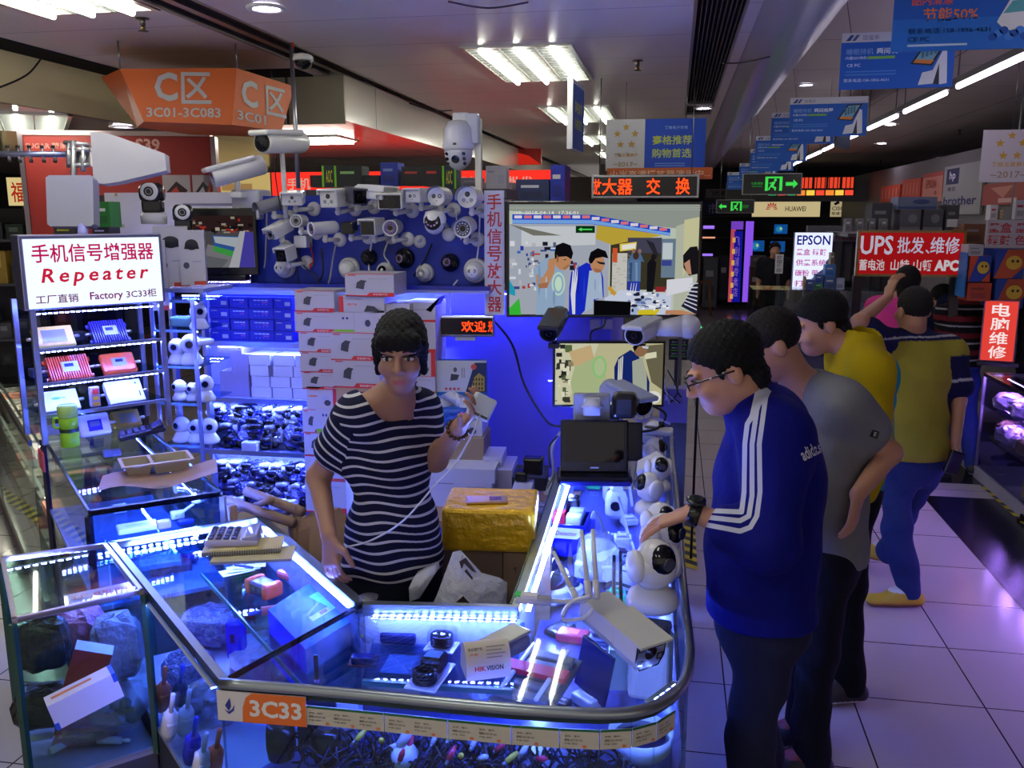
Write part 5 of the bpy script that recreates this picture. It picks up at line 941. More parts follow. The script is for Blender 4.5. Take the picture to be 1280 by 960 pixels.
m=MB(A@R('X',90));m.prism(hex_,-.11,.03,'gloss',(205,205,202));m.prism([(p[0]*1.07,p[1]*1.07)for p in hex_],.032,.112,'gloss',(208,208,205));m.prism(hex_,.028,.034,'gloss',(60,60,62));m.build('housing',t)
m=MB(A@T(0,-.1125,0)@R('X',90));m.poly([(p[0]*1.04,p[1]*1.04)for p in hex_],'gloss',(14,14,18),.0003);m.poly([(p[0]*.92,p[1]*.9)for p in hex_],'gloss',(130,134,160),.0006)
m.ell(0,.004,.018,.018,'dome',(20,14,16),.001);m.ell(0,.004,.011,.011,'dome',(60,30,24),.0013)
for q in[(-.03,-.02),(.03,-.012),(.026,.024),(-.03,.022)]:m.rect(q[0]-.0095,q[1]-.009,q[0]+.0095,q[1]+.009,'gloss',(16,16,20),.001);m.rect(q[0]-.0065,q[1]-.006,q[0]+.0065,q[1]+.006,'dome',(120,124,140),.0013)
m.build('lens',t)
m=MB(A);m.box(-.049,-.13,.034,.049,.02,.04,'gloss',(208,208,205));m.build('sun_hood',t)
M0=t.matrix_world.inverted()
for i,(q0,q1)in enumerate([((692,690),(722,752)),((727,663),(736,748)),((741,662),(746,748))]):
 m=MB();a=M0@pd(*q1,2.16);c=M0@pd(*q0,2.26);m.cyl(a,a+(c-a)*.25,.0085,'gloss',(210,210,214));m.cyl(a+(c-a)*.25,c,.0065,'gloss',(214,214,218),.005);m.build('aerial',t)
m=MB();pts=[M0@pd(x,y,2.14)for x,y in[(738,745),(715,752),(705,765),(706,775),(730,772),(742,760)]];m.tube(pts,.005,'gloss',(205,205,214));m.build('lead',t)
m=MB();m.tube([M0@pd(x,y,2.15)for x,y in[(735,750),(705,752),(685,750)]],.006,'gloss',(200,204,214));a=M0@pd(688,751,2.15);c=M0@pd(645,748,2.15);m.cyl(a,c,.012,'gloss',(206,206,214));m.build('plug',t)
m=MB();m.push(T(M0@pd(662,750,2.15)));m.box(-.02,-.012,.008,.02,.012,.016,'paint',(226,224,226));m.box(-.035,-.012,.008,-.021,.012,.016,'paint',(40,190,70));m.pop();m.build('tag',t)
t=thing('camera_carton','curved printed camera carton lying on the front glass','box',on(607,838,ZT,24));m=MB();w2=.105
v=[];f=[];n=12
for i in range(n+1):
 a=PI*i/n;
 for s in(-1,1):v.append((s*w2/2,-.04*math.cos(a)*1.0,.075*math.sin(a)**.8))
for i in range(n):f.append((2*i,2*i+1,2*i+3,2*i+2))
m.add(v,f,'card',(205,196,186),True);m.add([v[2*i+1]for i in range(n+1)],[tuple(range(n+1))],'card',(60,58,62));m.add([v[2*i]for i in range(n+1)],[tuple(range(n,-1,-1))],'card',(150,146,146));m.build('box_body',t)
m=MB(T(0,-.031,.052)@R('X',62));m.text('HIK',-.022,-.026,.026,.011,'paint',(200,60,40),.006,.03);m.text('VISION',.012,-.026,.04,.011,'paint',(60,56,58),.006,.03)
m.text('智能摄像机',-.03,.018,.034,.007,'paint',(70,66,66),.006);m.text('海康',-.034,.006,.02,.006,'paint',(200,90,70),.005)
for k in range(4):m.rect(-.005,.02-k*.008,.04-(k%2)*.008,.022-k*.008,'paint',(130,124,120),.007)
m.build('print',t)
t=thing('bullet_camera','grey shell camera lying behind the printed carton on the front glass','security camera',on(632,822,ZT,-32));m=MB();m.push(T(0,0,.03)@R('X',90));m.lathe([(.026,-.06),(.03,-.05),(.03,.06)],'gloss',(120,118,124),20);m.lathe([(.03,.06),(.026,.06),(.025,.04)],'gloss',(30,30,36),20);m.pop();m.build('housing',t);m=MB();m.box(-.032,-.07,.052,.032,.06,.06,'gloss',(150,146,146),.004);m.build('sun_hood',t)
def blister(label,M,L=.15,W=.085):
 t=thing('blister_pack',label,'adapter pack',M,'adapter blister packs');m=MB();m.box(-W/2,-L/2,0,W/2,L/2,.006,'gloss',(220,222,236),.003);m.build('tray',t)
 m=MB();m.box(-W*.36,-L*.02,.006,W*.36,L*.40,.05,'gloss',(14,14,22),.012);m.rect(-W*.25,L*.05,W*.25,L*.3,'paint',(90,150,200),.0505);m.build('adapter',t)
 m=MB();
 for k in range(4):m.tube([(W*.33*math.cos(q*PI/8),-L*.26+L*.17*math.sin(q*PI/8),.012+k*.008)for q in range(17)],.0045,'gloss',(12,12,18),res=1)
 m.build('cord',t);m=MB();m.box(-W*.42,-L*.46,.006,W*.42,L*.44,.054,'glass',(240,240,250),.01);m.build('cover',t);return t
b0_=blister('adapter blister pack standing under the front glass beside the printed carton',on(538,846,.834,-6));dup(b0_,on(558,801,.834,-4),'adapter blister pack lying behind the nearer one')
m=MB();q=[V2(pz(x,y,.83))for x,y in[(452,852),(640,864),(656,778),(474,772)]];m.prism(q,.824,.83,'glass',(190,214,240));m.prism([q[0],q[1],(q[1][0],q[1][1]+.012),(q[0][0],q[0][1]+.012)],.818,.832,'gloss',(60,110,110));single('glass_shelf','inner glass shelf under the front counter glass','shelf',m)
t=carton('carton','grey-brown carton under the front glass',on(500,868,.74,2),.11,.15,.06,None,'',(170,158,140));m=MB(T(.02,.11,.0605));m.text('户',.03,-.01,.02,.025,'paint',(40,36,50));m.poly([(-.03,.03),(.0,.03),(-.002,.0)],'paint',(40,36,50));m.build('print',t)
t=thing('tube_pack','clear pack of glowing-looking white tubes with a red band','pack',on(668,858,.80,-14)@R('X',6));m=MB();m.box(-.085,-.10,0,.085,.14,.012,'gloss',(90,92,110),.004)
for i in range(5):m.box(-.07,-.09+i*.045,.012,.07,-.06+i*.045,.03,'gloss',(120,122,140),.004)
m.build('tray',t)
for i,x in enumerate((-.055,.045)):m=MB();m.cyl((x,-.095,.035),(x,.13,.035),.006,'gloss',(245,246,255));m.build('tube',t)
m=MB();m.box(-.086,-.005,.03,.086,.035,.045,'paint',(220,40,70));m.build('band',t)
m=MB();m.box(-.06,-.006,0,.06,.006,.16,'gloss',(16,26,90),.003);single('blue_card','dark blue card leaning upright behind the clear tube pack','card',m,on(737,868,.70,-40)@R('Y',12))
t=thing('camera_housing','white boxy camera housing with a small mark inside the rounded corner','security camera',on(812,866,.71,-8));m=MB();m.box(-.055,-.05,0,.055,.06,.17,'gloss',(236,238,240),.014);m.box(-.05,-.02,.17,.05,.055,.20,'gloss',(40,40,80),.012);m.build('housing',t);m=MB(FR((0,-.051,0)));m.ell(.005,.11,.006,.008,'paint',(70,70,90),.001);m.text('δ',.005,.112,.01,.014,'paint',(40,40,60),.0012);m.build('print',t)
t=thing('white_box','glowing white box below the big bullet camera','box',on(776,856,.70,6));m=MB();m.box(-.035,-.03,0,.035,.03,.12,'card',(200,230,236));m.rect(-.02,-.02,.02,.02,'paint',(90,190,200),.1205);m.build('box_body',t)
m=MB()
for k in range(10):
 a=rnd6.uniform(0,6.28);m.tube([(.03*math.cos(a+q*.7)*(1+.3*rnd6.random()),.03*math.sin(a+q*.7),.01+.012*k)for q in range(7)],.006,'gloss',rnd6.choice([(200,205,225),(150,160,230),(24,24,40)]),n=5,res=2)
single('cable_coil','tangle of pale leads below the big bullet camera','cable',m,on(752,832,.70))
DZ=.70
def dome_pack(label,x,y,col,s=1.0):
 t=thing('dome_camera',label,'security camera',on(x,y,DZ,0)@Matrix.Scale(s,4),'dome cameras inside the counter');m=MB();m.lathe([(.058,0),(.062,.01),(.058,.035),(.05,.045)],'gloss',WHITE);m.build('base',t)
 m=MB();m.lathe([(.060,.02),(.060,.036)],'gloss',col,cap=False);m.build('band',t);m=MB();m.sph((0,0,.045),(.046,.046,.036),'dome',(30,30,60),20,8,0,1);m.build('ball',t);return t
dome_pack('white dome camera with a red band, at the near end of the counter arm',688,728,(220,40,70),1.15);dome_pack('white dome camera nearer than the red-banded one',688,748,(214,216,226),1.2);dome_pack('small white dome camera beside the long aerials',712,742,(210,212,230),.8)
t=thing('detector_box','open blue box of motion detectors with a white label','box',on(706,690,DZ,-2));m=MB();
m.box(-.085,-.05,0,.085,-.045,.13,'gloss',(16,30,190));m.box(-.085,.12,0,.085,.125,.13,'gloss',(16,30,190));m.box(-.085,-.05,0,-.08,.125,.13,'gloss',(16,30,190));m.box(.08,-.05,0,.085,.125,.13,'gloss',(16,30,190));m.box(-.085,-.05,0,.085,.125,.01,'gloss',(16,30,190));m.build('box_body',t)
m=MB(FR((0,-.0505,0)));m.poly([(-.08,.075),(.055,.075),(.07,.09),(.07,.118),(-.08,.118)],'card',(226,228,240),.0006);m.text('PIR Detector',-.005,.096,.12,.018,'paint',(120,30,60),.001,.02);m.build('label',t)
for i,(x,y,c)in enumerate([(-.05,.02,(220,40,90)),(-.04,.08,(200,40,60)),(.03,.03,(190,196,206)),(.035,.085,(150,155,190))]):
 m=MB();m.box(x-.03,y-.025,.05,x+.03,y+.025,.135+.006*i,'gloss',c,.006);single('motion_detector',['red detector pack at the front of the blue box','red detector pack at the back of the blue box','white detector pack at the front of the blue box','grey detector pack at the back of the blue box'][i],'detector',m,t.matrix_world.copy(),'detector packs in the blue box')
t=thing('desk_camera','black ball-headed camera standing behind the detector box','security camera',on(716,664,DZ+.04,0));m=MB();m.lathe([(.07,0),(.072,.02),(.055,.05),(.03,.07)],'gloss',(10,10,16));m.build('base',t);m=MB();m.box(-.028,-.03,.07,.028,.03,.15,'gloss',(10,10,16),.012);m.build('head',t);m=MB();m.box(-.012,-.071,.018,.012,-.066,.03,'paint',(200,60,50));m.build('label',t)
m=MB();m.box(-.09,-.06,0,.09,.06,.04,'gloss',(16,26,150),.004);single('blue_box','flat blue box under the black ball-headed camera','box',m,on(716,664,DZ,0))
t=thing('bagged_camera','large white camera wrapped in crumpled film in the counter arm','security camera',on(748,716,DZ,-6));m=MB();m.lathe([(.085,0),(.09,.03),(.075,.09),(.05,.12),(.01,.13)],'gloss',(232,236,244));m.build('housing',t);m=MB();m.box(-.075,-.085,0,.065,-.04,.065,'gloss',(230,236,244),.008);m.build('bracket',t)
m=MB();v=[];f=[]
for j in range(8):
 for i in range(14):a=2*PI*i/14;q=1+rnd6.uniform(-.1,.1);v.append((.1*q*math.cos(a)*math.cos(j*.21),.1*q*math.sin(a)*math.cos(j*.21),.15*q*math.sin(j*.21)+.004))
for j in range(7):
 for i in range(14):f.append((j*14+i,j*14+(i+1)%14,(j+1)*14+(i+1)%14,(j+1)*14+i))
m.add(v,f,'film',(240,242,250));m.build('wrap',t)
for i,(x,y,s,l)in enumerate([(770,645,1.0,'white turret camera in the middle of the counter arm'),(765,625,.9,'white capped camera behind the white turret'),(768,605,.9,'white camera at the far end near the desk monitor')]):
 t=thing('turret_camera',l,'security camera',on(x,y,DZ,0)@Matrix.Scale(s,4));m=MB();m.lathe([(.045,0),(.05,.02),(.05,.08),(.04,.11),(.015,.125)],'gloss',(225,228,238));m.build('housing',t);m=MB(T(0,-.05,.06)@R('X',90));m.ell(0,0,.022,.022,'dome',(16,16,30),.001);m.build('lens',t)
 m=MB();m.sph((0,0,.125),(.03,.03,.02),'gloss',(40,44,110)if i==1 else(220,222,232),14,6);m.build('cap',t)
mats_=[('small clear pack of white sockets along the bright strip',680,640,(210,215,235)),('small white pack nearer the detectors',684,668,(190,200,235)),('pale switch pack beside the monitor foot',690,618,(200,210,235)),('dark coil pack near the monitor foot',722,612,(40,60,130)),('green lead pack near the monitor foot',742,610,(60,200,120)),('white adapter pack beside the pan cameras',778,690,(220,222,240)),('white switch pack near the hand of the man in blue',786,655,(215,220,240)),('small red and black kit by the pan cameras',775,705,(60,30,70)),('white power pack at the aisle side',784,735,(210,212,236)),('blue box beneath the long aerials',722,738,(24,40,190)),('bright green cable pack behind the bullet camera',770,757,(30,200,130)),('black bagged tool near the detector box',682,706,(24,22,40))]
for i,(l,x,y,c)in enumerate(mats_):
 t=thing('goods_pack',l,'pack',on(x,y,DZ-.02,rnd6.uniform(-25,25)),'small packs in the counter arm');h=.03+.02*(i%3);m=MB();m.box(-.035,-.03,0,.035,.03,h,'gloss',c,.008);m.box(-.02,-.015,h,.02,.018,h+.012,'gloss',tuple(min(255,int(q*1.15)+8)for q in c),.004);m.build('pack_body',t);m=MB();m.rect(-.026,-.024,.026,-.017,'paint',tuple(255-q for q in c),h+.001);m.rect(-.01,-.008,.012,.01,'paint',tuple(max(0,q-70)for q in c),h+.013);m.build('print',t)
for i,(pts,c)in enumerate([([(745,640),(752,655),(760,680),(752,700)],(14,14,20)),([(764,668),(785,672),(792,690),(780,700)],(200,205,230)),([(755,735),(765,728),(790,735),(800,745)],(14,14,24)),([(742,640),(735,660),(738,690)],(190,196,220)),([(700,610),(712,630),(705,650)],(30,30,60))]):cable('counter_cable',[pz(x,y,DZ+.03)for x,y in pts],.006,c,['black loop of cable in the middle of the counter arm','white lead curling by the pan cameras','black lead under the nearest pan camera','grey lead beside the detector box','dark lead along the bright strip'][i],'leads in the counter arm')
for i,(q0,q1)in enumerate([((782,590),(790,632)),((773,640),(785,668)),((767,717),(767,752)),((775,712),(776,752))]):
 m=MB();m.cyl(pz(*q1,ZT-.10),pz(*q0,ZT-.10)+Vector((0,0,.06)),.006,'gloss',(210,212,222)if i<2 else(14,14,18));single('rod_aerial',['white rod aerial inside the counter beside the pan cameras','shorter white rod aerial nearer the hand of the man in blue','black rod aerial behind the big bullet camera','second black rod aerial behind the big bullet camera'][i],'aerial',m,None,'rod aerials in the counter')
for i,(x,y,w2,d2,hh,c,l)in enumerate([(500,800,.05,.03,.03,(30,34,70),'dark adapter at the inner edge under the front glass'),(588,786,.06,.02,.02,(20,22,40),'black flat adapter behind the printed carton'),(640,788,.04,.04,.05,(150,190,210),'pale blue box behind the grey shell camera'),(700,790,.05,.03,.02,(24,24,40),'black unit above the clear tube pack'),(716,800,.03,.05,.03,(200,60,90),'small red pack beside the blue card'),(752,800,.05,.03,.04,(40,60,170),'blue box under the tail of the big bullet camera'),(600,872,.06,.03,.015,(200,206,230),'white card pack at the front edge beside the blister pack'),(735,880,.04,.03,.03,(210,214,236),'white plug pack at the front edge near the blue card'),(700,884,.03,.02,.025,(30,30,60),'dark plug at the front edge below the tube pack'),(625,868,.03,.03,.04,(60,70,150),'navy pack at the front edge below the printed carton')]):
 t=thing('goods_pack',l,'pack',on(x,y,.832 if x<630 and y<850 else DK,20*i),'small packs under the front glass');m=MB();m.box(-w2,-d2,0,w2,d2,hh,'gloss',c,.006);m.build('pack_body',t);m=MB();m.rect(-w2*.6,-d2*.4,w2*.5,d2*.3,'paint',tuple(min(255,q+60)for q in c),hh+.001);m.build('print',t)
m=MB()
for k in range(100):
 cx=rnd6.uniform(-.86,-.10);cy=1.80+.06*rnd6.random()+(cx+.9)*.07;r=rnd6.uniform(.03,.06);a0=rnd6.uniform(0,6)
 m.tube([(cx+r*math.cos(a0+q*.75),cy+.04*math.sin(a0+q*.75)*(1+.2*rnd6.random()),.69+.07*rnd6.random()*(q%3)/2+.01*q/3)for q in range(9)],.003,'gloss',rnd6.choice([(12,12,18),(20,20,34),(40,44,90),(16,16,20)]),n=5,res=3)
tag(m.build('cable_heap'),'heap of black cables behind the front glass below the paper tickets','cables',kind='stuff')
for k,(x,y)in enumerate([(478,927),(487,935),(510,938),(515,915),(540,930),(560,950),(575,945),(600,948),(620,938),(633,952),(650,945),(672,948),(560,925),(590,933),(500,950),(445,925)]):
 c=[(230,206,70),(226,226,230),(214,50,80)][k%3];m=MB();m.push(on(x,y,.76,rnd6.uniform(-80,80))@R('Y',rnd6.uniform(20,80)));m.lathe([(.0065,0),(.007,.02),(.004,.034)],'gloss',c,10);m.lathe([(.004,-.012),(.004,0)],'metal',(200,200,205),8);m.pop();single('plug','%s plug lying in the cable heap, %s from the number plate'%(['yellow','white','pink-red'][k%3],['first','second','third','fourth','fifth','sixth','seventh','eighth','ninth','tenth','eleventh','twelfth','thirteenth','fourteenth','fifteenth','sixteenth'][sorted(range(16),key=lambda q:[478,487,510,515,540,560,575,600,620,633,650,672,561,590,500,445][q]).index(k)]),'plug',m,None,'plugs in the cable heap')
t=carton('white_box','small white box lit behind the paper ticket',on(432,930,.70,8),.07,.05,.11,None,'label',(215,218,235));m=MB();m.lathe([(.03,0),(.033,.03),(.02,.05)],'gloss',(226,228,236));m.cyl((-.01,0,.05),(.02,0,.1),.012,'gloss',(226,228,236));single('small_camera','small white camera low behind the middle of the front glass','security camera',m,on(506,955,.72,20))
m=MB();m.box(-.05,-.004,0,.05,.004,.14,'gloss',(16,20,60));single('black_card','black card hanging behind the front glass below the number plate','card',m,on(398,935,.70,4))
t=thing('white_bowl','white bowl-shaped camera cover low at the rounded corner','cover',on(800,945,.70,0));m=MB();m.lathe([(.05,0),(.075,.03),(.08,.07),(.076,.07),(.07,.035),(.02,.01)],'gloss',(226,228,236));m.build('bowl',t);m=MB();m.lathe([(.07,.05),(.06,.06),(.02,.062)],'dome',(16,16,50));m.build('dome',t)
for i,(x,y,l)in enumerate([(352,945,'black speaker-shaped unit below the number plate'),(410,950,'round black unit beside the small white box')]):
 m=MB();m.push(T(0,0,.03));m.lathe([(.032,-.03),(.036,0),(.034,.05),(.02,.06)],'gloss',(14,14,20));m.pop();m.ell(0,0,.02,.02,'dome',(60,60,80),.0905);single('black_unit',l,'speaker',m,on(x,y,.70))
SHZ=.782
t=thing('router_box','large blue boxed device under the diagonal glass','box',T(0,0,0))
q=[pz(335,762,SHZ+.07),pz(397,722,SHZ+.07),pz(462,762,SHZ+.07),pz(382,812,SHZ+.07)];q0=[Vector((p.x,p.y,SHZ-.09))for p in q]
cs=[(16,50,170),(24,90,190),(150,150,205),(40,60,190),(20,30,200),(20,30,210)]
m=MB();m.add(q0+q,[(3,2,1,0),(4,5,6,7),(3,2,6,7)[::1],(2,1,5,6)[::1],(1,0,4,5),(0,3,7,4)],'card',[(16,40,160),(20,90,185),(176,178,215),(40,60,190),(40,60,190),(20,36,215)]);m.build('box_body',t)
cq=sum(q,Vector())/4;xd=(q[2]-q[3]).normalized();yd=(q[0]-q[3]).normalized();F=Matrix(((xd.x,yd.x,0,cq.x),(xd.y,yd.y,0,cq.y),(0,0,1,SHZ+.071),(0,0,0,1)))
m=MB(F);m.poly([(-.05,.0),(.03,.035),(.055,.035),(-.03,-.005)],'paint',(110,120,190));m.rect(-.04,-.05,.05,-.02,'paint',(150,160,220));m.rect(.0,-.045,.03,-.025,'paint',(110,60,120),.0012);m.poly([(.05,-.05),(.09,-.05),(.09,.09),(.02,.09)],'paint',(90,190,220));m.rect(-.08,.05,-.04,.055,'paint',(60,130,210));m.build('print',t)
def tool(name,label,cat,x,y,z,rot):return thing(name,label,cat,on(x,y,z,rot))
ORG=(236,100,56)
t=tool('cable_tester','orange and grey cable tester lying under the glass','tester',330,742,SHZ,-28);m=MB();m.box(-.055,-.03,0,.055,.03,.045,'gloss',(70,66,110),.008);m.build('tester_body',t)
for x in(-.045,.045):m=MB();m.box(x-.014,-.036,-.002,x+.014,.036,.05,'gloss',ORG,.01);m.build('bumper',t)
m=MB(FR((0,-.0305,0)));m.rect(-.03,.01,.03,.036,'gloss',(20,20,30),.001);m.rect(-.02,.015,-.004,.03,'gloss',(90,90,100),.002);m.rect(.004,.015,.02,.03,'gloss',(90,90,100),.002);m.build('sockets',t)
t=tool('cable_tester','long orange and dark punch-down tool behind the cable tester','tool',372,730,SHZ,-24);m=MB();m.box(-.09,-.016,.005,.0,.016,.035,'gloss',(224,96,96),.01);m.box(.0,-.018,.003,.07,.018,.038,'gloss',(40,40,80),.008);m.box(.065,-.014,.008,.09,.014,.03,'gloss',ORG,.006);m.build('handle',t);m=MB();m.cyl((.09,0,.02),(.125,0,.02),.004,'metal',SILVER);m.build('blade',t);m=MB();m.ell(.03,0,.02,.012,'gloss',(120,200,215),.0386);m.box(-.0,-.0185,.012,.02,-.017,.03,'gloss',ORG);m.build('label',t)
t=tool('screwdriver','orange-handled tool pointing at the blue boxed device','tool',352,768,SHZ,32);m=MB();m.cyl((-.06,0,.02),(.06,0,.02),.014,'gloss',(226,110,110));m.build('handle',t);m=MB();m.cyl((.06,0,.02),(.10,0,.02),.008,'gloss',(235,238,250));m.build('tip',t);m=MB();m.cyl((-.06,0,.02),(-.10,0,.018),.007,'gloss',(90,110,200));m.build('tail',t)
t=tool('plug_tester','orange plug end near the blue boxed device','tool',312,775,.66,30);m=MB();m.sph((0,0,.02),(.022,.018,.018),'gloss',ORG);m.build('head',t);m=MB();m.cyl((-.015,0,.02),(-.04,0,.02),.006,'metal',(160,150,150));m.cyl((-.012,.01,.02),(-.036,.014,.02),.004,'metal',(160,150,150));m.build('pins',t)
t=tool('knob','round orange knob at the far edge under the diagonal glass','knob',389,728,SHZ,0);m=MB();m.sph((0,0,.018),.018,'gloss',(226,110,110));m.build('knob_body',t)
t=tool('blue_handset','bright blue handheld tester under the glass, standing on bagged goods','tester',297,822,.62,14);m=MB();m.box(-.03,-.02,0,.03,.02,.13,'gloss',(20,40,225),.012);m.build('handset_body',t);m=MB(FR((0,-.0205,0)));m.rect(-.014,.06,.0,.09,'gloss',(30,30,90),.001);m.build('display',t)
t=tool('rod_aerial','small black aerial standing by the seam of the diagonal glass','aerial',396,850,.80,0);m=MB();m.cyl((0,0,0),(0,0,.07),.006,'gloss',(14,14,18));m.build('rod',t);m=MB();m.sph((0,0,-.002),.008,'gloss',(210,150,225));m.build('foot',t)
for i in range(3):
 m=MB();m.box(-.055,-.03,0,.055,.03,.0015,'card',(222,232,232));m.rect(-.02,.0,.02,.012,'paint',(90,90,120),.002);single('paper_slip',['white paper slip, topmost of those beside the notebook','white paper slip in the middle beside the notebook','white paper slip lowest beside the notebook'][i],'paper',m,on(312-i*8,706+i*4,SHZ+.012-.004*i,24+10*i),'paper slips under the diagonal glass')
m=MB();m.box(-.004,-.04,0,.004,.04,.008,'gloss',(50,50,90),.002);single('pen','dark pen lying on the paper slips','pen',m,on(305,709,SHZ+.0145,80))
for i,(x,y,z,c,l)in enumerate([(200,705,.75,(222,222,236),'white paper stack on the pink box at the end of the diagonal counter'),(215,722,.68,(230,130,140),'pink box at the end of the diagonal counter')]):
 m=MB();m.box(-.07,-.05,0,.07,.05,.06 if i else .02,'card',c,.003);m.rect(-.05,-.03,.05,.0,'paint',tuple(max(0,q-30)for q in c),.0605 if i else .0205);single(['paper_stack','pink_box'][i],l,['paper','box'][i],m,on(x,y,z,36))
t=tool('blue_tub','blue tub with a pale lid near the notebook','tub',238,712,.68,0);m=MB();m.lathe([(.028,0),(.03,.05),(.03,.075)],'gloss',(20,50,200));m.build('tub_body',t);m=MB();m.lathe([(.033,.075),(.033,.086)],'gloss',(130,190,230));m.build('lid',t)
t=tool('notebook','spiral notebook with a yellowed cover under the calculator','notebook',305,689,ZT+.001,19);m=MB();m.box(-.12,-.055,0,.12,.06,.012,'card',[(150,146,120),(196,180,116),(150,146,130),(150,146,130),(150,146,130),(150,146,130)]);m.rect(-.1,-.04,-.02,.0,'paint',(226,214,170),.0125);m.build('cover',t);m=MB()
for i in range(32):m.tube([(-.115+i*.0074,-.055+.008*math.cos(a),.006+.009*math.sin(a))for a in(0,1.05,2.1,3.14,4.2,5.2,6.28)],.0011,'metal',(50,50,56),n=4,res=1)
m.build('spiral',t)
m=MB();m.box(-.125,-.05,0,.12,.065,.009,'card',[(150,146,130),(190,180,150),(140,136,124),(140,136,124),(140,136,124),(140,136,124)]);single('notebook','lower notebook jutting out beneath the spiral notebook','notebook',m,on(318,697,ZT-.0,17)@T(0,0,-.0095+.0105))
t.matrix_world=t.matrix_world@T(0,0,.0105)
def calculator(name,label,M,W,L,body,keyc,disp):
 t=thing(name,label,'calculator',M);m=MB();m.box(-W/2,-L/2,0,W/2,L/2,.022,'gloss',body,.008);m.build('case',t)
 m=MB();m.push(T(0,L*.33,.026)@R('X',14));m.box(-W*.45,-L*.14,-.008,W*.45,L*.15,.008,'gloss',tuple(int(q*.9)for q in body),.004);m.rect(-W*.38,-L*.08,W*.38,L*.1,'dome',disp,.0085);m.pop();m.build('display',t)
 for r in range(4):
  for c in range(5):m=MB();m.box(-W*.43+c*W*.175,-L*.45+r*L*.145,.020,-W*.43+c*W*.175+W*.14,-L*.45+r*L*.145+L*.105,.028,'gloss',keyc if c<4 else(60,50,90),.003);m.build('key',t)
 return t
calculator('calculator','grey desk calculator on the spiral notebook',on(293,675,ZT+.024,19)@R('Z',-90)@R('X',-3),.135,.165,(170,164,180),(44,40,80),(150,150,190))
calculator('calculator','black calculator lying at the foot of the repeater shelf',on(178,543,ZC+.02,38)@R('Z',-90)@R('X',8),.10,.19,(26,20,40),(50,36,70),(60,60,110))
def foilbag(label,M,sx,sy,sz,mat,col,seed,name='parts_bag',cat='bag of parts',group=None):
 r_=random.Random(seed);t=thing(name,label,cat,M,group);n,mm=14,9;v=[];f=[]
 for j in range(mm+1):
  for i in range(n):
   a=2*PI*i/n;ph=PI*j/mm;q=1+r_.uniform(-.10,.10);e=lambda c,p:math.copysign(abs(c)**p,c)
   v.append((sx*e(math.cos(a),.6)*e(math.sin(ph),.6)*q,sy*e(math.sin(a),.6)*e(math.sin(ph),.6)*q,sz+sz*e(math.cos(ph),.7)*q))
 for j in range(mm):
  for i in range(n):f.append((j*n+i,(j+1)*n+i,(j+1)*n+(i+1)%n,j*n+(i+1)%n))
 m=MB();m.add(v,f,mat,col);m.build('bag',t)
 if mat=='film':
  m=MB()
  for k in range(9):m.sph((r_.uniform(-.6,.6)*sx,r_.uniform(-.5,.5)*sy,sz*r_.uniform(.3,1.3)),(sx*.28,sy*.26,sz*.3),'gloss',r_.choice([(60,60,90),(150,150,180),(30,30,50),(110,110,170),(190,190,210)]),8,5)
  m.build('parts',t)
 return t
LW=lambda x,y,z,rot=0:on(x,y,z,rot)
foilbag('black film-wrapped pouch in the small glass case',LW(58,835,.72,30),.075,.05,.075,'bag',(22,20,20),1,'wrapped_pouch','pouch')
foilbag('second dark pouch below the wrapped one in the small glass case',LW(62,905,.56,20),.09,.06,.06,'bag',(18,16,18),2,'wrapped_pouch','pouch')
t=thing('red_box','red box with a white top behind the white and blue box','box',LW(103,858,.68,30)@R('Y',20));m=MB();m.box(-.05,-.03,0,.05,.03,.12,'card',(206,50,36));m.rect(-.05,-.03,.05,.03,'card',(220,214,226),.1205);m.build('box_body',t)
t=thing('white_box','white box with blue corners tilted in the small glass case','box',LW(112,886,.72,46)@R('Y',-14));m=MB();m.box(-.085,-.025,0,.085,.03,.075,'card',(206,202,206));m.box(-.0855,-.0255,-.0,-.075,.0305,.02,'paint',(30,80,180));m.box(.075,-.0255,.05,.0855,.0305,.0755,'paint',(30,80,180));m.rect(-.07,.0,.03,.012,'paint',(200,120,70),.0756);m.build('box_body',t)
foilbag('pink-tinted bag of parts at the back of the small glass case',LW(100,812,.66,10),.08,.06,.07,'bag',(190,110,150),3);foilbag('pale crumpled bag at the back corner of the small glass case',LW(150,845,.60,40),.075,.06,.10,'bag',(170,168,190),4)
foilbag('clear bag low in the small glass case',LW(150,905,.50,10),.08,.07,.06,'film',(225,225,240),5);foilbag('flat clear bag of red strips at the bottom of the small glass case',LW(110,925,.47,30),.09,.05,.035,'film',(240,160,160),6)
for i,(x,y,z,r)in enumerate([(52,925,.50,30),(80,935,.48,70),(140,930,.47,10),(120,915,.5,40)]):
 m=MB();m.cyl((-.04,0,.012),(.03,0,.012),.011,'gloss',(196,196,206));m.cyl((.03,0,.012),(.055,0,.012),.006,'gloss',(226,226,230));single('plastic_tube',['white plastic connector tube at the near corner of the small case','white plastic connector tube beside the red strips','white plastic connector tube under the clear bag','white plastic connector tube in the middle of the small case'][i],'connector',m,LW(x,y,z,r),'white connector tubes in the small case')
t=thing('red_lettered_paper','white paper with red characters lying at the back of the small glass case','paper',LW(128,742,.90,43));m=MB();m.box(-.10,-.045,0,.10,.045,.0012,'card',(206,190,226));m.text('工厂 直销 中心',0,.005,.17,.032,'paint',(206,60,90),.002,.02);m.build('sheet',t)
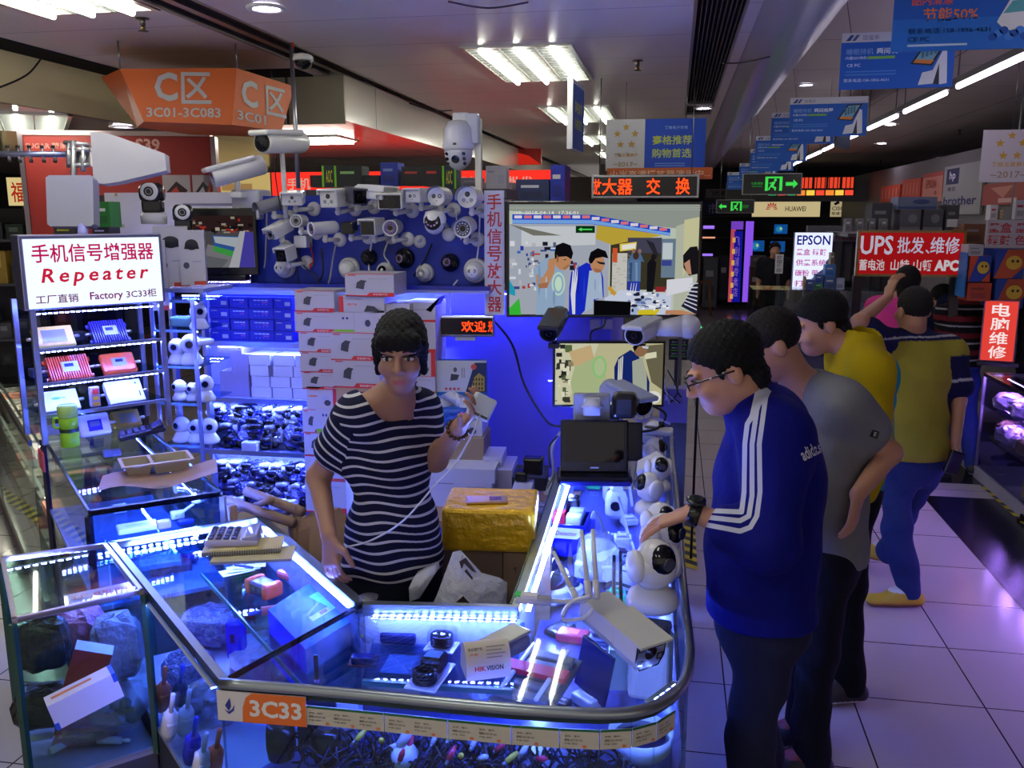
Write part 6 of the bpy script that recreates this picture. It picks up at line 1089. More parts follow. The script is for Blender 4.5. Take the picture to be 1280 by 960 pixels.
for i,(x,y,z,r,c,l)in enumerate([(203,870,.60,-20,(236,110,60),'orange screwdriver behind the front glass of the diagonal counter'),(212,905,.6,-28,(222,222,236),'white handled tool, farther one behind the front glass'),(232,900,.6,-28,(222,222,236),'second white handled tool behind the front glass'),(240,935,.6,-24,(30,40,200),'blue handled tool behind the front glass'),(252,955,.6,-26,(226,226,236),'nearest white handled tool behind the front glass'),(268,950,.6,-20,(236,120,60),'orange tool at the corner below the number plate'),(224,868,.62,-14,(20,30,90),'navy handled tool behind the front glass')]):
 t=thing('hand_tool',l,'tool',LW(x,y,z,-45)@R('Y',30)@Matrix.Scale(1.25,4),'hand tools standing in the diagonal counter');m=MB();m.lathe([(.014,-.05),(.019,-.02),(.017,.03),(.010,.05)],'gloss',c,12);m.box(-.02,-.012,.01,.02,.012,.026,'gloss',c,.004);m.build('handle',t);m=MB();m.cyl((0,0,.05),(0,0,.115),.005,'gloss',c if c[0]>200 else(40,60,210));m.build('shaft',t)
for i,(x,y,z,sx,l)in enumerate([(265,800,.55,.09,'clear bag of parts beneath the diagonal glass near the front edge'),(300,775,.55,.1,'clear bag of parts beneath the diagonal glass, behind the blue handset'),(330,850,.54,.09,'clear bag of parts near the glass seam'),(250,760,.55,.09,'clear bag of parts toward the far end of the diagonal counter'),(375,850,.53,.1,'grey bag below the blue boxed device'),(215,760,.56,.08,'clear bag with red lettering at the far end of the diagonal counter'),(240,860,.53,.08,'clear bag among the hand tools'),(268,900,.52,.08,'clear bag behind the corner of the number plate')]):foilbag(l,LW(x,y,z,25*i),sx*1.1,sx*.85,.06,*[('crinkle',(120,120,170)),('film',(226,226,244)),('bag',(150,150,186))][i%3],20+i,group='bags of parts in the diagonal counter')
t=foilbag('black bag of parts in the middle of the diagonal counter',LW(292,748,.58,20),.07,.05,.04,'bag',(20,20,34),33)
t=thing('component_bag','clear bag of yellow and green components at the seam of the counters','bag of parts',LW(462,800,.83,-20));
for k in range(14):m=MB();a=rnd6.uniform(0,6.28);r_=rnd6.uniform(0,.022);m.sph((r_*math.cos(a),.6*r_*math.sin(a),.012+.006*k),(.011,.010,.009),'gloss',rnd6.choice([(226,200,30),(226,210,60),(60,170,90),(200,150,40)]),8,6);m.build('component',t)
m=MB();m.lathe([(.02,0),(.034,.03),(.03,.07),(.014,.10),(.028,.13)],'film',(240,240,230),14);m.build('bag',t)
m=MB();m.box(-.04,-.03,0,.04,.03,.008,'card',(110,60,60),.002);m.box(-.03,-.031,.008,.03,.0,.03,'gloss',(26,30,80),.004);single('brown_card','brown and navy card under the bag of yellow components','card',m,LW(455,828,.79,10))
t=carton('white_box','pale box low below the bag of yellow components',LW(440,860,.66,30),.10,.08,.07,None,'',(190,200,225))
t=thing('food_tray','brown paper food tray with two compartments','food tray',on(196,588,ZC+.004,40));
m=MB();w2,d2,hh=.115,.06,.045
def cup(x0,x1):
 a=[(x0+.012,-d2+.012,0),(x1-.012,-d2+.012,0),(x1-.012,d2-.012,0),(x0+.012,d2-.012,0)];b_=[(x0,-d2,hh),(x1,-d2,hh),(x1,d2,hh),(x0,d2,hh)]
 m.add(a+b_,[(0,1,2,3)]+[(i,(i+1)%4,4+(i+1)%4,4+i)for i in range(4)],'card',(176,166,150))
cup(-w2,-.02);cup(-.02,w2);m.build('compartments',t)
m=MB()
for a in((-w2-.012,-d2-.012,w2+.012,-d2),(-w2-.012,d2,w2+.012,d2+.012),(-w2-.012,-d2,-w2,d2),(w2,-d2,w2+.012,d2),(-.026,-d2,-.014,d2)):m.box(a[0],a[1],hh-.002,a[2],a[3],hh+.002,'card',(184,168,150))
m.build('rim',t)
t=thing('tray_paper','sheet of brown paper curling under the food tray','paper',on(200,600,ZC,30));m=MB();v=[];f=[]
for j in range(7):
 for i in range(11):x=-.2+.4*i/10;y=-.10+.2*j/6;v.append((x,y,.002+.05*max(0,(x-.1)/.1)**2*.5+.012*math.sin(i*.9)*abs(j-3)/3+.006))
for j in range(6):
 for i in range(10):f.append((j*11+i,j*11+i+1,(j+1)*11+i+1,(j+1)*11+i))
m.add(v,f,'card',(150,120,116),True);m.build('sheet',t)
for i,(x,y,z,w2,d2,hh,c,l)in enumerate([(172,662,.863,.14,.08,.02,(236,238,246),'large white tray on the glass shelf of the long case'),(205,660,.863,.05,.035,.03,(196,160,150),'small tan box beside the white tray'),(232,655,.863,.06,.02,.018,(30,50,200),'blue stick pack at the end of the long case'),(222,648,.863,.05,.03,.03,(226,228,240),'white pack behind the blue stick pack'),(150,640,.863,.05,.04,.03,(205,215,240),'pale pack behind the white tray'),(195,632,.863,.07,.04,.02,(220,225,245),'white pack in the middle of the long case'),(165,600,.863,.06,.05,.05,(206,214,240),'white device seen through the top of the long case'),(140,570,.863,.08,.05,.03,(190,180,226),'pale device at the far end of the long case'),(225,615,.863,.05,.04,.04,(200,206,236),'white pack under the tray paper')]):
 t=thing('goods_pack',l,'pack',on(x,y,z,40),'packs in the long case');m=MB();m.box(-w2/2,-d2/2,0,w2/2,d2/2,hh,'gloss',c,.006);m.build('pack_body',t);m=MB();m.rect(-w2*.3,-d2*.2,w2*.3,d2*.1,'paint',tuple(int(q*.82)for q in c),hh+.001);m.build('print',t)
t=thing('spoon','white plastic scoop standing in the long case','scoop',on(228,640,.90,40));m=MB();m.push(R('Y',60));m.cyl((0,0,-.03),(0,0,.05),.005,'gloss',(230,232,240));m.pop();m.build('handle',t);m=MB();m.sph((.06,0,.035),(.026,.016,.01),'gloss',(230,232,240));m.build('bowl',t)
m=MB();m.box(-.06,-.004,0,.06,.004,.08,'paint',(196,70,60));single('red_card','red card on the aisle side of the long case','card',m,ST((pz(52,575,.98).x,pz(52,575,.98).y,.94),-44))
Yg=3.98
t=thing('shelf_unit','narrow glass shelf column of white cameras beside the repeater shelf','shelf',T(0,0,0));gx0,gx1=py(212,450,Yg).x,py(262,450,Yg).x
zl=[py(240,q,Yg).z for q in(372,408,452,497,548)]
for z in zl:m=MB();m.box(gx0,Yg-.12,z-.012,gx1,Yg+.2,z-.004,'glass',(190,214,240));m.box(gx0,Yg-.125,z-.014,gx1,Yg-.12,z-.002,'gloss',(120,170,220));m.build('shelf',t)
for x in(gx0,gx1):m=MB();m.box(x-.008,Yg-.13,.4,x+.008,Yg-.114,zl[0],'metal',(170,176,220));m.build('post',t)
for i in(1,2,3):led('led_strip',(gx0+.02,Yg-.05,zl[i-1]-.016),(gx1-.02,Yg-.05,zl[i-1]-.016),t,s=24)
def robot(label,x,z,s,rot,Y=Yg-.04,col=WHITE):
 t=thing('pan_camera',label,'security camera',ST((py(x,450,Y).x,Y,z-.004),rot)@Matrix.Scale(s,4),'white cameras on the glass column');m=MB();m.lathe([(.04,0),(.044,.012),(.034,.03),(.022,.05)],'gloss',col);m.build('base',t);m=MB();m.sph((0,0,.075),.038,'gloss',col);m.build('head',t);m=MB(T(0,-.034,.078)@R('X',90));m.ell(0,0,.014,.014,'dome',(20,20,50),.005);m.lathe([(.02,.0),(.02,.004),(.014,.005)],'gloss',(190,195,225),16,cap=False);m.build('lens',t)
for x,i,s,r,l in[(222,2,1.1,10,'white camera at the left of the second glass shelf'),(240,2,1.3,20,'large round white camera on the second glass shelf'),(222,3,.9,-20,'blue-grey camera at the left of the third glass shelf'),(238,3,.8,0,'small camera in the middle of the third glass shelf'),(254,3,1.15,30,'white ball-headed camera at the right of the third glass shelf'),(221,4,1.1,-10,'white camera at the left of the lowest glass shelf'),(239,4,1.0,10,'white camera in the middle of the lowest glass shelf'),(256,4,1.1,30,'white camera at the right of the lowest glass shelf'),(252,1,1.1,40,'white hooded camera on the top glass shelf')]:robot(l,x,zl[i],s,r)
m=MB();m.box(-.05,-.04,0,.05,.04,.05,'gloss',(90,130,120),.01);single('glass_jar','greenish container on the top glass shelf','container',m,ST((py(228,400,Yg).x,Yg,zl[1]),10))
m=MB();m.lathe([(.06,0),(.066,.006),(.066,.02),(.05,.026)],'gloss',(226,228,238));single('camera_plate','flat white plate camera on the second glass shelf','security camera',m,ST((py(250,425,Yg).x,Yg,zl[2]+.09),0))
for x0,x1,y0,y1,Y,l in[(199,230,283,358,3.84,'tall white camera box with a black camera picture beside the light box'),(229,252,288,356,3.86,'second tall white camera box beside the first'),(193,204,300,388,3.8,'narrow pale box edge behind the light box')]:
 a=py(x0,y1,Y);c=py(x1,y0,Y);t=carton('camera_box',l,ST(((a.x+c.x)/2,Y,a.z),26),(c.x-a.x),.12,c.z-a.z,'tall white camera boxes','');w2=c.x-a.x;hh=c.z-a.z
 m=MB(FR((0,-.001,0)));m.ell(0,hh*.74,w2*.26,hh*.1,'paint',(30,28,36));m.poly([(-w2*.26,hh*.74),(w2*.26,hh*.74),(w2*.3,hh*.66),(-w2*.3,hh*.66)],'paint',(30,28,36));m.ell(-w2*.25,hh*.36,w2*.12,hh*.06,'paint',(60,56,80));m.rect(w2*.02,.0,w2*.5,hh*.07,'paint',(190,60,50));m.rect(0,hh*.42,w2*.35,hh*.44,'paint',(150,150,170));m.build('print',t)
m=MB();a=py(195,392,3.84);zb2=py(230,359,3.84).z;m.box(a.x-.02,3.78,zb2-.02,py(262,360,3.84).x,4.06,zb2-.001,'gloss',(120,130,200));single('glass_shelf','top board carrying the tall white camera boxes','shelf',m)
def pancam2(label,x,y,Y,s,rot):
 P=py(x,y,Y);t=thing('pan_camera',label,'security camera',ST((P.x,Y,P.z),rot)@Matrix.Scale(s,4));m=MB();m.lathe([(.05,0),(.052,.03),(.046,.045)],'gloss',(206,206,216));m.build('base',t);m=MB();m.box(-.04,-.03,.045,.04,.03,.10,'gloss',(18,18,24),.01);m.poly([(-.015,.07),(.0,.06),(.015,.07),(.0,.082)],'gloss',WHITE,.0)if 0 else None;m.build('yoke',t)
 m=MB();m.push(T(0,0,.125)@R('Y',90));m.lathe([(.03,-.045),(.042,-.03),(.042,.03),(.03,.045)],'gloss',(24,24,30),20);m.pop();m.build('head',t);m=MB(T(0,-.043,.13)@R('X',90));m.lathe([(.036,-.03),(.034,.004),(.022,.006)],'gloss',WHITE,20);m.ell(0,0,.02,.02,'dome',(10,10,16),.0065);m.lathe([(.013,.0066),(.012,.009),(.010,.0066)],'gloss',(150,150,160),16,cap=False);m.build('lens',t)
pancam2('white and black pan camera standing on the tall camera box',193,280,3.9,1.15,16);pancam2('second white and black pan camera between the box and the screen',231,300,3.95,1.0,26)
# ================================================================ people: continuous surfaces grown from joints
class Field:
 def __init__(s,lo,hi,h):
  s.h=h;s.lo=np.array(lo,float);n=np.ceil((np.array(hi)-s.lo)/h).astype(int)+1;s.n=n
  s.ax=[s.lo[i]+np.arange(n[i])*h for i in range(3)];s.d=np.full(n,.08,np.float32)
 def sub(s,lo,hi):
  sl=[]
  for i in range(3):
   a=int(max(0,math.floor((lo[i]-s.lo[i])/s.h)));b=int(min(s.n[i],math.ceil((hi[i]-s.lo[i])/s.h)+1))
   if b<=a:return None
   sl.append(slice(a,b))
  g=[s.ax[i][sl[i]]for i in range(3)]
  return tuple(sl),g[0][:,None,None],g[1][None,:,None],g[2][None,None,:]
 def mix(s,sl,d,k,op):
  o=s.d[sl]
  if op=='+':
   if k<=0:s.d[sl]=np.minimum(o,d)
   else:hh=np.maximum(k-np.abs(o-d),0)/k;s.d[sl]=np.minimum(o,d)-hh*hh*k*.25
  else:
   d=-d
   if k<=0:s.d[sl]=np.maximum(o,d)
   else:hh=np.maximum(k-np.abs(o-d),0)/k;s.d[sl]=np.maximum(o,d)+hh*hh*k*.25
 def seg(s,a,b,ra,rb,k=.02,op='+',xd=None):
  """tapered limb; radii may be (rx, ry) pairs with xd giving the rx direction"""
  a=np.array(a,float);b=np.array(b,float);e=xd is not None
  A=np.array(ra if hasattr(ra,'__len__')else(ra,ra),float);B=np.array(rb if hasattr(rb,'__len__')else(rb,rb),float)
  m=max(A.max(),B.max())+k+3*s.h+.03;q=s.sub(np.minimum(a,b)-m,np.maximum(a,b)+m)
  if q is None:return s
  sl,X,Y,Z=q;ab=b-a;L2=max(1e-9,ab@ab)
  px_,py_,pz_=X-a[0],Y-a[1],Z-a[2];t=np.clip((px_*ab[0]+py_*ab[1]+pz_*ab[2])/L2,0,1)
  qx,qy,qz=px_-t*ab[0],py_-t*ab[1],pz_-t*ab[2]
  if not e:d=np.sqrt(qx*qx+qy*qy+qz*qz)-(A[0]+(B[0]-A[0])*t)
  else:
   w=ab/math.sqrt(L2);x=np.array(xd,float);x=x-w*(x@w);x/=max(1e-6,np.linalg.norm(x));y=np.cross(w,x)
   u=qx*x[0]+qy*x[1]+qz*x[2];v=qx*y[0]+qy*y[1]+qz*y[2];ww=qx*w[0]+qy*w[1]+qz*w[2]
   rx=A[0]+(B[0]-A[0])*t;ry=A[1]+(B[1]-A[1])*t;rm=np.minimum(rx,ry)
   d=(np.sqrt((u/rx)**2+(v/ry)**2+(ww/rm)**2)-1)*rm
  s.mix(sl,d.astype(np.float32),k,op);return s
 def ell(s,c,r,M=None,k=.01,op='+'):
  c=np.array(c,float);r=np.array(r,float);m=r.max()+k+3*s.h+.02;q=s.sub(c-m,c+m)
  if q is None:return s
  sl,X,Y,Z=q;X=X-c[0];Y=Y-c[1];Z=Z-c[2]
  if M is not None:Rm=np.array(M.to_3x3());u,v,w=[X*Rm[0,i]+Y*Rm[1,i]+Z*Rm[2,i]for i in range(3)]
  else:u,v,w=X,Y,Z
  l=np.sqrt((u/r[0])**2+(v/r[1])**2+(w/r[2])**2);g=np.sqrt((u/r[0]**2)**2+(v/r[1]**2)**2+(w/r[2]**2)**2)+1e-6
  d=l*(l-1)/g
  s.mix(sl,np.clip(d,-.2,.2).astype(np.float32),k,op);return s
 def cut(s,p,n):
  """remove everything on the side of plane (p) that n points to"""
  p=np.array(p,float);n=np.array(n,float);n/=np.linalg.norm(n)
  d=(s.ax[0]-p[0])[:,None,None]*n[0]+(s.ax[1]-p[1])[None,:,None]*n[1]+(s.ax[2]-p[2])[None,None,:]*n[2]
  s.d=np.maximum(s.d,d.astype(np.float32));return s
 def wrinkle(s,A,f=1.0,seed=0):
  X=s.ax[0][:,None,None];Y=s.ax[1][None,:,None];Z=s.ax[2][None,None,:];o=seed*1.7
  s.d=s.d+A*(np.sin(31*f*X+11*f*Z+o)*np.sin(23*f*Z+13*f*Y+o)+.6*np.sin(47*f*Z+29*f*X-17*f*Y+2*o)).astype(np.float32);return s
 def mesh(s):
  d=s.d;S=d<0;n=s.n;c=np.zeros(n-1,np.int8);co=[(i,j,k)for i in(0,1)for j in(0,1)for k in(0,1)]
  V=lambda A,i,j,k:A[i:n[0]-1+i,j:n[1]-1+j,k:n[2]-1+k]
  for q in co:c+=V(S,*q)
  act=np.argwhere((c>0)&(c<8));ids=np.full(n-1,-1,np.int64);ids[act[:,0],act[:,1],act[:,2]]=np.arange(len(act))
  P=np.zeros((len(act),3));W=np.zeros(len(act))
  for a in co:
   for ax in range(3):
    if a[ax]==0:
     b=list(a);b[ax]=1;ia=act+np.array(a);ib=act+np.array(b)
     da=d[ia[:,0],ia[:,1],ia[:,2]];db=d[ib[:,0],ib[:,1],ib[:,2]];m=(da<0)!=(db<0)
     t=np.where(m,da/np.where(np.abs(da-db)<1e-9,1,da-db),0);p=np.array(a)[None,:]+np.zeros((len(act),3));p[:,ax]=t
     P+=p*m[:,None];W+=m
  P=(act+P/np.maximum(W,1)[:,None])*s.h+s.lo
  F=[]
  for ax in range(3):
   o1,o2=[(1,2),(2,0),(0,1)][ax]
   sl0=[slice(None)]*3;sl1=[slice(None)]*3;sl0[ax]=slice(0,-1);sl1[ax]=slice(1,None)
   A_,B_=S[tuple(sl0)],S[tuple(sl1)];e=np.argwhere(A_!=B_)
   e=e[(e[:,o1]>0)&(e[:,o2]>0)&(e[:,o1]<n[o1]-1)&(e[:,o2]<n[o2]-1)]
   flip=~A_[e[:,0],e[:,1],e[:,2]]
   qd=[]
   for(u,v)in((1,1),(0,1),(0,0),(1,0)):
    z=e.copy();z[:,o1]-=u;z[:,o2]-=v;qd.append(ids[z[:,0],z[:,1],z[:,2]])
   qd=np.stack(qd,1);qd[flip]=qd[flip][:,::-1];F.append(qd)
  return P,np.concatenate(F)
def organic(name,fld,mat,col,parent=None,org=(0,0,0),u=None,smooth=2):
 """col: colour or f(points)->(N,3) 0..255"""
 P,F=fld.mesh()
 for _ in range(smooth):
  acc=np.zeros_like(P);cnt=np.zeros(len(P))
  for i in range(4):np.add.at(acc,F[:,i],P[F[:,(i+1)%4]]+P[F[:,(i+3)%4]]);np.add.at(cnt,F[:,i],2)
  P=P*.4+acc/np.maximum(cnt,1)[:,None]*.6
 me=bpy.data.meshes.new(name);nv,nf=len(P),len(F)
 me.vertices.add(nv);me.vertices.foreach_set('co',(P-np.array(org)).astype(np.float32).ravel())
 me.loops.add(nf*4);me.loops.foreach_set('vertex_index',F.astype(np.int32).ravel())
 me.polygons.add(nf);me.polygons.foreach_set('loop_start',np.arange(0,nf*4,4,dtype=np.int32));me.polygons.foreach_set('loop_total',np.full(nf,4,np.int32))
 me.update(calc_edges=True);me.validate();me.polygons.foreach_set('use_smooth',np.ones(len(me.polygons),bool))
 me.materials.append(MAT(mat));ca=me.color_attributes.new('Col','FLOAT_COLOR','POINT')
 C=np.array([lin(c)for c in col(P)])if callable(col)else np.tile(np.array(lin(col)),(nv,1))
 ca.data.foreach_set('color',C.astype(np.float32).ravel())
 if u is not None:a=me.attributes.new('u','FLOAT','POINT');a.data.foreach_set('value',np.asarray(u(P),np.float32))
 o=bpy.data.objects.new(name,me);COL.objects.link(o)
 if parent:o.parent=parent
 return o
def stripemat(key,c2,w):
 m,nt,b=newmat(key);L=nt.links.new;a=attr(nt);u=attr(nt,'u');lt=nt.nodes.new('ShaderNodeMath');lt.operation='LESS_THAN';lt.inputs[1].default_value=w
 mx=nt.nodes.new('ShaderNodeMix');mx.data_type='RGBA';mx.inputs[7].default_value=lin(c2);L(u.outputs['Fac'],lt.inputs[0]);L(lt.outputs[0],mx.inputs[0]);L(a.outputs['Color'],mx.inputs[6]);L(mx.outputs[2],b.inputs['Base Color'])
 b.inputs['Roughness'].default_value=.85;b.inputs['Specular IOR Level'].default_value=.15;bump(nt,b,14,.5,.02);_M[key]=m;return key
SKIN=(206,158,128)
def skel(ground,yaw,Hh=1.70):
 k=Hh/1.70;g=Vector(ground);A=T(g)@R('Z',yaw)@Matrix.Scale(k,4);f=lambda x,y,z:A@Vector((x,y,z))
 J=dict(yaw=yaw,hyaw=yaw,hpitch=0,k=k,g=g,head=f(0,-.02,1.585),neck=f(0,.015,1.43),pel=f(0,.0,.94))
 for s,n in((-1,'R'),(1,'L')):
  J['s'+n]=f(s*.165,.01,1.385);J['e'+n]=f(s*.215,.03,1.10);J['w'+n]=f(s*.225,-.03,.86);J['h'+n]=f(s*.09,0,.90);J['k'+n]=f(s*.10,-.01,.50);J['a'+n]=f(s*.105,.03,.09);J['t'+n]=f(s*.125,-.14,.03)
 return J
def head_prims(F,J,female=False):
 k=J['k'];M=T(J['head'])@R('Z',J['hyaw'])@R('X',J['hpitch'])@Matrix.Scale(k,4);Rm=M.to_3x3().normalized().to_4x4();J['HM']=M
 p=lambda x,y,z:M@Vector((x,y,z));e=lambda c,r,kk=.01,op='+':F.ell(p(*c),[q*k for q in r],Rm,kk,op)
 w=.93 if female else 1.0
 e((0,.018,.035),(.074*w,.094,.083));e((0,-.02,-.035),((.058 if female else .062)*w,.072,.075),.03);e((0,-.045,-.085),((.030 if female else .037)*w,.042,.030),.03)
 F.seg(p(0,.03,-.06),J['neck'],.053*k*(.86 if female else 1),.058*k*(.86 if female else 1.05),.03)
 F.seg(p(0,-.088,.012),p(0,-.110,-.030),.008*k,.0125*k,.012);e((-.011,-.099,-.034),(.009,.009,.008),.008);e((.011,-.099,-.034),(.009,.009,.008),.008)
 for s in(-1,1):
  e((s*.075*w,.018,-.008),(.010,.022,.032),.008);e((s*.030,-.098,.004),(.017,.014,.010),.012,'-');e((s*.040,-.066,-.030),(.022,.022,.022),.02)
  F.seg(p(s*.012,-.090,.020),p(s*.046,-.077,.022),.009*k,.008*k,.012)
 e((0,-.0855,-.065),(.019,.010,.0045),.006);e((0,-.084,-.073),(.016,.010,.0048),.006);e((0,-.096,-.069),(.021,.005,.0016),.004,'-')
def hand(F,w,d,n,side,curl=.5,s=1.0,spread=1.0,thumb=.6):
 """palm from wrist w along d; n is the palm-facing normal, side +1: thumb lies along cross(d,n)"""
 w=Vector(w);d=Vector(d).normalized();n=Vector(n);n=(n-d*n.dot(d)).normalized();x=d.cross(n).normalized()*side
 F.seg(w,w+d*.085*s,(.026*s,.016*s),(.040*s,.014*s),.012,xd=x)
 for i,(o,l)in enumerate([(.034,.070),(.0118,.078),(-.0115,.073),(-.034,.057)]):
  p=w+d*.088*s+x*o*s*spread;dd=(d+x*o*3.0*(spread-.4)).normalized();r=[.0084,.0080,.0074,.0064]
  for j in range(3):
   a=curl*(.45+.55*j);q=dd*math.cos(a)+n*math.sin(a);p2=p+q*l*s*[.44,.32,.26][j];F.seg(p,p2,r[j]*s,r[j+1]*s,.004);p=p2
 p=w+d*.025*s+x*.026*s;q=(d*.62+x*.72+n*thumb*.5).normalized();p2=p+q*.045*s;F.seg(p,p2,.0125*s,.0105*s,.012)
 q=(d*.9+x*.25+n*thumb).normalized();p3=p2+q*.030*s;F.seg(p2,p3,.0105*s,.009*s,.005);F.seg(p3,p3+q*.022*s,.009*s,.0078*s,.004)
def bbox(J,pad=.16):
 P=[J[q]for q in J if isinstance(J[q],Vector)and q!='g'];lo=np.min([list(p)for p in P],0)-pad;hi=np.max([list(p)for p in P],0)+pad;lo[2]=max(lo[2],-.01);return lo,hi
def torso(F,J,g,b=1.0,hem=None,fem=False):
 k=J['k'];xd=(J['sL']-J['sR']).normalized();hx=(J['hL']-J['hR']).normalized();ne=J['neck'];pe=J['pel'];mid=(J['sL']+J['sR'])/2
 ch=mid.lerp(pe,.28);wa=mid.lerp(pe,.68)
 w=[.135,.118,.148]if fem else[.150,.140,.138];dp=[.108,.092,.105]if fem else[.118,.112,.112]
 F.seg(ch,wa,(w[0]*b*k+g,dp[0]*b*k+g),(w[1]*b*k+g,dp[1]*b*k+g),.03,xd=xd)
 F.seg(wa,pe,(w[1]*b*k+g,dp[1]*b*k+g),(w[2]*b*k+g,dp[2]*b*k+g),.03,xd=hx)
 F.seg(J['sR'].lerp(ch,.06),J['sL'].lerp(ch,.06),.058*k*b+g,.058*k*b+g,.06);F.seg(mid.lerp(ne,.2),ch,(.115*b*k+g,.075*b*k+g),(w[0]*b*k+g,dp[0]*b*k+g),.05,xd=xd)
 F.seg(ne.lerp(mid,.1),J['sL'],.05*k+g*.5,.050*k+g,.05);F.seg(ne.lerp(mid,.1),J['sR'],.05*k+g*.5,.050*k+g,.05)
def arm(F,J,n,g0=0,slim=1.0):
 k=J['k'];F.seg(J['s'+n],J['e'+n],.049*k*slim+g0,.038*k*slim+g0,.03);F.seg(J['e'+n],J['w'+n],.040*k*slim+g0,.026*k*slim+g0,.02)
def sleeve(F,J,n,frac,r0,r1,r2=None):
 """sleeve to a fraction of the arm: <=1 upper arm, up to 2 includes the forearm"""
 s,e,w=J['s'+n],J['e'+n],J['w'+n]
 F.seg(s,s.lerp(e,min(1,frac)),r0,r1,.05)
 if frac>1:F.seg(e,e.lerp(w,frac-1),r1,r2 or r1,.03)
def build_body(name,label,J,skin=SKIN,h=.006,fem=False,hands=None,arms='LR',slim=1.0,legs=True):
 lo,hi=bbox(J);F=Field(lo,hi,h);head_prims(F,J,fem);torso(F,J,-.004,.9,fem=fem);k=J['k']
 for n in arms:arm(F,J,n,0,slim)
 if hands:
  for q in hands:hand(F,*q)
 if legs:
  for n in 'LR':F.seg(J['h'+n],J['k'+n],.072*k,.048*k,.03);F.seg(J['k'+n],J['a'+n],.047*k,.034*k,.02);F.seg(J['a'+n],J['t'+n],.034*k,.026*k,.02)
 HM=J['HM'].inverted()
 def col(P):
  C=np.tile(np.array(skin,float),(len(P),1));Q=np.array(HM.to_3x3())@P.T+np.array(HM.translation)[:,None]
  lip=((Q[0]/.019)**2+((Q[2]+.069)/.0085)**2<1)&(Q[1]<-.075);C[lip]=(172,92,92)if fem else(168,104,92);return C
 return tag(organic(name,F,'skin',col,None,J['g'],smooth=1),label,'person')
def at0(o,J):o.location=J['g'];return o
def hairdo(J,par,style='short',col=(22,18,18),h=.005):
 M=J['HM'];k=J['k'];p=lambda x,y,z:M@Vector((x,y,z));Rm=M.to_3x3().normalized().to_4x4();c=np.array(p(0,0,0));F=Field(c-.19*k,c+.19*k,h)
 e=lambda cc,r,kk=.01,op='+':F.ell(p(*cc),[q*k for q in r],Rm,kk,op)
 v=lambda x,y,z:M.to_3x3()@Vector((x,y,z))
 if style=='short':
  e((0,.020,.042),(.086,.106,.092));F.cut(p(0,-.080,.066),v(0,-.62,-.78));e((0,-.115,.028),(.066,.05,.048),.01,'-')
  for s in(-1,1):e((s*.09,-.03,-.03),(.035,.06,.055),.01,'-');e((s*.073,-.016,.012),(.007,.010,.022),.006)
  e((0,.078,-.045),(.056,.036,.046),.02)
 elif style=='crop':
  e((0,.020,.038),(.080,.101,.089));F.cut(p(0,-.082,.062),v(0,-.66,-.75));e((0,-.115,.02),(.066,.05,.052),.01,'-')
  for s in(-1,1):e((s*.09,-.03,-.035),(.035,.065,.055),.01,'-')
 elif style=='woman':
  e((0,.016,.042),(.079,.106,.089));e((0,.045,-.02),(.074,.070,.085),.03);
  for s in(-1,1):F.seg(p(s*.066,-.022,.03),p(s*.068,-.008,-.058),.018*k,.010*k,.02)
  e((0,-.118,-.052),(.057,.062,.078),.008,'-');e((0,-.05,-.125),(.075,.09,.06),.01,'-')
  F.seg(p(-.052,-.070,.034),p(.052,-.070,.032),.016*k,.016*k,.01);F.seg(p(-.038,-.084,.034),p(.040,-.084,.031),.0125*k,.0125*k,.01);F.seg(p(-.045,-.076,.055),p(.045,-.076,.055),.02*k,.02*k,.02);F.seg(p(0,.07,-.02),p(0,.115,-.07),.028*k,.022*k,.03);F.seg(p(0,.115,-.07),p(0,.11,-.17),.024*k,.010*k,.03)
 elif style=='bob':e((0,.02,.03),(.092,.112,.10));F.seg(p(0,.045,.0),p(0,.05,-.10),.085*k,.07*k,.03);e((0,-.115,-.045),(.062,.065,.075),.008,'-')
 F.wrinkle(.0018,9,3);F.wrinkle(.0012,21,1)
 return organic('hair',F,'hair',col,par,J['g'],smooth=0)
def garment(name,J,par,fn,mat,col,h=.006,u=None,wr=.0022,seed=1,pad=.2):
 lo,hi=bbox(J,pad);F=Field(lo,hi,h);fn(F)
 if wr:F.wrinkle(wr,.8,seed);F.wrinkle(wr*1.4,.37,seed+2)
 return organic(name,F,mat,col,par,J['g'],u=u,smooth=2)
def trousers(J,par,col,h=.008,top=.06,wide=1.0,wr=.004,seed=2):
 def fn(F):
  k=J['k'];g=.018;hx=(J['hL']-J['hR']).normalized()
  F.seg(J['pel']+Vector((0,0,top)),J['pel']-Vector((0,0,.06)),(.142*k*wide+g,.112*k*wide+g),(.150*k*wide+g,.118*k*wide+g),.03,xd=hx)
  for n in 'LR':F.seg(J['h'+n],J['k'+n],.083*k*wide+g*.5,.062*k*wide+g*.4,.04);F.seg(J['k'+n],J['a'+n]-Vector((0,0,.02)),.062*k*wide+g*.4,.056*k*wide+g*.3,.03)
  F.cut(J['pel']+Vector((0,0,top+.03)),(0,0,1));F.cut((0,0,.045),(0,0,-1))
 return garment('trousers',J,par,fn,'fabric',col,h,None,wr,seed)
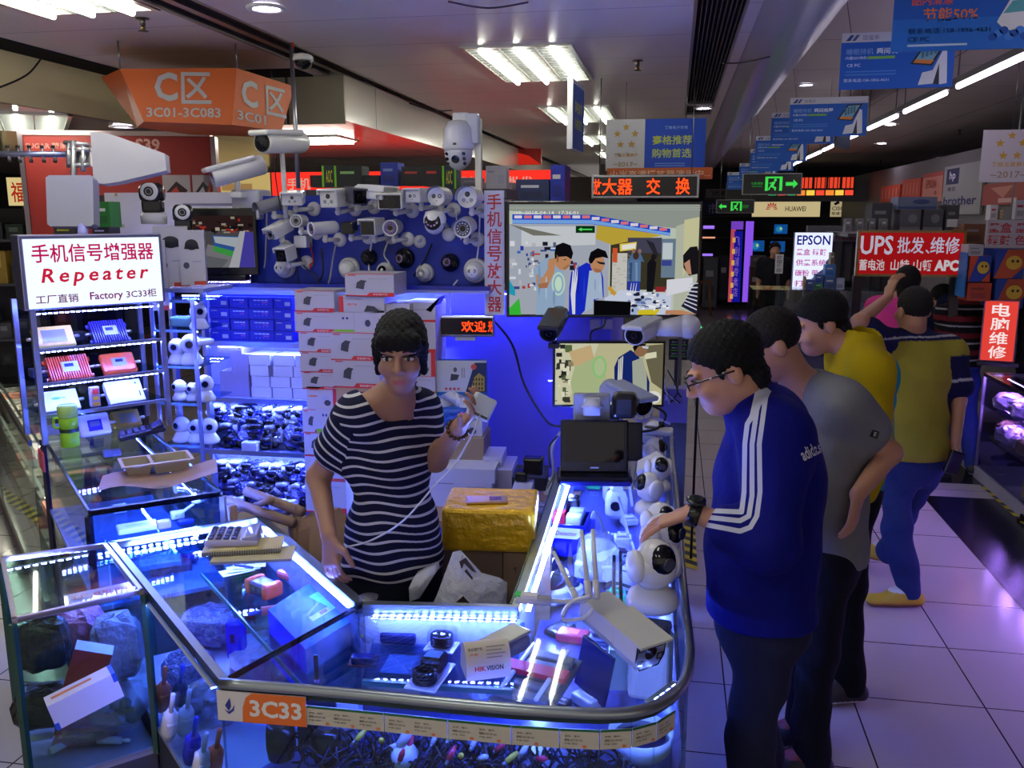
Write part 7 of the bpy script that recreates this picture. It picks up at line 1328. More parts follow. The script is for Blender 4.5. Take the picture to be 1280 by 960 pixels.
def shoe(J,n,par,cols,h=.005):
 a,t=J['a'+n],J['t'+n];lo=np.minimum(a,t)-.1;hi=np.maximum(a,t)+.1;F=Field(lo,hi,h);d=(Vector((t.x-a.x,t.y-a.y,0))).normalized();heel=Vector((a.x,a.y,a.z-.045))-d*.045;toe=Vector((t.x,t.y,max(.028,t.z)))+d*.045
 xd=Vector((-d.y,d.x,0));F.seg(heel,toe,(.042,.040),(.044,.030),.01,xd=xd);F.seg(a,a.lerp(t,.5),.047,.044,.03);z0=min(heel.z,toe.z)-.026;F.cut((0,0,max(.002,z0)),(0,0,-1));F.cut(a+Vector((0,0,.035)),(0,0,1))
 def col(P):
  C=np.tile(np.array(cols[0],float),(len(P),1));zz=(P[:,2]-max(.002,z0));C[zz<.022]=cols[1];
  if len(cols)>2:C[(P[:,2]>a.z+.0)]=cols[2]
  return C
 return organic('shoe',F,'paint',col,par,J['g'],smooth=1)
def eyes(J,par,brow=True):
 M=T(-J['g'])@J['HM']
 for s in(-1,1):
  m=MB(M);m.sph((s*.031,-.0815,.001),(.0150,.0105,.0072),'gloss',(214,206,200),14,8);m.sph((s*.031-.001,-.0885,.001),(.0066,.0045,.0064),'gloss',(24,16,14),12,6);m.build('eye',par)
  if brow:m=MB(M);m.tube([(s*.014,-.096,.022),(s*.031,-.092,.027),(s*.048,-.078,.023)],.003,'hair',(40,30,28),n=5,res=3);m.tube([(s*.015,-.0905,.0065),(s*.031,-.0940,.0100),(s*.048,-.081,.0045)],.0019,'hair',(24,18,18),n=5,res=3);m.build('eyebrow',par)
def neckhole(F,J,r=.068,d=.02):
 F.seg(J['neck']+Vector((0,0,-.035)),J['neck']+Vector((0,0,.2)),r*J['k'],r*J['k']*1.1,.01,'-')
J=skel((-.86,2.52,.04),6,1.68)
J.update(head=pd(501,441,2.62),hyaw=YAW*57.3+2,hpitch=4,neck=pd(493,503,2.70),sR=pd(448,519,2.63),sL=pd(523,515,2.82),pel=pd(492,700,2.76),hR=pd(468,735,2.72),hL=pd(518,735,2.82),eR=pd(398,596,2.72),wR=pd(411,668,2.56),eL=pd(545,575,2.74),wL=pd(575,532,2.50))
J['kR']=Vector((J['hR'].x,J['hR'].y-.02,.50));J['kL']=Vector((J['hL'].x,J['hL'].y-.02,.50))
for n in 'LR':J['a'+n]=Vector((J['k'+n].x,J['k'+n].y+.03,.09));J['t'+n]=J['a'+n]+Vector((.02,-.15,-.06))
J['g']=Vector((J['pel'].x,J['pel'].y,0))
hd=pd(597,508,2.44)-J['wL'];hR=pd(413,700,2.55)-J['wR']
wo=build_body('person','woman in a navy and white striped T-shirt holding a white device',J,(164,120,98),.0045,True,[(J['wL'],hd,Vector((.1,-.2,1))+Vector((.5,-.5,.3)),1,.95,.92,1.1,.5),(J['wR'],hR,(.35,.5,-.15),1,.75,.95,1.0,.4)],slim=.90)
at0(wo,J);hairdo(J,wo,'woman',(13,10,11),.004);eyes(J,wo)
def ws(F):
 torso(F,J,.011,.93,fem=True);sleeve(F,J,'R',.55,.060,.064);sleeve(F,J,'L',.42,.056,.058);F.seg(J['pel'].lerp(J['neck'],.22),J['pel']-Vector((0,0,.0)),(.15,.118),(.162,.128),.04,xd=(J['hL']-J['hR']).normalized())
 F.ell(J['neck']+Vector((.0,-.055,.030)),(.088,.085,.072),None,.01,'-');neckhole(F,J,.060)
 F.cut(J['pel']+Vector((0,0,-.075)),(.06,-.05,-1))
stripemat('woman_stripe',(196,194,204),.0036)
def uw(P):
 per=.0275;sR_,eR_=np.array(J['sR']),np.array(J['eR']);ab=eR_-sR_;t=((P-sR_)@ab)/(ab@ab);dd=np.linalg.norm(P-sR_-np.clip(t,0,1)[:,None]*ab,axis=1)
 z=P[:,2]+.02*np.sin(P[:,0]*9)+.006*np.sin(P[:,0]*37+P[:,2]*20);q=np.where((dd<.082)&(t>.08),t*np.linalg.norm(ab),-z*1.0);return np.abs((q/per)%1-.5)*per
garment('shirt',J,wo,ws,'woman_stripe',(20,22,52),.005,uw,.0028,4)
trousers(J,wo,(22,24,38),.009,.02,.95,.003)
for n in 'LR':shoe(J,n,wo,[(30,30,36),(200,200,205)],.008)
m=MB(T(-J['g']));a=J['wL'].lerp(J['eL'],.10);q=(J['eL']-J['wL']).normalized();x=q.orthogonal().normalized();y=q.cross(x)
for i in range(14):m.sph(a+(x*math.cos(i*PI/7)+y*math.sin(i*PI/7))*.029,.0065,'gloss',(70,40,30),8,6)
m.build('bead_bracelet',wo)
t=thing('power_bank','white rounded handheld device with a grey strip in the raised hand of the woman','device',FR(pd(602,509,2.43),math.degrees(YAW)+14,6,-28));m=MB();m.box(-.034,-.034,-.011,.034,.034,.011,'gloss',(196,206,222),.008);m.build('casing',t);m=MB();m.rect(-.03,-.026,.026,-.019,'gloss',(60,62,70),.0118);m.build('strip',t)
cable('device_cable',[pd(600,519,2.42),pd(594,535,2.40),pd(583,556,2.42),pd(568,580,2.45),pd(545,605,2.45),pd(505,650,2.44),pd(465,675,2.5),pd(432,684,2.55)],.0028,(200,200,210),'thin white cable from the white device to the other hand of the woman')
P0=pd(955,780,2.62);J=skel((P0.x,P0.y,0),-100,1.70);B=2.5
J.update(head=pd(905,462,2.44),hyaw=-86,hpitch=24,neck=pd(945,508,2.52),sL=pd(968,545,2.40),sR=pd(962,525,2.80),pel=pd(955,752,2.60),eL=pd(965,678,2.34),wL=pd(866,640,2.40),eR=pd(950,660,2.82),wR=pd(900,690,2.72))
J['pel'].z+=0
for n,dx,dy in(('L',.0,-.075),('R',.03,.075)):
 J['h'+n]=J['pel']+Vector((dx,dy,-.05));J['k'+n]=Vector((J['pel'].x-.03+dx,J['pel'].y+dy*1.05,.50));J['a'+n]=Vector((J['pel'].x+.02+dx,J['pel'].y+dy*1.1,.09));J['t'+n]=J['a'+n]+Vector((-.15,-.02*(1 if n=='L' else-1),-.06))
J['g']=Vector((P0.x,P0.y,0))
hd=pd(822,654,2.44)-J['wL']
bm_=build_body('person','man in a blue track jacket with white sleeve stripes, wearing glasses and a watch',J,(190,138,112),.005,False,[(J['wL'],hd,(-.1,.05,-1),-1,.42,1.05,1.3,.3)],arms='LR')
at0(bm_,J);hairdo(J,bm_,'short',(13,12,13),.004);eyes(J,bm_,True)
NVY=(13,16,112)
def jk(F):
 torso(F,J,.030,1.04);sleeve(F,J,'L',1.50,.094,.078,.062);sleeve(F,J,'R',1.6,.090,.075,.06)
 F.seg(J['pel'].lerp(J['neck'],.35),J['pel']-Vector((0,0,.10)),(.185,.150),(.185,.152),.05,xd=(J['sL']-J['sR']).normalized())
 F.seg(J['neck']+Vector((0,0,-.05)),J['neck']+(J['head']-J['neck']).normalized()*.075,.084,.076,.03);F.seg(J['neck'],J['neck']+(J['head']-J['neck'])*1.2,.062,.062,.008,'-')
 F.cut(J['pel']+Vector((0,0,-.030)),(0,0,-1));F.wrinkle(.0045,.42,6)
stripemat('jacket_stripe',(196,198,216),.0064)
SL=[[(949,480),(940,520),(934,530),(931,555),(930,615),(927,640),(884,638)],[(957,480),(946,512),(940,555),(940,620),(936,645),(925,651),(880,646)],[(965,480),(957,497),(949,555),(950,615),(946,645),(938,659),(925,664),(878,655)]]
def uj(P):
 """distance to the three sleeve stripes, on the outer side of the near arm"""
 V=P-np.array(EYE);dz=V@np.array(FWD);Q=np.stack([640+FOC*(V@np.array(RGT))/dz,480-FOC*(V@np.array(UPV))/dz],1);out=np.full(len(P),1.0);s,e,w_=[np.array(J[q])for q in('sL','eL','wL')]
 near=np.full(len(P),9.0)
 for a,b_ in((s,e),(e,w_)):ab=b_-a;t=np.clip(((P-a)@ab)/(ab@ab),-.3,1);q=P-a-t[:,None]*ab;near=np.minimum(near,np.where((V*q).sum(1)<0,np.linalg.norm(q,axis=1),9))
 for L in SL:
  for a,b_ in zip(L[:-1],L[1:]):a=np.array(a,float);ab=np.array(b_)-a;t=np.clip(((Q-a)@ab)/(ab@ab),0,1);out=np.minimum(out,np.linalg.norm(Q-a-t[:,None]*ab,axis=1)*dz/FOC)
 return np.where(near<.14,out,1.0)
jo=garment('jacket',J,bm_,jk,'jacket_stripe',NVY,.0055,uj,.0032,3)
from mathutils.bvhtree import BVHTree
def project_text(par,mesh_o,J,s,cx,cy,W,Hh,ang,col,name='lettering'):
 """lettering laid on the cloth of a garment"""
 me=mesh_o.data;bv=BVHTree.FromPolygons([v.co[:]for v in me.vertices],[p.vertices[:]for p in me.polygons]);m=MB(R('Z',ang));m.text(s,0,0,W,Hh,'paint',col,0,.02);out=[];E_=EYE-J['g'];last=None
 for v in m.v:
  d=ray(cx+v[0],cy-v[1]).normalized();hit=bv.ray_cast(E_,d);q=hit[0]-d*.004 if hit[0]else last;last=q;out.append(tuple(q)if q else(0,0,1))
 m.v=out;return m.build(name,par)
project_text(bm_,jo,J,'adidas n',1017,562,34,16,26,(205,206,214))
trousers(J,bm_,(34,36,58),.009,.0,1.0,.005,5)
for n in 'LR':shoe(J,n,bm_,[(40,30,34),(150,60,40)],.008)
M=T(-J['g'])@J['HM'];m=MB(M)
for s in(-1,1):
 m.tube([(s*.032+.022*math.cos(q*PI/6),-.108,.002+.015*math.sin(q*PI/6))for q in range(13)],.0022,'gloss',(16,16,22),n=5,res=1);m.tube([(s*.054,-.106,.006),(s*.076,-.06,.008),(s*.084,.02,.004)],.0028,'gloss',(20,22,40),n=5,res=3)
 for q in range(4):m.sph((s*.0795,-.045+.018*q,.008),(.0022,.005,.0032),'gloss',(206,208,220),6,4)
m.tube([(-.011,-.11,.006),(0,-.112,.009),(.011,-.11,.006)],.002,'gloss',(16,16,22),n=5);m.build('glasses',bm_)
m=MB(T(-J['g']));a=J['wL'].lerp(J['eL'],.03);q=(J['eL']-J['wL']).to_track_quat('Z','Y').to_matrix().to_4x4();m.push(T(a)@q);m.lathe([(.031,-.016),(.035,-.014),(.035,.014),(.031,.016)],'gloss',(14,14,16),20);m.pop()
up_=(UPV*.8-FWD*.3).normalized();m.push(T(a+up_*.034)@up_.to_track_quat('Z','Y').to_matrix().to_4x4());m.lathe([(.025,-.006),(.027,.006),(.022,.010)],'gloss',(12,12,14),18);m.ell(0,0,.019,.019,'dome',(40,44,50),.0105);m.pop();m.build('wristwatch',bm_)
P0=pd(1022,690,3.12);J=skel((P0.x,P0.y,0),-86,1.72)
J.update(head=pd(962,432,3.02),hyaw=-84,hpitch=26,neck=pd(1000,482,3.08),sL=pd(1050,508,2.98),sR=pd(1015,500,3.30),pel=pd(1030,668,3.14),eL=pd(1112,566,3.02),wL=pd(1072,618,2.92),eR=pd(990,590,3.3),wR=pd(960,640,3.2))
for n,dx,dy in(('L',.0,-.10),('R',.0,.10)):
 J['h'+n]=J['pel']+Vector((dx,dy,-.05));J['k'+n]=Vector((J['pel'].x-.02+dx,J['pel'].y+dy,.50));J['a'+n]=Vector((J['pel'].x-.01,J['pel'].y+dy,.09));J['t'+n]=J['a'+n]+Vector((-.14,-.03,-.06))
J['g']=Vector((P0.x,P0.y,0));hd=pd(1064,664,2.93)-J['wL']
gm=build_body('person','man in a grey T-shirt with one hand on his hip behind the track jacket',J,(186,134,108),.006,False,[(J['wL'],hd,(-.8,.5,.1),1,.5,1.0,1.0,.4)]);at0(gm,J);hairdo(J,gm,'crop',(26,22,22),.005)
def gs(F):
 torso(F,J,.020,1.02);sleeve(F,J,'L',.52,.086,.082);sleeve(F,J,'R',.52,.085,.08);F.seg(J['pel'].lerp(J['neck'],.3),J['pel']-Vector((0,0,.06)),(.165,.148),(.170,.150),.05,xd=(J['sL']-J['sR']).normalized());neckhole(F,J,.064);F.cut(J['pel']+Vector((0,0,-.08)),(0,0,-1));F.wrinkle(.005,.45,4)
so=garment('t_shirt',J,gm,gs,'fabric',(118,118,124),.007,None,.0036,7)
m=MB(FR(Vector(),30));m.M=T(-J['g'])@FR(J['sL'].lerp(J['eL'],.46)+Vector((.02,-.086,.0)),20,10,-20);m.box(-.012,-.012,-.003,.012,.012,.003,'paint',(16,16,20));m.text('E',0,0,.010,.014,'paint',(190,190,195),.0035,.02);m.build('sleeve_tag',gm)
trousers(J,gm,(24,24,34),.009,.0,1.0,.004,8)
for n in 'LR':shoe(J,n,gm,[(20,20,24),(196,196,200),(120,30,34)],.006)
P0=pz(1050,862,0);J=skel((P0.x-.03,P0.y,0),-84,1.74)
J.update(head=pd(1024,405,3.56),hyaw=-80,hpitch=20)
ym=build_body('person','man in a yellow jacket half hidden behind the grey T-shirt',J,(186,134,108),.008,False,None);at0(ym,J);hairdo(J,ym,'short',(18,16,17),.006)
def ys(F):
 torso(F,J,.018,.96);sleeve(F,J,'L',1.7,.078,.066,.055);sleeve(F,J,'R',1.7,.078,.066,.055);F.seg(J['pel'].lerp(J['neck'],.3),J['pel']-Vector((0,0,.02)),(.15,.125),(.155,.13),.05,xd=(J['sL']-J['sR']).normalized());F.seg(J['neck'],J['neck']+Vector((0,0,.06)),.078,.072,.03);neckhole(F,J,.060);F.cut(J['pel']+Vector((0,0,-.05)),(0,0,-1))
garment('jacket',J,ym,ys,'fabric',lambda P:np.where((P[:,0]>J['pel'].x+.10)[:,None],np.array((40,140,160.)),np.array((176,150,16.))),.009,None,.003,9)
trousers(J,ym,(16,16,20),.010,.0,1.0,.004,10)
for n in 'LR':shoe(J,n,ym,[(30,26,34),(196,196,200)],.007)
J=skel((pd(1145,560,4.62).x,pd(1145,560,4.62).y,0),188,1.70)
J.update(head=pd(1141,388,4.60),hyaw=196,hpitch=4,neck=pd(1142,425,4.66),sL=pd(1104,432,4.62),sR=pd(1186,442,4.66),pel=pd(1138,562,4.66),eL=pd(1074,402,4.50),wL=pd(1110,372,4.75),eR=pd(1198,500,4.62),wR=pd(1194,556,4.58),hL=pd(1122,578,4.64),hR=pd(1156,578,4.68),kL=pd(1120,655,4.58),kR=pd(1128,640,4.9),aR=pd(1110,684,5.05))
a=pz(1136,738,.085);J['aL']=a;J['tL']=a+Vector((-.14,-.02,-.055));J['aR'].z=max(.10,J['aR'].z);J['tR']=J['aR']+Vector((-.10,.08,-.07));J['g']=Vector((J['pel'].x,J['pel'].y,0))
pm=build_body('person','walking man in a yellow polo with navy sleeves, one arm raised',J,(178,128,100),.007,False,[(J['wR'],pd(1191,588,4.55)-J['wR'],(-1,.2,0),-1,.8,1.0,1.0,.5),(J['wL'],(.15,.1,.6),(.8,.3,0),1,.8,1.0,1.0,.5)]);at0(pm,J);hairdo(J,pm,'crop',(28,24,24),.006)
def ps(F):
 torso(F,J,.022,1.06);sleeve(F,J,'L',.62,.092,.085);sleeve(F,J,'R',.68,.092,.084);F.seg(J['pel'].lerp(J['neck'],.35),J['pel']-Vector((0,0,.0)),(.18,.145),(.178,.14),.05,xd=(J['sL']-J['sR']).normalized());F.seg(J['neck'],J['neck']+Vector((0,0,.045)),.074,.068,.02);neckhole(F,J,.058);F.cut(J['pel']+Vector((0,0,-.035)),(0,0,-1))
def pc_(P):
 C=np.tile(np.array((150,140,52.)),(len(P),1))
 for n in 'LR':
  s,e=np.array(J['s'+n]),np.array(J['e'+n]);ab=e-s;t=((P-s)@ab)/(ab@ab);dd=np.linalg.norm(P-s-np.clip(t,0,1)[:,None]*ab,axis=1);C[(t>.12)&(dd<.11)]=(24,26,66);C[(t>.60)&(t<.655)&(dd<.11)]=(176,176,186)
 z=P[:,2]-J['neck'].z;C[z>.012]=(26,28,70);C[(z>.026)&(z<.034)]=(170,170,180);return C
garment('polo_shirt',J,pm,ps,'fabric',pc_,.007,None,.0034,11)
trousers(J,pm,(38,50,100),.008,.01,1.02,.006,12)
for n in 'LR':shoe(J,n,pm,[(190,160,40),(150,90,60),(205,205,205)],.006)
m=MB();m.box(-.038,-.012,-.06,.038,.012,.06,'gloss',(12,12,14),.006);single('mobile_phone','black phone in the lowered hand of the man in the yellow and navy polo','phone',m,T(pd(1192,578,4.48))@R('Z',20)@R('Y',18))
def simple(label,J,hair,shirt,pants,h=.011,u=None,mat='fabric',hs='short',sl=.6,fem=False,hcol=(20,18,18)):
 b_=build_body('person',label,J,(180,130,104),h,fem,None);at0(b_,J);hairdo(J,b_,hs,hcol,.008)
 def fn(F):torso(F,J,.02,1.05);sleeve(F,J,'L',sl,.085,.078,.06);sleeve(F,J,'R',sl,.085,.078,.06);neckhole(F,J,.062);F.cut(J['pel']+Vector((0,0,-.06)),(0,0,-1))
 garment('shirt',J,b_,fn,mat,shirt,h,u,.003,3);trousers(J,b_,pants,h*1.2)
 for n in 'LR':shoe(J,n,b_,[(30,30,34),(160,160,165)],.009)
 return b_
g=pz(1196,590,0);J=skel((g.x,g.y,0),172,1.68);K=1.2
J.update(head=pd(1214,371,6.5*K),hyaw=175,hpitch=50,neck=pd(1208,377,6.3*K),sL=pd(1182,393,6.2*K),sR=pd(1231,395,6.2*K),pel=pd(1198,470,6.05*K),eL=pd(1180,425,6.4*K),wL=pd(1195,432,6.6*K),eR=pd(1238,430,6.4*K),wR=pd(1236,438,6.6*K))
for n,x in(('L',1190),('R',1209)):J['h'+n]=pd(x,480,6.05*K);J['k'+n]=pd(x,530,6.05*K)
stripemat('far_stripe',(150,150,156),.013)
simple('man bending over the purple-lit case in a striped shirt and blue jeans',J,0,lambda P:np.where(((np.abs(((P[:,2]-J['pel'].z)/.13)%1-.5))<.16)[:,None],np.array((110,34,44.)),np.array((22,20,26.))),(40,54,130),.010,lambda P:np.abs(((P[:,2]-J['pel'].z)/.13)%1-.02)*.13,'far_stripe','crop',.62,False,(60,44,38))
g=pd(1112,420,6.6);J=skel((g.x,g.y,0),-60,1.62);J['head']=pd(1134,352,6.5);J['hyaw']=170
simple('person in a pink shirt beyond the raised arm of the polo man',J,0,(206,60,140),(40,40,60),hs='bob')
g=pd(1176,395,8.3);J=skel((g.x,g.y,-.12),-90,1.64);J['head']=pd(1176,372,8.2);J['hyaw']=-80;J['hpitch']=18
simple('dark-haired person in navy facing sideways below the red battery sign',J,0,(24,28,60),(30,30,40),hs='bob')
g=pd(1060,360,8.9);J=skel((g.x,g.y,-.25),-40,1.6)
simple('dark-haired shop assistant in a pale top beside the printer brand light box',J,0,(150,152,170),(30,30,40),hs='bob',fem=True,h=.014)
g=py(966,360,13.5);J=skel((g.x,g.y,0),0,1.62)
simple('distant dark-clothed person behind the small upright white sign',J,0,(26,26,34),(24,24,30),h=.018)
g=pd(1296,400,6.9);J=skel((g.x+.06,g.y+.1,0),-80,1.58);J['hyaw']=-80
simple('person in black at the picture edge behind the glowing repair sign',J,0,(22,22,28),(30,30,40),h=.011)
# ================================================================ background stalls
def brd(name,label,cat,x0,y0,x1,y1,Y=None,D=None,yaw=0,col=WHITE,mat='paint',dp=.02,group=None,frame=None):
 """upright board fitted to the photograph rectangle at plane Y (or camera depth D)"""
 f=(lambda a,b:py(a,b,Y))if Y is not None else(lambda a,b:pd(a,b,D))
 P=f((x0+x1)/2,(y0+y1)/2);W=(f(x1,(y0+y1)/2)-f(x0,(y0+y1)/2)).length/max(.3,math.cos(math.radians(yaw-(0 if Y is not None else YAW*57.3))));Hh=f((x0+x1)/2,y0).z-f((x0+x1)/2,y1).z
 t=thing(name,label,cat,FR(P,yaw),group);m=MB();m.box(-W/2,-Hh/2,-dp,W/2,Hh/2,0,mat,col)
 m.build('board',t)
 if frame:m=MB();[m.box(*q,'gloss',frame)for q in((-W/2-.02,-Hh/2-.02,-dp,W/2+.02,-Hh/2,.008),(-W/2-.02,Hh/2,-dp,W/2+.02,Hh/2+.02,.008),(-W/2-.02,-Hh/2,-dp,-W/2,Hh/2,.008),(W/2,-Hh/2,-dp,W/2+.02,Hh/2,.008))];m.build('frame',t)
 return t,W,Hh,P
def post(t,P,Hh,floor=0.0,w=.02,col=(90,88,92)):
 m=MB();m.box(-w,-P.z+floor,-.05,w,-Hh/2,-.022,'metal',col);m.build('post',t)
def goods(label,x0,y0,x1,y1,Y,col,name='shelf_box',cat='box',group=None,dp=.25,style=0,c2=(200,200,205)):
 a=py(x0,y1,Y);c=py(x1,y0,Y);w=c.x-a.x;h=c.z-a.z;t=thing(name,label,cat,T((a.x+c.x)/2,Y,a.z),group);m=MB();m.box(-w/2,0,0,w/2,dp,h,'card',col);m.build('box_body',t)
 m=MB(FR((0,-.001,0)))
 if style==0:m.rect(-w*.35,h*.62,w*.2,h*.74,'paint',c2);m.rect(-w*.35,h*.15,w*.3,h*.45,'paint',tuple(int(q*.8)for q in col))
 elif style==1:m.rect(-w*.5,0,w*.5,h*.22,'paint',c2);m.ell(w*.1,h*.6,w*.22,h*.2,'paint',c2)
 elif style==2:m.rect(-w*.5,0,-w*.36,h,'paint',c2);m.rect(w*.36,0,w*.5,h,'paint',c2);m.text('AOC',0,h*.5,w*.45,h*.6,'paint',(226,220,60),.001,vert=False)
 elif style==3:m.poly([(-w*.5,0),(w*.1,0),(w*.5,h*.4),(w*.5,h),(-w*.1,h)],'paint',c2);m.ell(w*.15,h*.55,w*.28,h*.24,'paint',(214,176,50),.0012);m.ell(w*.1,h*.6,w*.05,h*.05,'paint',(30,30,50),.002);m.ell(w*.27,h*.6,w*.05,h*.05,'paint',(30,30,50),.002)
 m.build('print',t);return t
YF=20.0
t,W,Hh,P=brd('shop_sign','pale lit phone shop sign with a red petal logo above the far shop','sign',940,249,1025,271,YF,col=(210,196,150),dp=.15)
m=MB();m.rect(-W/2,-Hh/2,W/2,Hh/2,'glow:.62',(236,216,160),.001)
for k in range(8):
 a=PI/2+(k-3.5)*.42;cx,cy=-W*.21,-Hh*.08;r0,r1,w_=Hh*.08,Hh*(.42 if 1<k<6 else .34),.14
 m.poly([(cx+r0*math.cos(a),cy+r0*math.sin(a)),(cx+r1*.8*math.cos(a-w_),cy+r1*.8*math.sin(a-w_)),(cx+r1*math.cos(a),cy+r1*math.sin(a)),(cx+r1*.8*math.cos(a+w_),cy+r1*.8*math.sin(a+w_))],'glow:.6',(206,30,40),.003)
m.text('HUAWEI',W*.14,-Hh*.05,W*.30,Hh*.28,'paint',(50,44,40),.003,.01);m.build('lettering',t)
t,W,Hh,P=brd('shop_sign','small pale sign with dark characters right of the phone shop sign','sign',1038,250,1057,271,YF,col=(200,180,140));m=MB();m.rect(-W/2,-Hh/2,W/2,Hh/2,'glow:.5',(226,206,160),.001);m.text('CISC',0,0,W*.8,Hh*.22,'paint',(60,50,40),.002);m.text('联通卡',0,-Hh*.3,W*.8,Hh*.2,'paint',(60,50,40),.002);m.poly([(-W*.3,Hh*.3),(0,Hh*.45),(W*.1,Hh*.3),(-W*.2,Hh*.18)],'paint',(30,26,24),.002);m.build('lettering',t)
t,W,Hh,P=brd('shop_sign','dark blue sign fragment with a pale character left of the small exit sign','sign',879,252,899,270,YF,col=(24,24,90));m=MB();m.text('市',W*.1,0,W*.6,Hh*.75,'paint',(150,150,200),.002,.02);m.build('lettering',t)
b=MB();b.box(.6,YF,1.98,3.6,YF+.3,2.02,'paint',(60,58,60));b.box(.6,YF+.02,2.34,3.6,YF+.3,2.42,'paint',(70,68,70));structure('beam_1',b)
t,W,Hh,P=brd('light_column','tall glowing orange and blue panel with a column of characters at the far shop','light panel',912,277,927,378,YF-.3,col=(60,40,120),dp=.12);m=MB();m.rect(-W/2,-Hh/2,-W*.1,Hh/2,'glow:.55',(230,90,110),.001);m.rect(-W*.2,-Hh/2,W/2,Hh*.38,'glow:.5',(30,30,190),.0014);m.rect(-W/2,Hh*.4,W/2,Hh/2,'glow:.6',(140,80,230),.0016)
for k in range(6):m.rect(-W*.34,-Hh*.46+k*Hh*.14,-W*.1,-Hh*.40+k*Hh*.14,'glow:.7',(240,190,90),.002)
m.text('飞利浦专卖店',W*.08,-Hh*.06,W*.4,Hh*.76,'glow:.55',(150,110,220),.0022,.02,vert=True);m.build('screen',t)
t,W,Hh,P=brd('light_column','tall plain purple glowing panel beside the orange and blue one','light panel',930,277,940,378,YF-.3,col=(60,40,120),dp=.12);m=MB();m.rect(-W/2,-Hh/2,W/2,Hh/2,'glow:.95',(140,84,236),.001);m.build('screen',t)
for x,l,c in[(966,'short purple glowing post near the distant desk',(120,70,230)),(976,'short orange glowing post near the distant desk',(230,110,110))]:
 t,W,Hh,P=brd('light_post',l,'light post',x-2,344,x+3,378,YF-.6,col=(40,30,60),dp=.08);m=MB();m.rect(-W/2,-Hh/2,W/2,Hh/2,'glow:.7',c,.001);m.build('screen',t);post(t,P,Hh)
t=thing('shelf_unit','dark far shelves holding glowing blue computer screens','shelf',T(0,YF+.5,0))
xa,xb=py(880,300,YF+.5).x,py(990,300,YF+.5).x;m=MB();m.box(xa,.4,0,xb,.44,2.0,'paint',(26,24,30));m.build('back_panel',t)
for yy in(297,322,349):m=MB();z=py(935,yy,YF+.5).z;m.box(xa,0,z-.03,xb,.4,z,'paint',(84,80,84));m.build('shelf',t)
def farscreen(label,x0,y0,x1,y1):
 t,W,Hh,P=brd('computer_screen',label,'screen',x0,y0,x1,y1,YF+.48,col=(12,12,16),dp=.03,group='far computer screens');m=MB();m.rect(-W*.46,-Hh*.44,W*.46,Hh*.46,'glow:.55',(24,96,180),.001);m.ell(-W*.1,Hh*.0,W*.25,Hh*.3,'glow:.6',(40,150,200),.0015);m.ell(.0,Hh*.05,W*.08,Hh*.14,'glow:.7',(190,220,170),.002);m.build('screen',t)
farscreen('blue far screen on the upper shelf above the small upright white sign',967,280,985,293);farscreen('blue far screen on the middle shelf next to the purple panel',937,300,956,315);farscreen('blue far screen on the middle shelf above the distant head',962,301,982,316)
for x0,y0,x1,y1,l,c in[(879,282,893,286,'purple shelf light strip at upper far shelf',(150,110,230)),(878,317,891,320,'purple shelf light strip at lower far shelf',(150,110,230)),(878,296,894,298,'warm shelf light strip at far shelf',(220,150,120))]:
 t,W,Hh,P=brd('shelf_light',l,'light strip',x0,y0,x1,y1,YF+.48,col=(60,50,80),dp=.03);m=MB();m.rect(-W/2,-Hh/2,W/2,Hh/2,'glow:1.2',c,.001);m.build('tube',t)
for x0,y0,x1,y1,Y,c,l in[(936,334,955,382,YF-.8,(92,70,46),'brown desk front at the far shop'),(949,358,963,384,YF-1.2,(110,20,30),'red box on the floor by the far desk'),(878,322,898,384,YF-.4,(110,116,126),'grey case low on the far shelves'),(898,320,912,375,YF-.2,(44,52,70),'dark blue case beside the glowing panel'),(938,320,958,334,YF-.5,(150,140,130),'pile of white goods on the far desk')]:goods(l,x0,y0,x1,y1,Y,c,dp=.4)
t=thing('wooden_stool','small wooden stool at the far end of the aisle','stool',T(py(881,352,YF-1.5).x,YF-1.5,0));m=MB();m.cyl((0,0,.66),(0,0,.70),.16,'paint',(140,96,50));m.build('seat',t)
for a in range(4):m=MB();m.cyl((.13*math.cos(a*PI/2+.8),.13*math.sin(a*PI/2+.8),.66),(.2*math.cos(a*PI/2+.8),.2*math.sin(a*PI/2+.8),0),.02,'paint',(140,96,50));m.build('leg',t)
t,W,Hh,P=brd('upright_sign','small upright white sign with dark characters in front of the far screens','sign',969,318,979,342,13.0,col=(220,220,224));m=MB();m.text('打印复印',0,0,W*.6,Hh*.9,'paint',(50,50,60),.002,.02,vert=True);m.build('lettering',t);post(t,P,Hh)
t,W,Hh,P=brd('lit_board','orange glowing message board in a lattice at the far end under the tube lights','led sign',1000,221,1068,236,17.09,col=(60,20,16));m=MB()
for k in range(4):m.rect(-W*.48+k*W*.25,-Hh*.45,-W*.27+k*W*.25,Hh*.45,'glow:1.0',(232,70,44),.001)
m.build('screen',t);m=MB();
for k in range(14):m.box(-W/2+k*W/13-.008,-Hh/2,0,-W/2+k*W/13+.008,Hh/2,.01,'paint',(50,30,26))
m.build('lattice',t)
t,W,Hh,P=brd('lit_board','thin yellow and orange scrolling strip below the lattice board','led sign',960,237,1068,245,17.08,col=(30,14,12));m=MB();
for k in range(9):m.rect(-W*.5+k*W*.111,-Hh*.4,-W*.5+k*W*.111+W*.095,Hh*.4,'glow:1.2',[(240,130,50),(240,190,70),(230,70,50)][k%3]if k>2 else[(40,150,90),(200,70,60),(60,160,100)][k],.001)
m.build('screen',t)
b=MB();b.box(.9,17.1,2.26,6,17.4,2.6,'paint',(70,66,66));structure('beam_2',b)
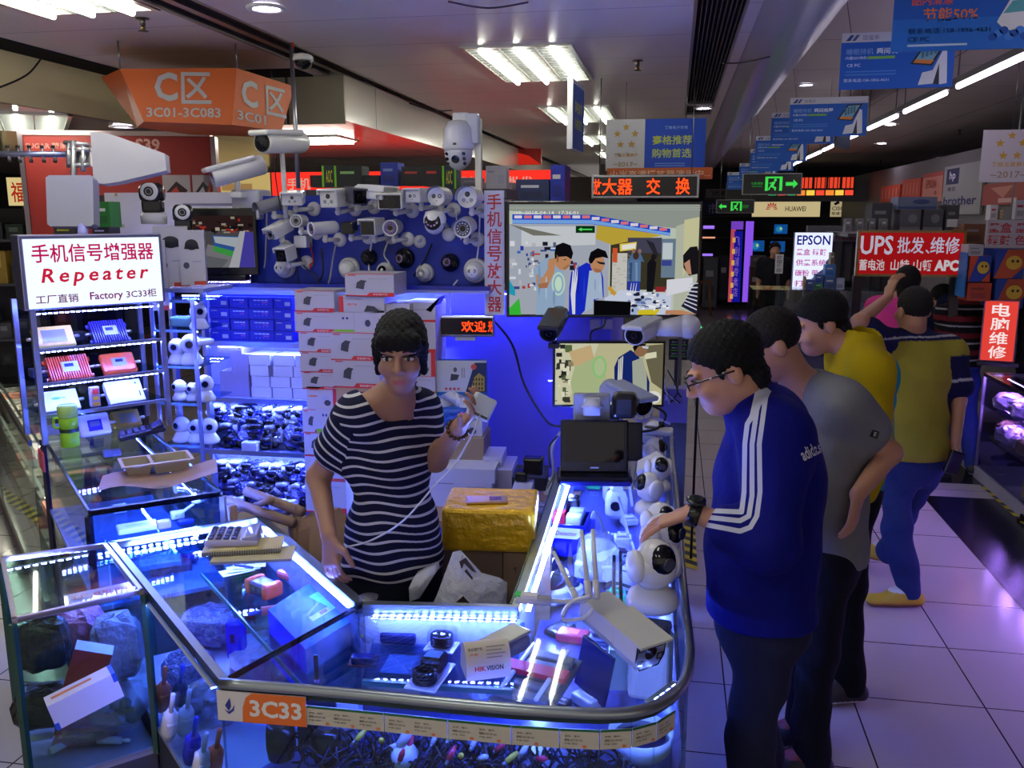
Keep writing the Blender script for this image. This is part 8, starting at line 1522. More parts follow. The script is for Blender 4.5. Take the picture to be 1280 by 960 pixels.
for x0,y0,x1,y1,Y,l,c,tx in[(880,238,895,246,YF,'','',0)]:
 t,W,Hh,P=brd('shop_sign','pale far sign with dark characters left of the exit sign','sign',882,236,930,247,19.99,col=(120,118,120));m=MB();m.text('飞利浦',-W*.2,0,W*.4,Hh*.7,'paint',(40,40,44),.002);m.build('lettering',t)
t,W,Hh,P=brd('light_box_sign','glowing white printer light box with blue heading and pink characters','sign',992,291,1039,362,9.0,col=(150,160,226),dp=.10)
m=MB();m.poly([(-W/2,-Hh/2),(-W*.12,-Hh/2),(-W*.05,-Hh*.36),(W*.12,-Hh*.22),(W*.33,-Hh*.12),(W*.36,0),(W/2,Hh*.1),(W/2,Hh/2),(-W/2,Hh/2)],'glow:1.1',(226,232,255),.001);m.text('EPSON',0,Hh*.37,W*.88,Hh*.17,'glow:.6',(20,30,160),.003,.02)
for k,s in enumerate(['墨盒 硒鼓','供墨系统','碳粉 带','打 印']):m.text(s,-W*.04-(k>1)*W*.10,Hh*.16-k*Hh*.185,W*(.8 if k<2 else .62),Hh*.115,'glow:.75',(206,60,170),.003,.012)
m.build('screen',t)
t,W,Hh,P=brd('shop_sign','small grey sign with red characters right of the printer light box','sign',1042,292,1071,302,9.1,col=(150,146,150));m=MB();m.text('打印机',0,0,W*.9,Hh*.75,'paint',(160,40,50),.002,.02);m.build('lettering',t)
m=MB();m.box(1.35,9.75,0,2.4,9.85,1.9,'paint',(88,86,96));
for k in range(9):m.box(1.4+k*.1,9.73,.5,1.41+k*.1,9.75,1.85,'paint',(60,58,66))
single('shop_partition','grey panel wall behind the shop assistant','partition',m)
for i,(x0,y0,x1,y1,c,l)in enumerate([(1008,350,1018,362,(60,90,150),'small blue box on the counter in front of the printer light box'),(1019,343,1029,354,(46,90,170),'blue ink box in front of the printer light box'),(1031,331,1045,345.6,(60,120,190),'light blue ink box at the right of the printer light box'),(1019,354,1028,362,(40,130,70),'green ink box below the printer light box'),(1030,346,1046,362,(70,100,150),'stacked blue box below the light blue ink box'),(1005,346,1008,362,(150,130,90),'tan box at the foot of the printer light box'),(1044,348,1056,362,(170,180,210),'pale box left of the shop assistant'),(1038,316,1044,330.6,(120,110,90),'brown box on top of the light blue ink box')]):goods(l,x0,y0,x1,y1,8.7,c,'ink_box','box','ink boxes by the printer light box',.12)
t=thing('display_case','dim glass counter of ink boxes under the printer light box','display case',T(py(1020,365,8.6).x,8.65,0));zq=py(1020,362,8.7).z-.003;m=MB();m.box(-.55,0,0,.6,.5,.7,'paint',(70,72,90));m.build('plinth',t);m=MB();m.box(-.56,-.02,.7,.62,.5,zq,'glass',(214,226,240));m.build('glass_top',t)
t,W,Hh,P=brd('shop_sign','red sign with white lettering in a gold frame over the people','sign',1073,291,1202,343,7.8,col=(196,30,36),dp=.04,frame=(150,110,50));m=MB();m.rect(-W/2,-Hh/2,W/2,Hh/2,'glow:.42',(214,30,36),.001);WG='glow:.62';m.text('UPS',-W*.33,Hh*.2,W*.32,Hh*.46,WG,(214,206,226),.003,.02);m.text('批发',-W*.0,Hh*.2,W*.26,Hh*.40,WG,(206,200,226),.003,.03);m.text('、',W*.165,Hh*.05,W*.04,Hh*.10,WG,(206,200,226),.003,.02);m.text('维修',W*.33,Hh*.2,W*.28,Hh*.40,WG,(206,200,226),.003,.03)
for s,x,w_ in(('蓄电池',-.365,.25),('山特',-.09,.18),('山顿',.13,.18)):m.text(s,W*x,-Hh*.28,W*w_,Hh*.27,WG,(226,214,220),.003,.03)
m.text('APC',W*.36,-Hh*.28,W*.23,Hh*.27,WG,(226,214,220),.003,.05);m.build('lettering',t)
boxes(t,'post',[(-W/2-.02,-P.z,-.10,-W/2+.05,-Hh/2-.02,-.04),(W/2-.05,-P.z,-.10,W/2+.02,-Hh/2-.02,-.04)],'metal',(60,56,56))
rb=random.Random(9)
G2='boxes on top of the far stalls'
lab=['first','second','third','fourth']
for k in range(4):goods('%s slim white upright box over the far partition'%lab[k],1056+k*15,273,1065+k*15,290,8.6,(120,118,126),'upright_box','box','slim white upright boxes',.12)
for i,(x0,y0,x1,y1,Y,c,l)in enumerate([(1088,254,1116,290,8.9,(66,64,74),'dark printed carton with pale characters above the red sign'),(1122,246,1172,261.5,8.9,(110,120,150),'long blue and white printer carton above the red sign'),(1124,262,1152,290,8.9,(96,94,104),'grey printer carton above the red sign'),(1153,262,1180,290,8.9,(86,84,94),'grey carton with a printer picture above the red sign'),(1181,256,1200,290,8.9,(74,74,80),'plain grey carton stack at the corner of the red sign'),(1203,280,1232,305,8.0,(120,76,54),'brown carton beside the ink signs'),(1196,274,1208,284,8.1,(150,146,150),'small white box beside the brown carton')]):goods(l,x0,y0,x1,y1,Y,c,'carton','box',G2,.3,1 if i in(1,2,3)else 0,(60,80,130)if i==1 else(130,128,136))
m=MB();a=py(1050,291,8.9);c=py(1206,289,8.9);m.box(a.x,8.5,a.z-.03,c.x,10.0,a.z,'paint',(70,68,74));single('stall_top','board over the stalls carrying the stacked cartons','shelf',m)
m=MB();a=py(1203,305,8.0);m.box(a.x-.0,7.95,a.z-.03,a.x+.9,8.4,a.z-.001,'paint',(70,68,74));single('stall_top','small board carrying the brown carton beside the ink signs','shelf',m)
for i,(x0,y0,x1,y1,c,c2,l)in enumerate([(1210,320,1240,352,(196,70,30),(30,60,160),'orange and blue smiling-face carton above the repair sign'),(1242,312,1282,348,(30,64,150),(190,80,40),'blue and orange carton, upper one at the picture edge'),(1242,349,1282,385,(30,64,150),(170,70,36),'blue and orange carton, lower one at the picture edge'),(1208,354,1240,376,(180,66,36),(120,50,30),'orange carton under the smiling-face carton'),(1204,316,1211,372,(30,110,190),(60,150,210),'narrow light blue box beside the smiling-face carton'),(1210,306,1230,320,(170,168,176),(120,120,130),'small white box on the smiling-face carton')]):goods(l,x0,y0,x1,y1,7.6,c,'carton','box','orange and blue cartons of the ink stall',.3,3 if i in(0,1,2)else 0,c2)
t,W,Hh,P=brd('shop_sign','grey-white sign with two rows of red ink characters at the picture edge','sign',1233,275,1300,310,7.3,col=(166,160,166));m=MB();m.text('墨盒 墨水',0,Hh*.22,W*.94,Hh*.36,'paint',(170,40,44),.002,.02);m.text('硒鼓 色带',0,-Hh*.22,W*.94,Hh*.36,'paint',(170,40,44),.002,.02);m.build('lettering',t)
m=MB();m.box(-.03,Hh/2,-.02,-.02,3.1-P.z,-.01,'metal',GREY);m.build('hanger',t)
for i,(x0,y0,x1,y1,l,c)in enumerate([(1237,256,1248,275,'narrow white upright box on the ink sign',(190,186,190)),(1250,262,1254,273,'cream upright pack on the ink sign',(190,170,130)),(1268,250,1284,274,'white box with dark marks at the picture edge',(176,174,180))]):goods(l,x0,y0,x1,y1,7.35,c,'upright_box','box',None,.1,0,(170,40,50))
XW=3.35
def wallban(label,x0,y0,x1,y1,col,ops,g=None,mat='paint'):
 a=px(x0,(y0+y1)/2,XW);c=px(x1,(y0+y1)/2,XW);P=(a+c)/2;W=abs(a.y-c.y);zt=px((x0+x1)/2,y0,XW).z;zb=px((x0+x1)/2,y1,XW).z;Hh=zt-zb;P.z=(zt+zb)/2
 P.x-=.04;t=thing('wall_banner',label,'banner',FR(P,-90));m=MB();m.box(-W/2,-Hh/2,-.03,W/2,Hh/2,0,mat,col);m.build('board',t);m=MB();ops(m,W,Hh);m.build('print',t)
def o1(m,W,H):m.rect(-W*.42,H*.12,-W*.08,H*.44,'paint',(24,30,80),.002);m.text('hp',-W*.25,H*.28,W*.16,H*.2,'paint',(200,200,206),.004,.02);m.text('惠普',-W*.25,H*.02,W*.22,H*.08,'paint',(60,60,70),.004);m.text('brother',-W*.02,-H*.22,W*.86,H*.18,'paint',(24,28,90),.004,.02)
wallban('grey printer brand banner with a dark square logo on the side wall',1183,205,1232,268,(140,140,138),o1)
def o2(m,W,H):m.rect(-W/2,H*.36,W/2,H/2,'paint',(170,60,50),.002);m.text('EPSON',-W*.05,H*.12,W*.5,H*.3,'paint',(170,40,40),.004);m.ell(W*.2,-H*.2,W*.06,H*.08,'paint',(170,50,50),.004)
wallban('pale red brand banner next to the grey printer banner',1157,216,1182,252,(190,120,104),o2)
def o3(m,W,H):
 for k in range(5):m.rect(-W*.4+k*W*.18,-H*.3,-W*.36+k*W*.18,H*.3,'paint',(206,140,120),.002)
wallban('orange-red banner farther along the side wall',1131,224,1154,248,(196,70,50),o3);wallban('farthest orange-red banner on the side wall',1104,232,1128,252,(190,66,44),o3)
def o4(m,W,H):m.poly([(-W*.3,H*.3),(.0,-H*.2),(W*.2,H*.35)],'paint',(190,120,100),.002);m.rect(-W*.1,-H*.4,W*.3,-H*.2,'paint',(206,160,150),.003)
wallban('dark red picture banner under the hanging award poster',1233,228,1290,256,(150,52,36),o4)
b=MB();b.box(XW+.0,7.0,0,XW+.1,19.5,2.75,'paint',(96,92,92));structure('wall_stalls',b)
tp=px(1222,462,2.36).z;t=thing('display_case','long glass case with purple light and foil bags beside the dark floor strip','display case',T(0,0,0))
m=MB();m.box(2.36,3.0,tp-.006,2.95,7.2,tp,'glass',(226,226,244));m.build('glass_top',t);m=MB();m.box(2.36,3.0,.10,2.366,7.2,tp-.006,'glass',(222,220,240));m.box(2.36,7.194,.10,2.95,7.2,tp-.006,'glass',(222,220,240));m.build('front_glass',t)
m=MB();m.box(2.352,3.0,tp-.02,2.37,7.2,tp+.006,'gloss',(40,34,54));m.box(2.352,7.18,tp-.02,2.95,7.2,tp+.006,'gloss',(40,34,54));m.box(2.352,7.185,.1,2.372,7.205,tp,'metal',(170,160,190));m.build('frame',t)
m=MB();m.box(2.36,3.0,.35,2.95,7.19,.358,'glass',(210,210,236));m.box(2.36,3.0,.58,2.95,7.19,.586,'glass',(210,210,236));m.build('shelf',t)
m=MB();m.box(2.35,3.0,0,2.95,7.2,.09,'paint',(170,166,176));m.box(2.36,3.0,.09,2.95,7.19,.1,'paint',(120,116,130));m.build('plinth',t)
led('led_strip',(2.5,3.1,tp-.02),(2.5,7.1,tp-.02),t,w=.016,s=12,col=(.58,.32,1.0));led('led_strip',(2.5,3.1,.56),(2.5,7.1,.56),t,w=.014,s=8,col=(.58,.32,1.0))
for k in range(13):
 y=4.7+.19*k
 foilbag('silver foil bag, %s from the near end of the purple-lit case, upper layer'%['first','second','third','fourth','fifth','sixth','seventh','eighth','ninth','tenth','eleventh','twelfth','thirteenth'][k],T(2.48+.08*(k%2),y,.588)@R('Z',35*k),.125,.10,.06,'foil',[(190,180,214),(150,140,180),(206,200,226)][k%3],60+k,'foil_bag','bag of parts','foil bags in the purple-lit case')
 foilbag('silver foil bag, %s from the near end of the purple-lit case, lower layer'%['first','second','third','fourth','fifth','sixth','seventh','eighth','ninth','tenth','eleventh','twelfth','thirteenth'][k],T(2.54-.05*(k%2),y+.05,.36)@R('Z',50*k),.12,.11,.065,'foil',[(120,90,80),(170,160,196),(190,180,214)][k%3],80+k,'foil_bag','bag of parts','foil bags in the purple-lit case')
m=MB();m.box(-.11,-.1,0,.11,.1,.12,'card',(196,180,40));m.rect(-.05,-.04,.05,.03,'paint',(150,130,30),.1205);single('yellow_pack','yellow pack low in the purple-lit case','pack',m,T(2.52,6.3,.10));m=MB();m.box(-.13,-.1,0,.13,.1,.16,'card',(150,120,86));m.rect(-.05,-.06,.05,.06,'paint',(196,190,180),.1605);single('carton','brown carton low in the purple-lit case','box',m,T(2.56,5.75,.10))
for y in(5.45,6.15):m=MB();m.box(2.33,y-.03,.0,2.352,y+.03,.045,'gloss',(16,16,20),.006);m.box(2.31,y-.015,.0,2.335,y+.015,.02,'gloss',(16,16,20));single('case_clip','black foot clip on the purple-lit case, %s one'%('nearer' if y<6 else 'farther'),'clip',m)
P=pd(1249,414,7.05);t=thing('light_box_sign','small glowing red sign with white characters standing on the purple-lit case','sign',FR(P,-14));W,Hh=.25,.49
m=MB();m.box(-W/2,-Hh/2,-.06,W/2,Hh/2,0,'gloss',(170,110,150),.004);m.build('case',t);m=MB();m.rect(-W/2+.01,-Hh/2+.008,W/2-.01,Hh/2-.008,'glow:.85',(240,70,60),.001);m.text('电脑维修',0,0,W*.52,Hh*.92,'glow:1.0',(250,226,226),.003,.035,vert=True);m.build('screen',t)
m=MB();m.box(-W*.55,-Hh/2-(P.z-Hh/2-tp)*1.0,-.09,W*.62,-Hh/2-(P.z-Hh/2-tp)*.1,.03,'gloss',(50,46,56));m.build('base',t)
t=thing('display_case','second glass case behind the glowing repair sign with lit tubes inside','display case',T(3.04,5.0,0));m=MB();m.box(0,0,0,.5,1.9,.5,'paint',(90,88,96));m.build('plinth',t);m=MB();m.box(-.02,0,.5,.5,1.9,1.05,'glass',(226,226,236));m.build('glass_top',t)
for z in(.62,.86):led('led_strip',(.05,.1,z),(.05,1.8,z),t,w=.014,s=5,col=(.9,.85,1.0))
m=MB()
for k in range(8):m.box(.12,.1+k*.22,.5,.4,.26+k*.22,.56+.02*(k%3),'gloss',[(190,180,160),(60,110,60),(206,200,190),(190,120,60)][k%4])
m.build('contents',t)
t,W,Hh,P=brd('wall_banner','big red phone brand board behind the white aerials','banner',42,171,264,330,D=5.8,yaw=16,col=(140,28,20),dp=.06)
m=MB();m.text('SUGAR 糖果',-W*.38,Hh*.42,W*.22,Hh*.05,'paint',(190,130,120),.002);m.text('S39',W*.16,Hh*.43,W*.13,Hh*.10,'paint',(206,150,140),.002,.03)
for k,(x,w_)in enumerate([(.30,.15),(.445,.115),(.50,.06)]):
 if k==2:x=.48;w_=.06
 m.rect(W*(x-w_/2),-Hh*.06,W*(x+w_/2),Hh*.20,'paint',(176,166,172),.002);m.poly([(W*(x-w_*.4),Hh*.06),(W*x,Hh*.15),(W*(x+w_*.4),Hh*.08),(W*(x-w_*.0),-Hh*.03)],'paint',[(50,20,26),(40,36,44),(150,60,60)][k],.003);m.poly([(W*(x-w_*.25),Hh*.06),(W*x,Hh*.11),(W*(x+w_*.1),Hh*.06),(W*(x-w_*.1),Hh*.01)],'paint',[(190,60,40),(176,176,186),(170,90,80)][k],.004)
for x,c in[(-.04,(24,26,40)),(.06,(60,22,22)),(.13,(20,24,34)),(-.12,(36,22,26)),(.2,(24,60,150))]:m.rect(W*(x-.022),-Hh*.28,W*(x+.022),Hh*.04,'paint',c,.002)
m.poly([(-W*.15,-Hh*.20),(W*.1,-Hh*.16),(W*.1,-Hh*.22),(-W*.15,-Hh*.26)],'paint',(40,24,40),.004);m.build('print',t);m=MB();m.box(-W/2-.03,-P.z,-.08,-W/2,Hh/2+.03,.01,'metal',(130,120,126));m.box(W/2,-P.z,-.08,W/2+.03,Hh/2+.0,.01,'metal',(130,120,126));m.box(-W/2,Hh/2,-.08,W/2,Hh/2+.03,.01,'metal',(150,130,130));m.build('frame',t)
t,W,Hh,P=brd('white_board','plain white board lit purple behind the pan cameras','board',133,241,322,345,4.80,col=(236,234,246),dp=.03);m=MB();m.rect(W*.02,Hh*.34,W*.48,Hh*.37,'paint',(150,150,180),.001);m.rect(-W*.43,Hh*.46,-W*.41,Hh*.495,'paint',(206,190,150),.001);m.rect(-W*.46,Hh*.08,-W*.38,Hh*.12,'paint',(206,196,170),.001);m.build('print',t);led('led_strip',(-W/2,-Hh*.45,.05),(W/2,-Hh*.45,.05),t,s=9,col=(.5,.45,1.0),beads=False);boxes(t,'post',[(-W/2+.05,-P.z,-.06,-W/2+.1,-Hh/2,-.03),(W/2-.1,-P.z,-.06,W/2-.05,-Hh/2,-.03)],'metal',GREY)  # the led_strip is added low on the board, hidden, to brighten it
def pl(t_o,pts,D,th,mat,col,name,parent):
 m=MB();M=parent.matrix_world.inverted();a=[M@pd(x,y,D)for x,y in pts];n=len(a);bk=(M.to_3x3()@FWD)*th
 m.add(a+[p+bk for p in a],[tuple(range(n))[::-1],tuple(range(n,2*n))]+[(i,(i+1)%n,n+(i+1)%n,n+i)for i in range(n)],mat,col);return m.build(name,parent)
ct=T(pd(96,210,4.0))
t=thing('log_aerial','white tapered flat aerial in front of the red board','aerial',T(pd(160,195,3.95)));pl(0,[(113,165),(131,166),(148,171),(206,192),(208,213),(150,227),(130,230),(117,228)],3.95,.05,'gloss',(176,174,188),'housing',t)
t=thing('panel_aerial','white square panel aerial above the light box sign','aerial',T(pd(87,250,3.9)));pl(0,[(57,222),(61,219),(113,219),(116,223),(117,280),(113,283),(63,283),(59,280)],3.9,.06,'gloss',(160,160,186),'housing',t)
m=MB();M=t.matrix_world.inverted();m.cyl(M@pd(104,282,3.92),M@pd(103,300,3.9),.022,'gloss',(150,150,230));m.build('foot',t)
t=thing('aerial_mount','white clamp and bracket holding the aerials together','bracket',ct);M=ct.inverted();m=MB()
for a,c,r in[((80,178),(112,181),.010),((84,187),(113,187),.012),((84,207),(113,206),.010),((92,176),(92,238),.014),((104,183),(104,214),.012),((86,180),(86,206),.012)]:m.cyl(M@pd(*a,4.0),M@pd(*c,4.0),r,'metal',(196,196,204),n=8)
m.build('clamp',t);m=MB();pts=[(84,186),(112,186),(113,207),(86,208)];a=[M@pd(x,y,4.02)for x,y in pts];m.add(a+[p+FWD*.02 for p in a],[(3,2,1,0),(4,5,6,7),(0,1,5,4),(1,2,6,5),(2,3,7,6),(3,0,4,7)],'metal',(206,204,212));m.build('plate',t)
t=thing('rod_aerial','long white toothed rod aerial reaching in from the picture edge','aerial',T(pd(40,192,4.05)));M=t.matrix_world.inverted();m=MB();a,c=M@pd(-30,192,4.05),M@pd(84,193,4.05);m.cyl(a,c,.014,'metal',(150,156,196),n=8);m.build('boom',t)
for x in(-8,9,22,36,52,66):
 m=MB();m.cyl(M@pd(x,184,4.05),M@pd(x+3,201,4.05),.007,'metal',(196,196,206),n=8);m.cyl(M@pd(x,182,4.05),M@pd(x,185,4.05),.009,'paint',DARK,n=8);m.cyl(M@pd(x+3,200,4.05),M@pd(x+3,203,4.05),.009,'paint',DARK,n=8);m.build('element',t)
goods('green and white boxed item in front of the red board',121,252,136,284,4.45,(30,110,40),'shelf_box','box',None,.1,0,(226,226,226));goods('dark box with pale letters below the green box',116,284,136,298,4.45,(24,22,44),'shelf_box','box',None,.1,0,(190,186,220));goods('dark box with a yellow mark beside the panel aerial',68,283,94,298,4.45,(60,58,60),'shelf_box','box',None,.1,0,(190,190,40))
m=MB();a=py(64,298,4.45);c=py(140,298,4.45);m.box(a.x,4.4,a.z-.03,c.x+.05,4.62,a.z-.001,'paint',(90,90,96));m.box(a.x,4.55,0,a.x+.04,4.6,a.z-.03,'metal',(90,90,96));m.box(c.x,4.55,0,c.x+.04,4.6,a.z-.03,'metal',(90,90,96));single('shelf_board','grey shelf carrying boxes behind the light box sign','shelf',m)
t,W,Hh,P=brd('light_box_sign','warm lit sign with red characters at the left edge beyond the red board','sign',10,222,44,257,D=9.5,yaw=14,col=(150,120,70),dp=.12);m=MB();m.rect(-W/2,-Hh/2,W/2,Hh/2,'glow:.75',(240,216,150),.001);m.text('福',-W*.12,-Hh*.02,W*.52,Hh*.72,'glow:.6',(206,50,30),.003,.04);m.text('兴',W*.42,-Hh*.02,W*.3,Hh*.6,'glow:.6',(206,50,30),.003,.04);m.build('screen',t);post(t,P,Hh)
RK=T(pd(30,330,7.3));t=thing('rack','dark rack of computer parts beyond the grey lit counter','rack',RK);
m=MB(FR((0,0,0),YAW*57.3+8));m.box(-.45,-1.8,-.4,.35,.45,-.35,'paint',(22,20,24));m.build('back_panel',t)
for k,z in enumerate((-1.0,-.62,-.16,.20)):m=MB(FR((0,0,0),YAW*57.3+8));m.box(-.45,z-.02,-.4,.35,z,0,'metal',(70,70,74));m.build('shelf',t)
for x in(-.45,.33):m=MB(FR((0,0,0),YAW*57.3+8));m.box(x,-1.72,-.03,x+.03,.3,0,'metal',(96,96,100));m.build('post',t)
rk=random.Random(4)
for k,z in enumerate((-.62,-.16,.20)):
 for j in range(5):
  m=MB();c=rk.choice([(26,24,28),(40,38,44),(110,40,24),(60,60,64),(24,40,30),(150,120,40)]);w_=rk.uniform(.10,.14);h_=rk.uniform(.12,.30);m.box(-w_/2,0,-.25,w_/2,h_,-.03,'card',c);m.rect(-w_*.3,h_*.5,w_*.2,h_*.8,'paint',tuple(min(255,q+50)for q in c),-.029)
  single('parts_box','%s box on the %s level of the dark rack'%(['first','second','third','fourth','fifth'][j],['lower','middle','upper'][k]),'box',m,RK@FR((0,0,0),YAW*57.3+8)@T(-.37+j*.155,z,0),'boxes on the dark rack')
a=Vector((-2.98,3.60,0));d=Vector((-1,1,0)).normalized();nrm=Vector((1,1,0)).normalized()
t=thing('display_case','grey lit glass counter of boxed phones in the aisle beyond the repeater shelf','display case',T(a)@R('Z',135));L=3.2
m=MB();m.box(0,-.5,.94,L,0,.95,'glass',(230,236,232));m.build('glass_top',t);m=MB();m.box(0,-.006,.12,L,0,.94,'glass',(230,234,230));m.box(0,-.5,.12,.006,0,.94,'glass',(230,234,230));m.build('front_glass',t);m=MB();m.box(0,-.01,.925,L,.006,.955,'metal',(110,112,112));m.box(0,-.02,.10,L,.008,.14,'metal',(150,146,150));m.build('frame',t);m=MB();m.box(0,-.5,0,L,.0,.12,'paint',(110,104,120));m.box(0,-.5,.12,L,-.48,.93,'paint',(120,118,116));m.build('plinth',t)
for z in(.38,.66):m=MB();m.box(.01,-.48,z-.008,L,-.01,z,'glass',(220,226,222));m.build('shelf',t)
for z in(.91,.65):led('led_strip',(.05,-.05,z),(L-.05,-.05,z),t,w=.01,s=7,col=(1.0,.93,.80))
MW=t.matrix_world.copy();ob=None;nn=['first','second','third','fourth','fifth','sixth','seventh','eighth','ninth','tenth','eleventh','twelfth']
for k,z in enumerate((.14,.381,.661)):
 for j in range(12):
  c=[(150,146,140),(190,180,170),(206,130,110),(120,118,116),(176,170,160)][(j*3+k)%5];b2=thing('phone_box','%s flat phone box on the %s shelf of the grey lit counter'%(nn[j],['bottom','middle','top'][k]),'box',MW@T(.16+j*.25,-.24,z),'flat phone boxes in the grey lit counter');m=MB();m.box(-.09,-.14,0,.09,.14,.05,'card',c);m.build('box_body',b2);m=MB();m.rect(-.06,-.03,.04,.08,'paint',tuple(int(q*.75)for q in c),.0505);m.rect(-.07,-.12,.06,-.07,'paint',(226,222,214),.0505);m.build('print',b2)
m=MB();m.box(-.12,-.10,0,.12,.10,.05,'card',(150,36,40));m.rect(-.06,-.04,.05,.03,'paint',(190,90,80),.0505);single('red_box','flat red box on the grey lit counter beside the shelf unit','box',m,MW@T(.12,-.25,.95))
for i,(x,y0)in enumerate([(.5,-.3),(.95,-.3),(1.4,-.28)]):
 t=thing('computer_monitor','%s dark monitor seen from behind on the grey lit counter'%nn[i],'monitor',MW@T(x,y0,.95)@R('Z',180));m=MB();m.push(R('X',90-10));m.box(-.2,.06,-.02,.2,.36,.02,'gloss',(14,14,17),.006);m.pop();m.build('screen_back',t);m=MB();m.box(-.1,-.07,0,.1,.07,.012,'gloss',(20,20,24));m.box(-.02,-.015,0,.02,.02,.12,'gloss',(20,20,24));m.build('stand',t)
t=thing('potted_plant','long-leaved plant beside the repeater shelf','plant',MW@T(.28,-.3,.95));m=MB();m.lathe([(.05,0),(.065,.10),(.06,.10),(.05,.09)],'gloss',(90,86,84));m.build('pot',t)
for k in range(7):
 a2=k*.9+.3;m=MB();v=[];f=[]
 for q in range(8):u=q/7;r=.04+.26*u;h=.10+.34*u-.34*u*u*1.1;w_=.018*math.sin(PI*min(.97,u+.06));x,y=r*math.cos(a2),r*math.sin(a2);v+=[(x-w_*math.sin(a2),y+w_*math.cos(a2),h),(x+w_*math.sin(a2),y-w_*math.cos(a2),h+.004)]
 for q in range(7):f.append((2*q,2*q+1,2*q+3,2*q+2))
 m.add(v,f,'gloss',(50,76,40),True);m.build('leaf',t)
t,W,Hh,P=brd('shop_sign','long red lit fascia with pale characters behind the camera board','sign',335,214,690,244,9.0,col=(170,30,24),dp=.12);m=MB();m.rect(-W/2,-Hh/2,W/2,Hh/2,'glow:1.7',(214,40,30),.001)
for s,x in(('手机',-.40),('数码',-.12),('配件',.20),('批发',.38)):m.text(s,W*x,0,W*.085,Hh*.5,'glow:.7',(230,190,170),.003,.03)
m.build('screen',t);boxes(t,'post',[(-W/2+.2,-P.z,-.10,-W/2+.3,-Hh/2,-.02),(W/2-.3,-P.z,-.10,W/2-.2,-Hh/2,-.02)],'metal',GREY)
t,W,Hh,P=brd('shop_sign','red tilted sign with pale characters right of the pan-tilt camera','sign',601,178,676,206,12.0,col=(170,36,26),dp=.1);m=MB();m.poly([(-W/2,-Hh*.5),(-W/2,Hh*.5),(W*.3,-Hh*.1),(W/2,-Hh/2)],'glow:.75',(214,44,30),.001);m.text('新通',-W*.22,-Hh*.1,W*.36,Hh*.5,'glow:.6',(226,170,150),.003,.03);m.build('screen',t);m=MB();m.box(-.02,-P.z,-.09,.02,-Hh/2,-.05,'metal',GREY);m.build('post',t)
for i,(x0,y0,x1,y1,c,st,c2,l)in enumerate([(403,207,420,234,(16,30,40),2,(120,206,30),'green-edged dark monitor box behind the left part of the board'),(421,207,452,234,(18,26,24),0,(150,200,120),'black and green box with pale letters beside the green-edged box'),(454,219,474,234,(16,16,18),0,(40,40,44),'plain black box behind the board'),(476,203,497,232,(30,50,150),0,(120,140,200),'blue box standing behind the board'),(502,208,530,232,(14,14,16),0,(170,50,40),'black box with faint letters behind the board'),(530,207,552,233,(18,14,16),0,(206,50,40),'black box with red letters behind the board'),(553,207,570,236,(16,30,50),2,(120,206,30),'green-edged monitor box behind the right part of the board'),(576,222,600,236,(120,116,122),0,(160,150,160),'grey box behind the right end of the board'),(388,219,402,234,(30,28,34),0,(60,40,40),'small dark box left of the green-edged one')]):goods(l,x0,y0,x1,y1,4.75,c,'monitor_box','box','boxes behind the camera board',.12,st,c2)
m=MB();z=py(480,235,4.75).z;m.box(py(380,235,4.75).x,4.6,z-.06,py(640,235,4.75).x,4.95,z-.012,'paint',(60,60,70));m.box(-1.9,4.8,0,-1.85,4.85,z-.06,'metal',GREY);m.box(-1.1,4.8,0,-1.05,4.85,z-.06,'metal',GREY);single('shelf_board','shelf behind the camera board carrying monitor boxes','shelf',m)
for x0,y0,x1,y1,c,l in[(645,224,686,252,(40,50,90),'dark blue carton above the left corner of the big television'),(688,206,706,252,(26,40,150),'blue film-wrapped stack beside the red scrolling sign'),(606,228,640,252,(120,104,110),'printed white carton behind the vertical sign')]:goods(l,x0,y0,x1,y1,5.4,c,'carton','box','cartons behind the big television',.3)
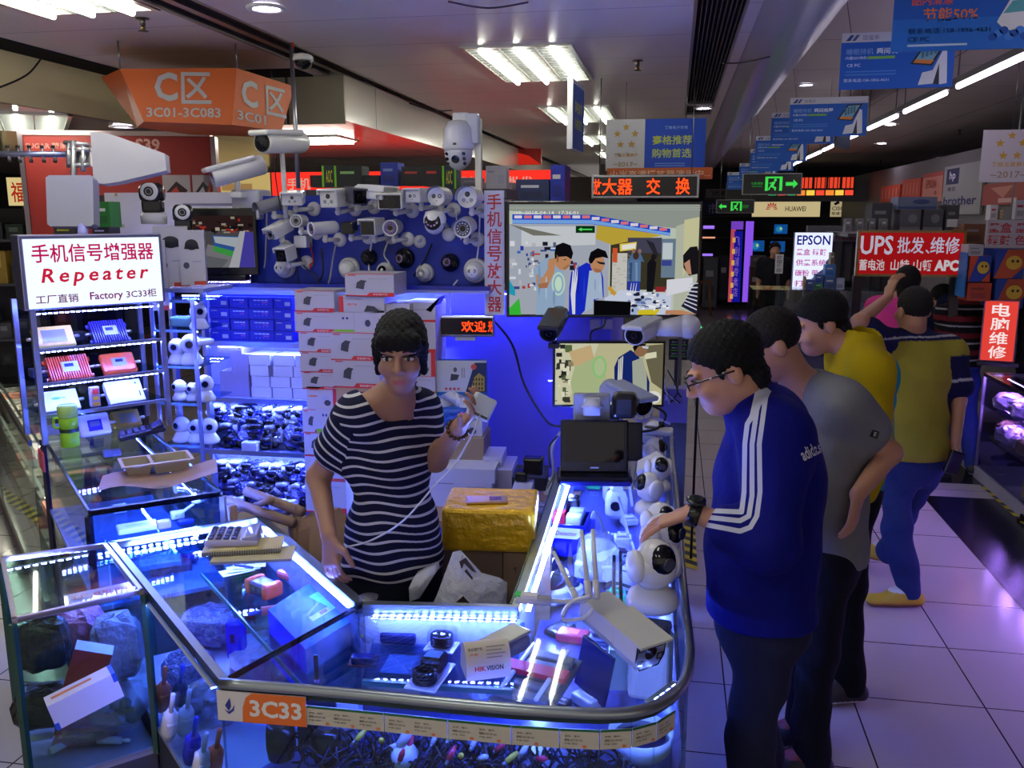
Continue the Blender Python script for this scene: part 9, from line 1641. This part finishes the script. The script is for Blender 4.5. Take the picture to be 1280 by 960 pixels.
m=MB();z=py(660,252,5.4).z;m.box(-1.0,5.35,0,-.3,5.75,z-.002,'paint',(70,70,80));single('cabinet','grey cabinet behind the big television carrying cartons','cabinet',m)
for k,(x0,x1,z)in enumerate([(-3.0,-2.2,.0),]):m=MB();m.box(-6.5,15.6,0,-1.5,16.3,1.7,'paint',(70,66,72));single('far_counter','long dim counter at the far end of the neighbouring hall','counter',m)
t,W,Hh,P=brd('shop_sign','warm lit far sign seen under the dark-faced camera','sign',262,216,338,250,11.0,col=(150,120,70),dp=.1);m=MB();m.rect(-W/2,-Hh/2,W/2,Hh/2,'glow:.6',(236,206,130),.001);m.rect(-W*.3,-Hh*.15,W*.2,Hh*.1,'glow:.5',(206,160,100),.002);m.build('screen',t);post(t,P,Hh)
m=MB();P=pd(842,505,4.6);m.push(T(P.x,P.y,0));m.box(-.07,-.05,0,.07,.05,P.z-.09,'paint',(60,60,66));m.box(-.07,-.06,P.z-.085,.07,.05,P.z+.09,'paint',(120,116,190));m.pop();single('control_box','pale box on a post with loose leads beyond the end of the counter','box',m)
for k in range(7):cable('loose_lead',[pd(838+rk.uniform(-10,14),470+rk.uniform(-14,5),4.55),pd(840+rk.uniform(-14,14),488,4.5),pd(842+rk.uniform(-10,10),500+rk.uniform(-4,8),4.52)],.004,rk.choice([(190,190,200),(20,20,24),(150,150,160)]),'loose lead hanging over the pale box beyond the counter end','loose leads over the pale box')
m=MB();P=pd(875,411,5.0);m.push(T(P)@R('Y',-25));m.box(-.006,-.01,-.02,.012,.01,.03,'glow:1.6',(60,240,130));m.pop();m.cyl(P-Vector((0,0,.02)),(P.x,P.y,0),.008,'metal',(30,30,34));single('indicator_light','small green indicator light beside the big television','light',m)
t,W,Hh,P=brd('shelf_poster','green and black striped poster below the tiny red sign','poster',836,424,860,450,5.4,col=(20,26,20));m=MB();
for k in range(3):m.rect(-W*.4,-Hh*.35+k*Hh*.28,W*.4,-Hh*.3+k*Hh*.28,'paint',(90,180,60),.001);m.text('MOBILE',0,-Hh*.2+k*Hh*.28,W*.7,Hh*.1,'paint',(170,170,180),.001)
m.build('print',t);post(t,P,Hh)
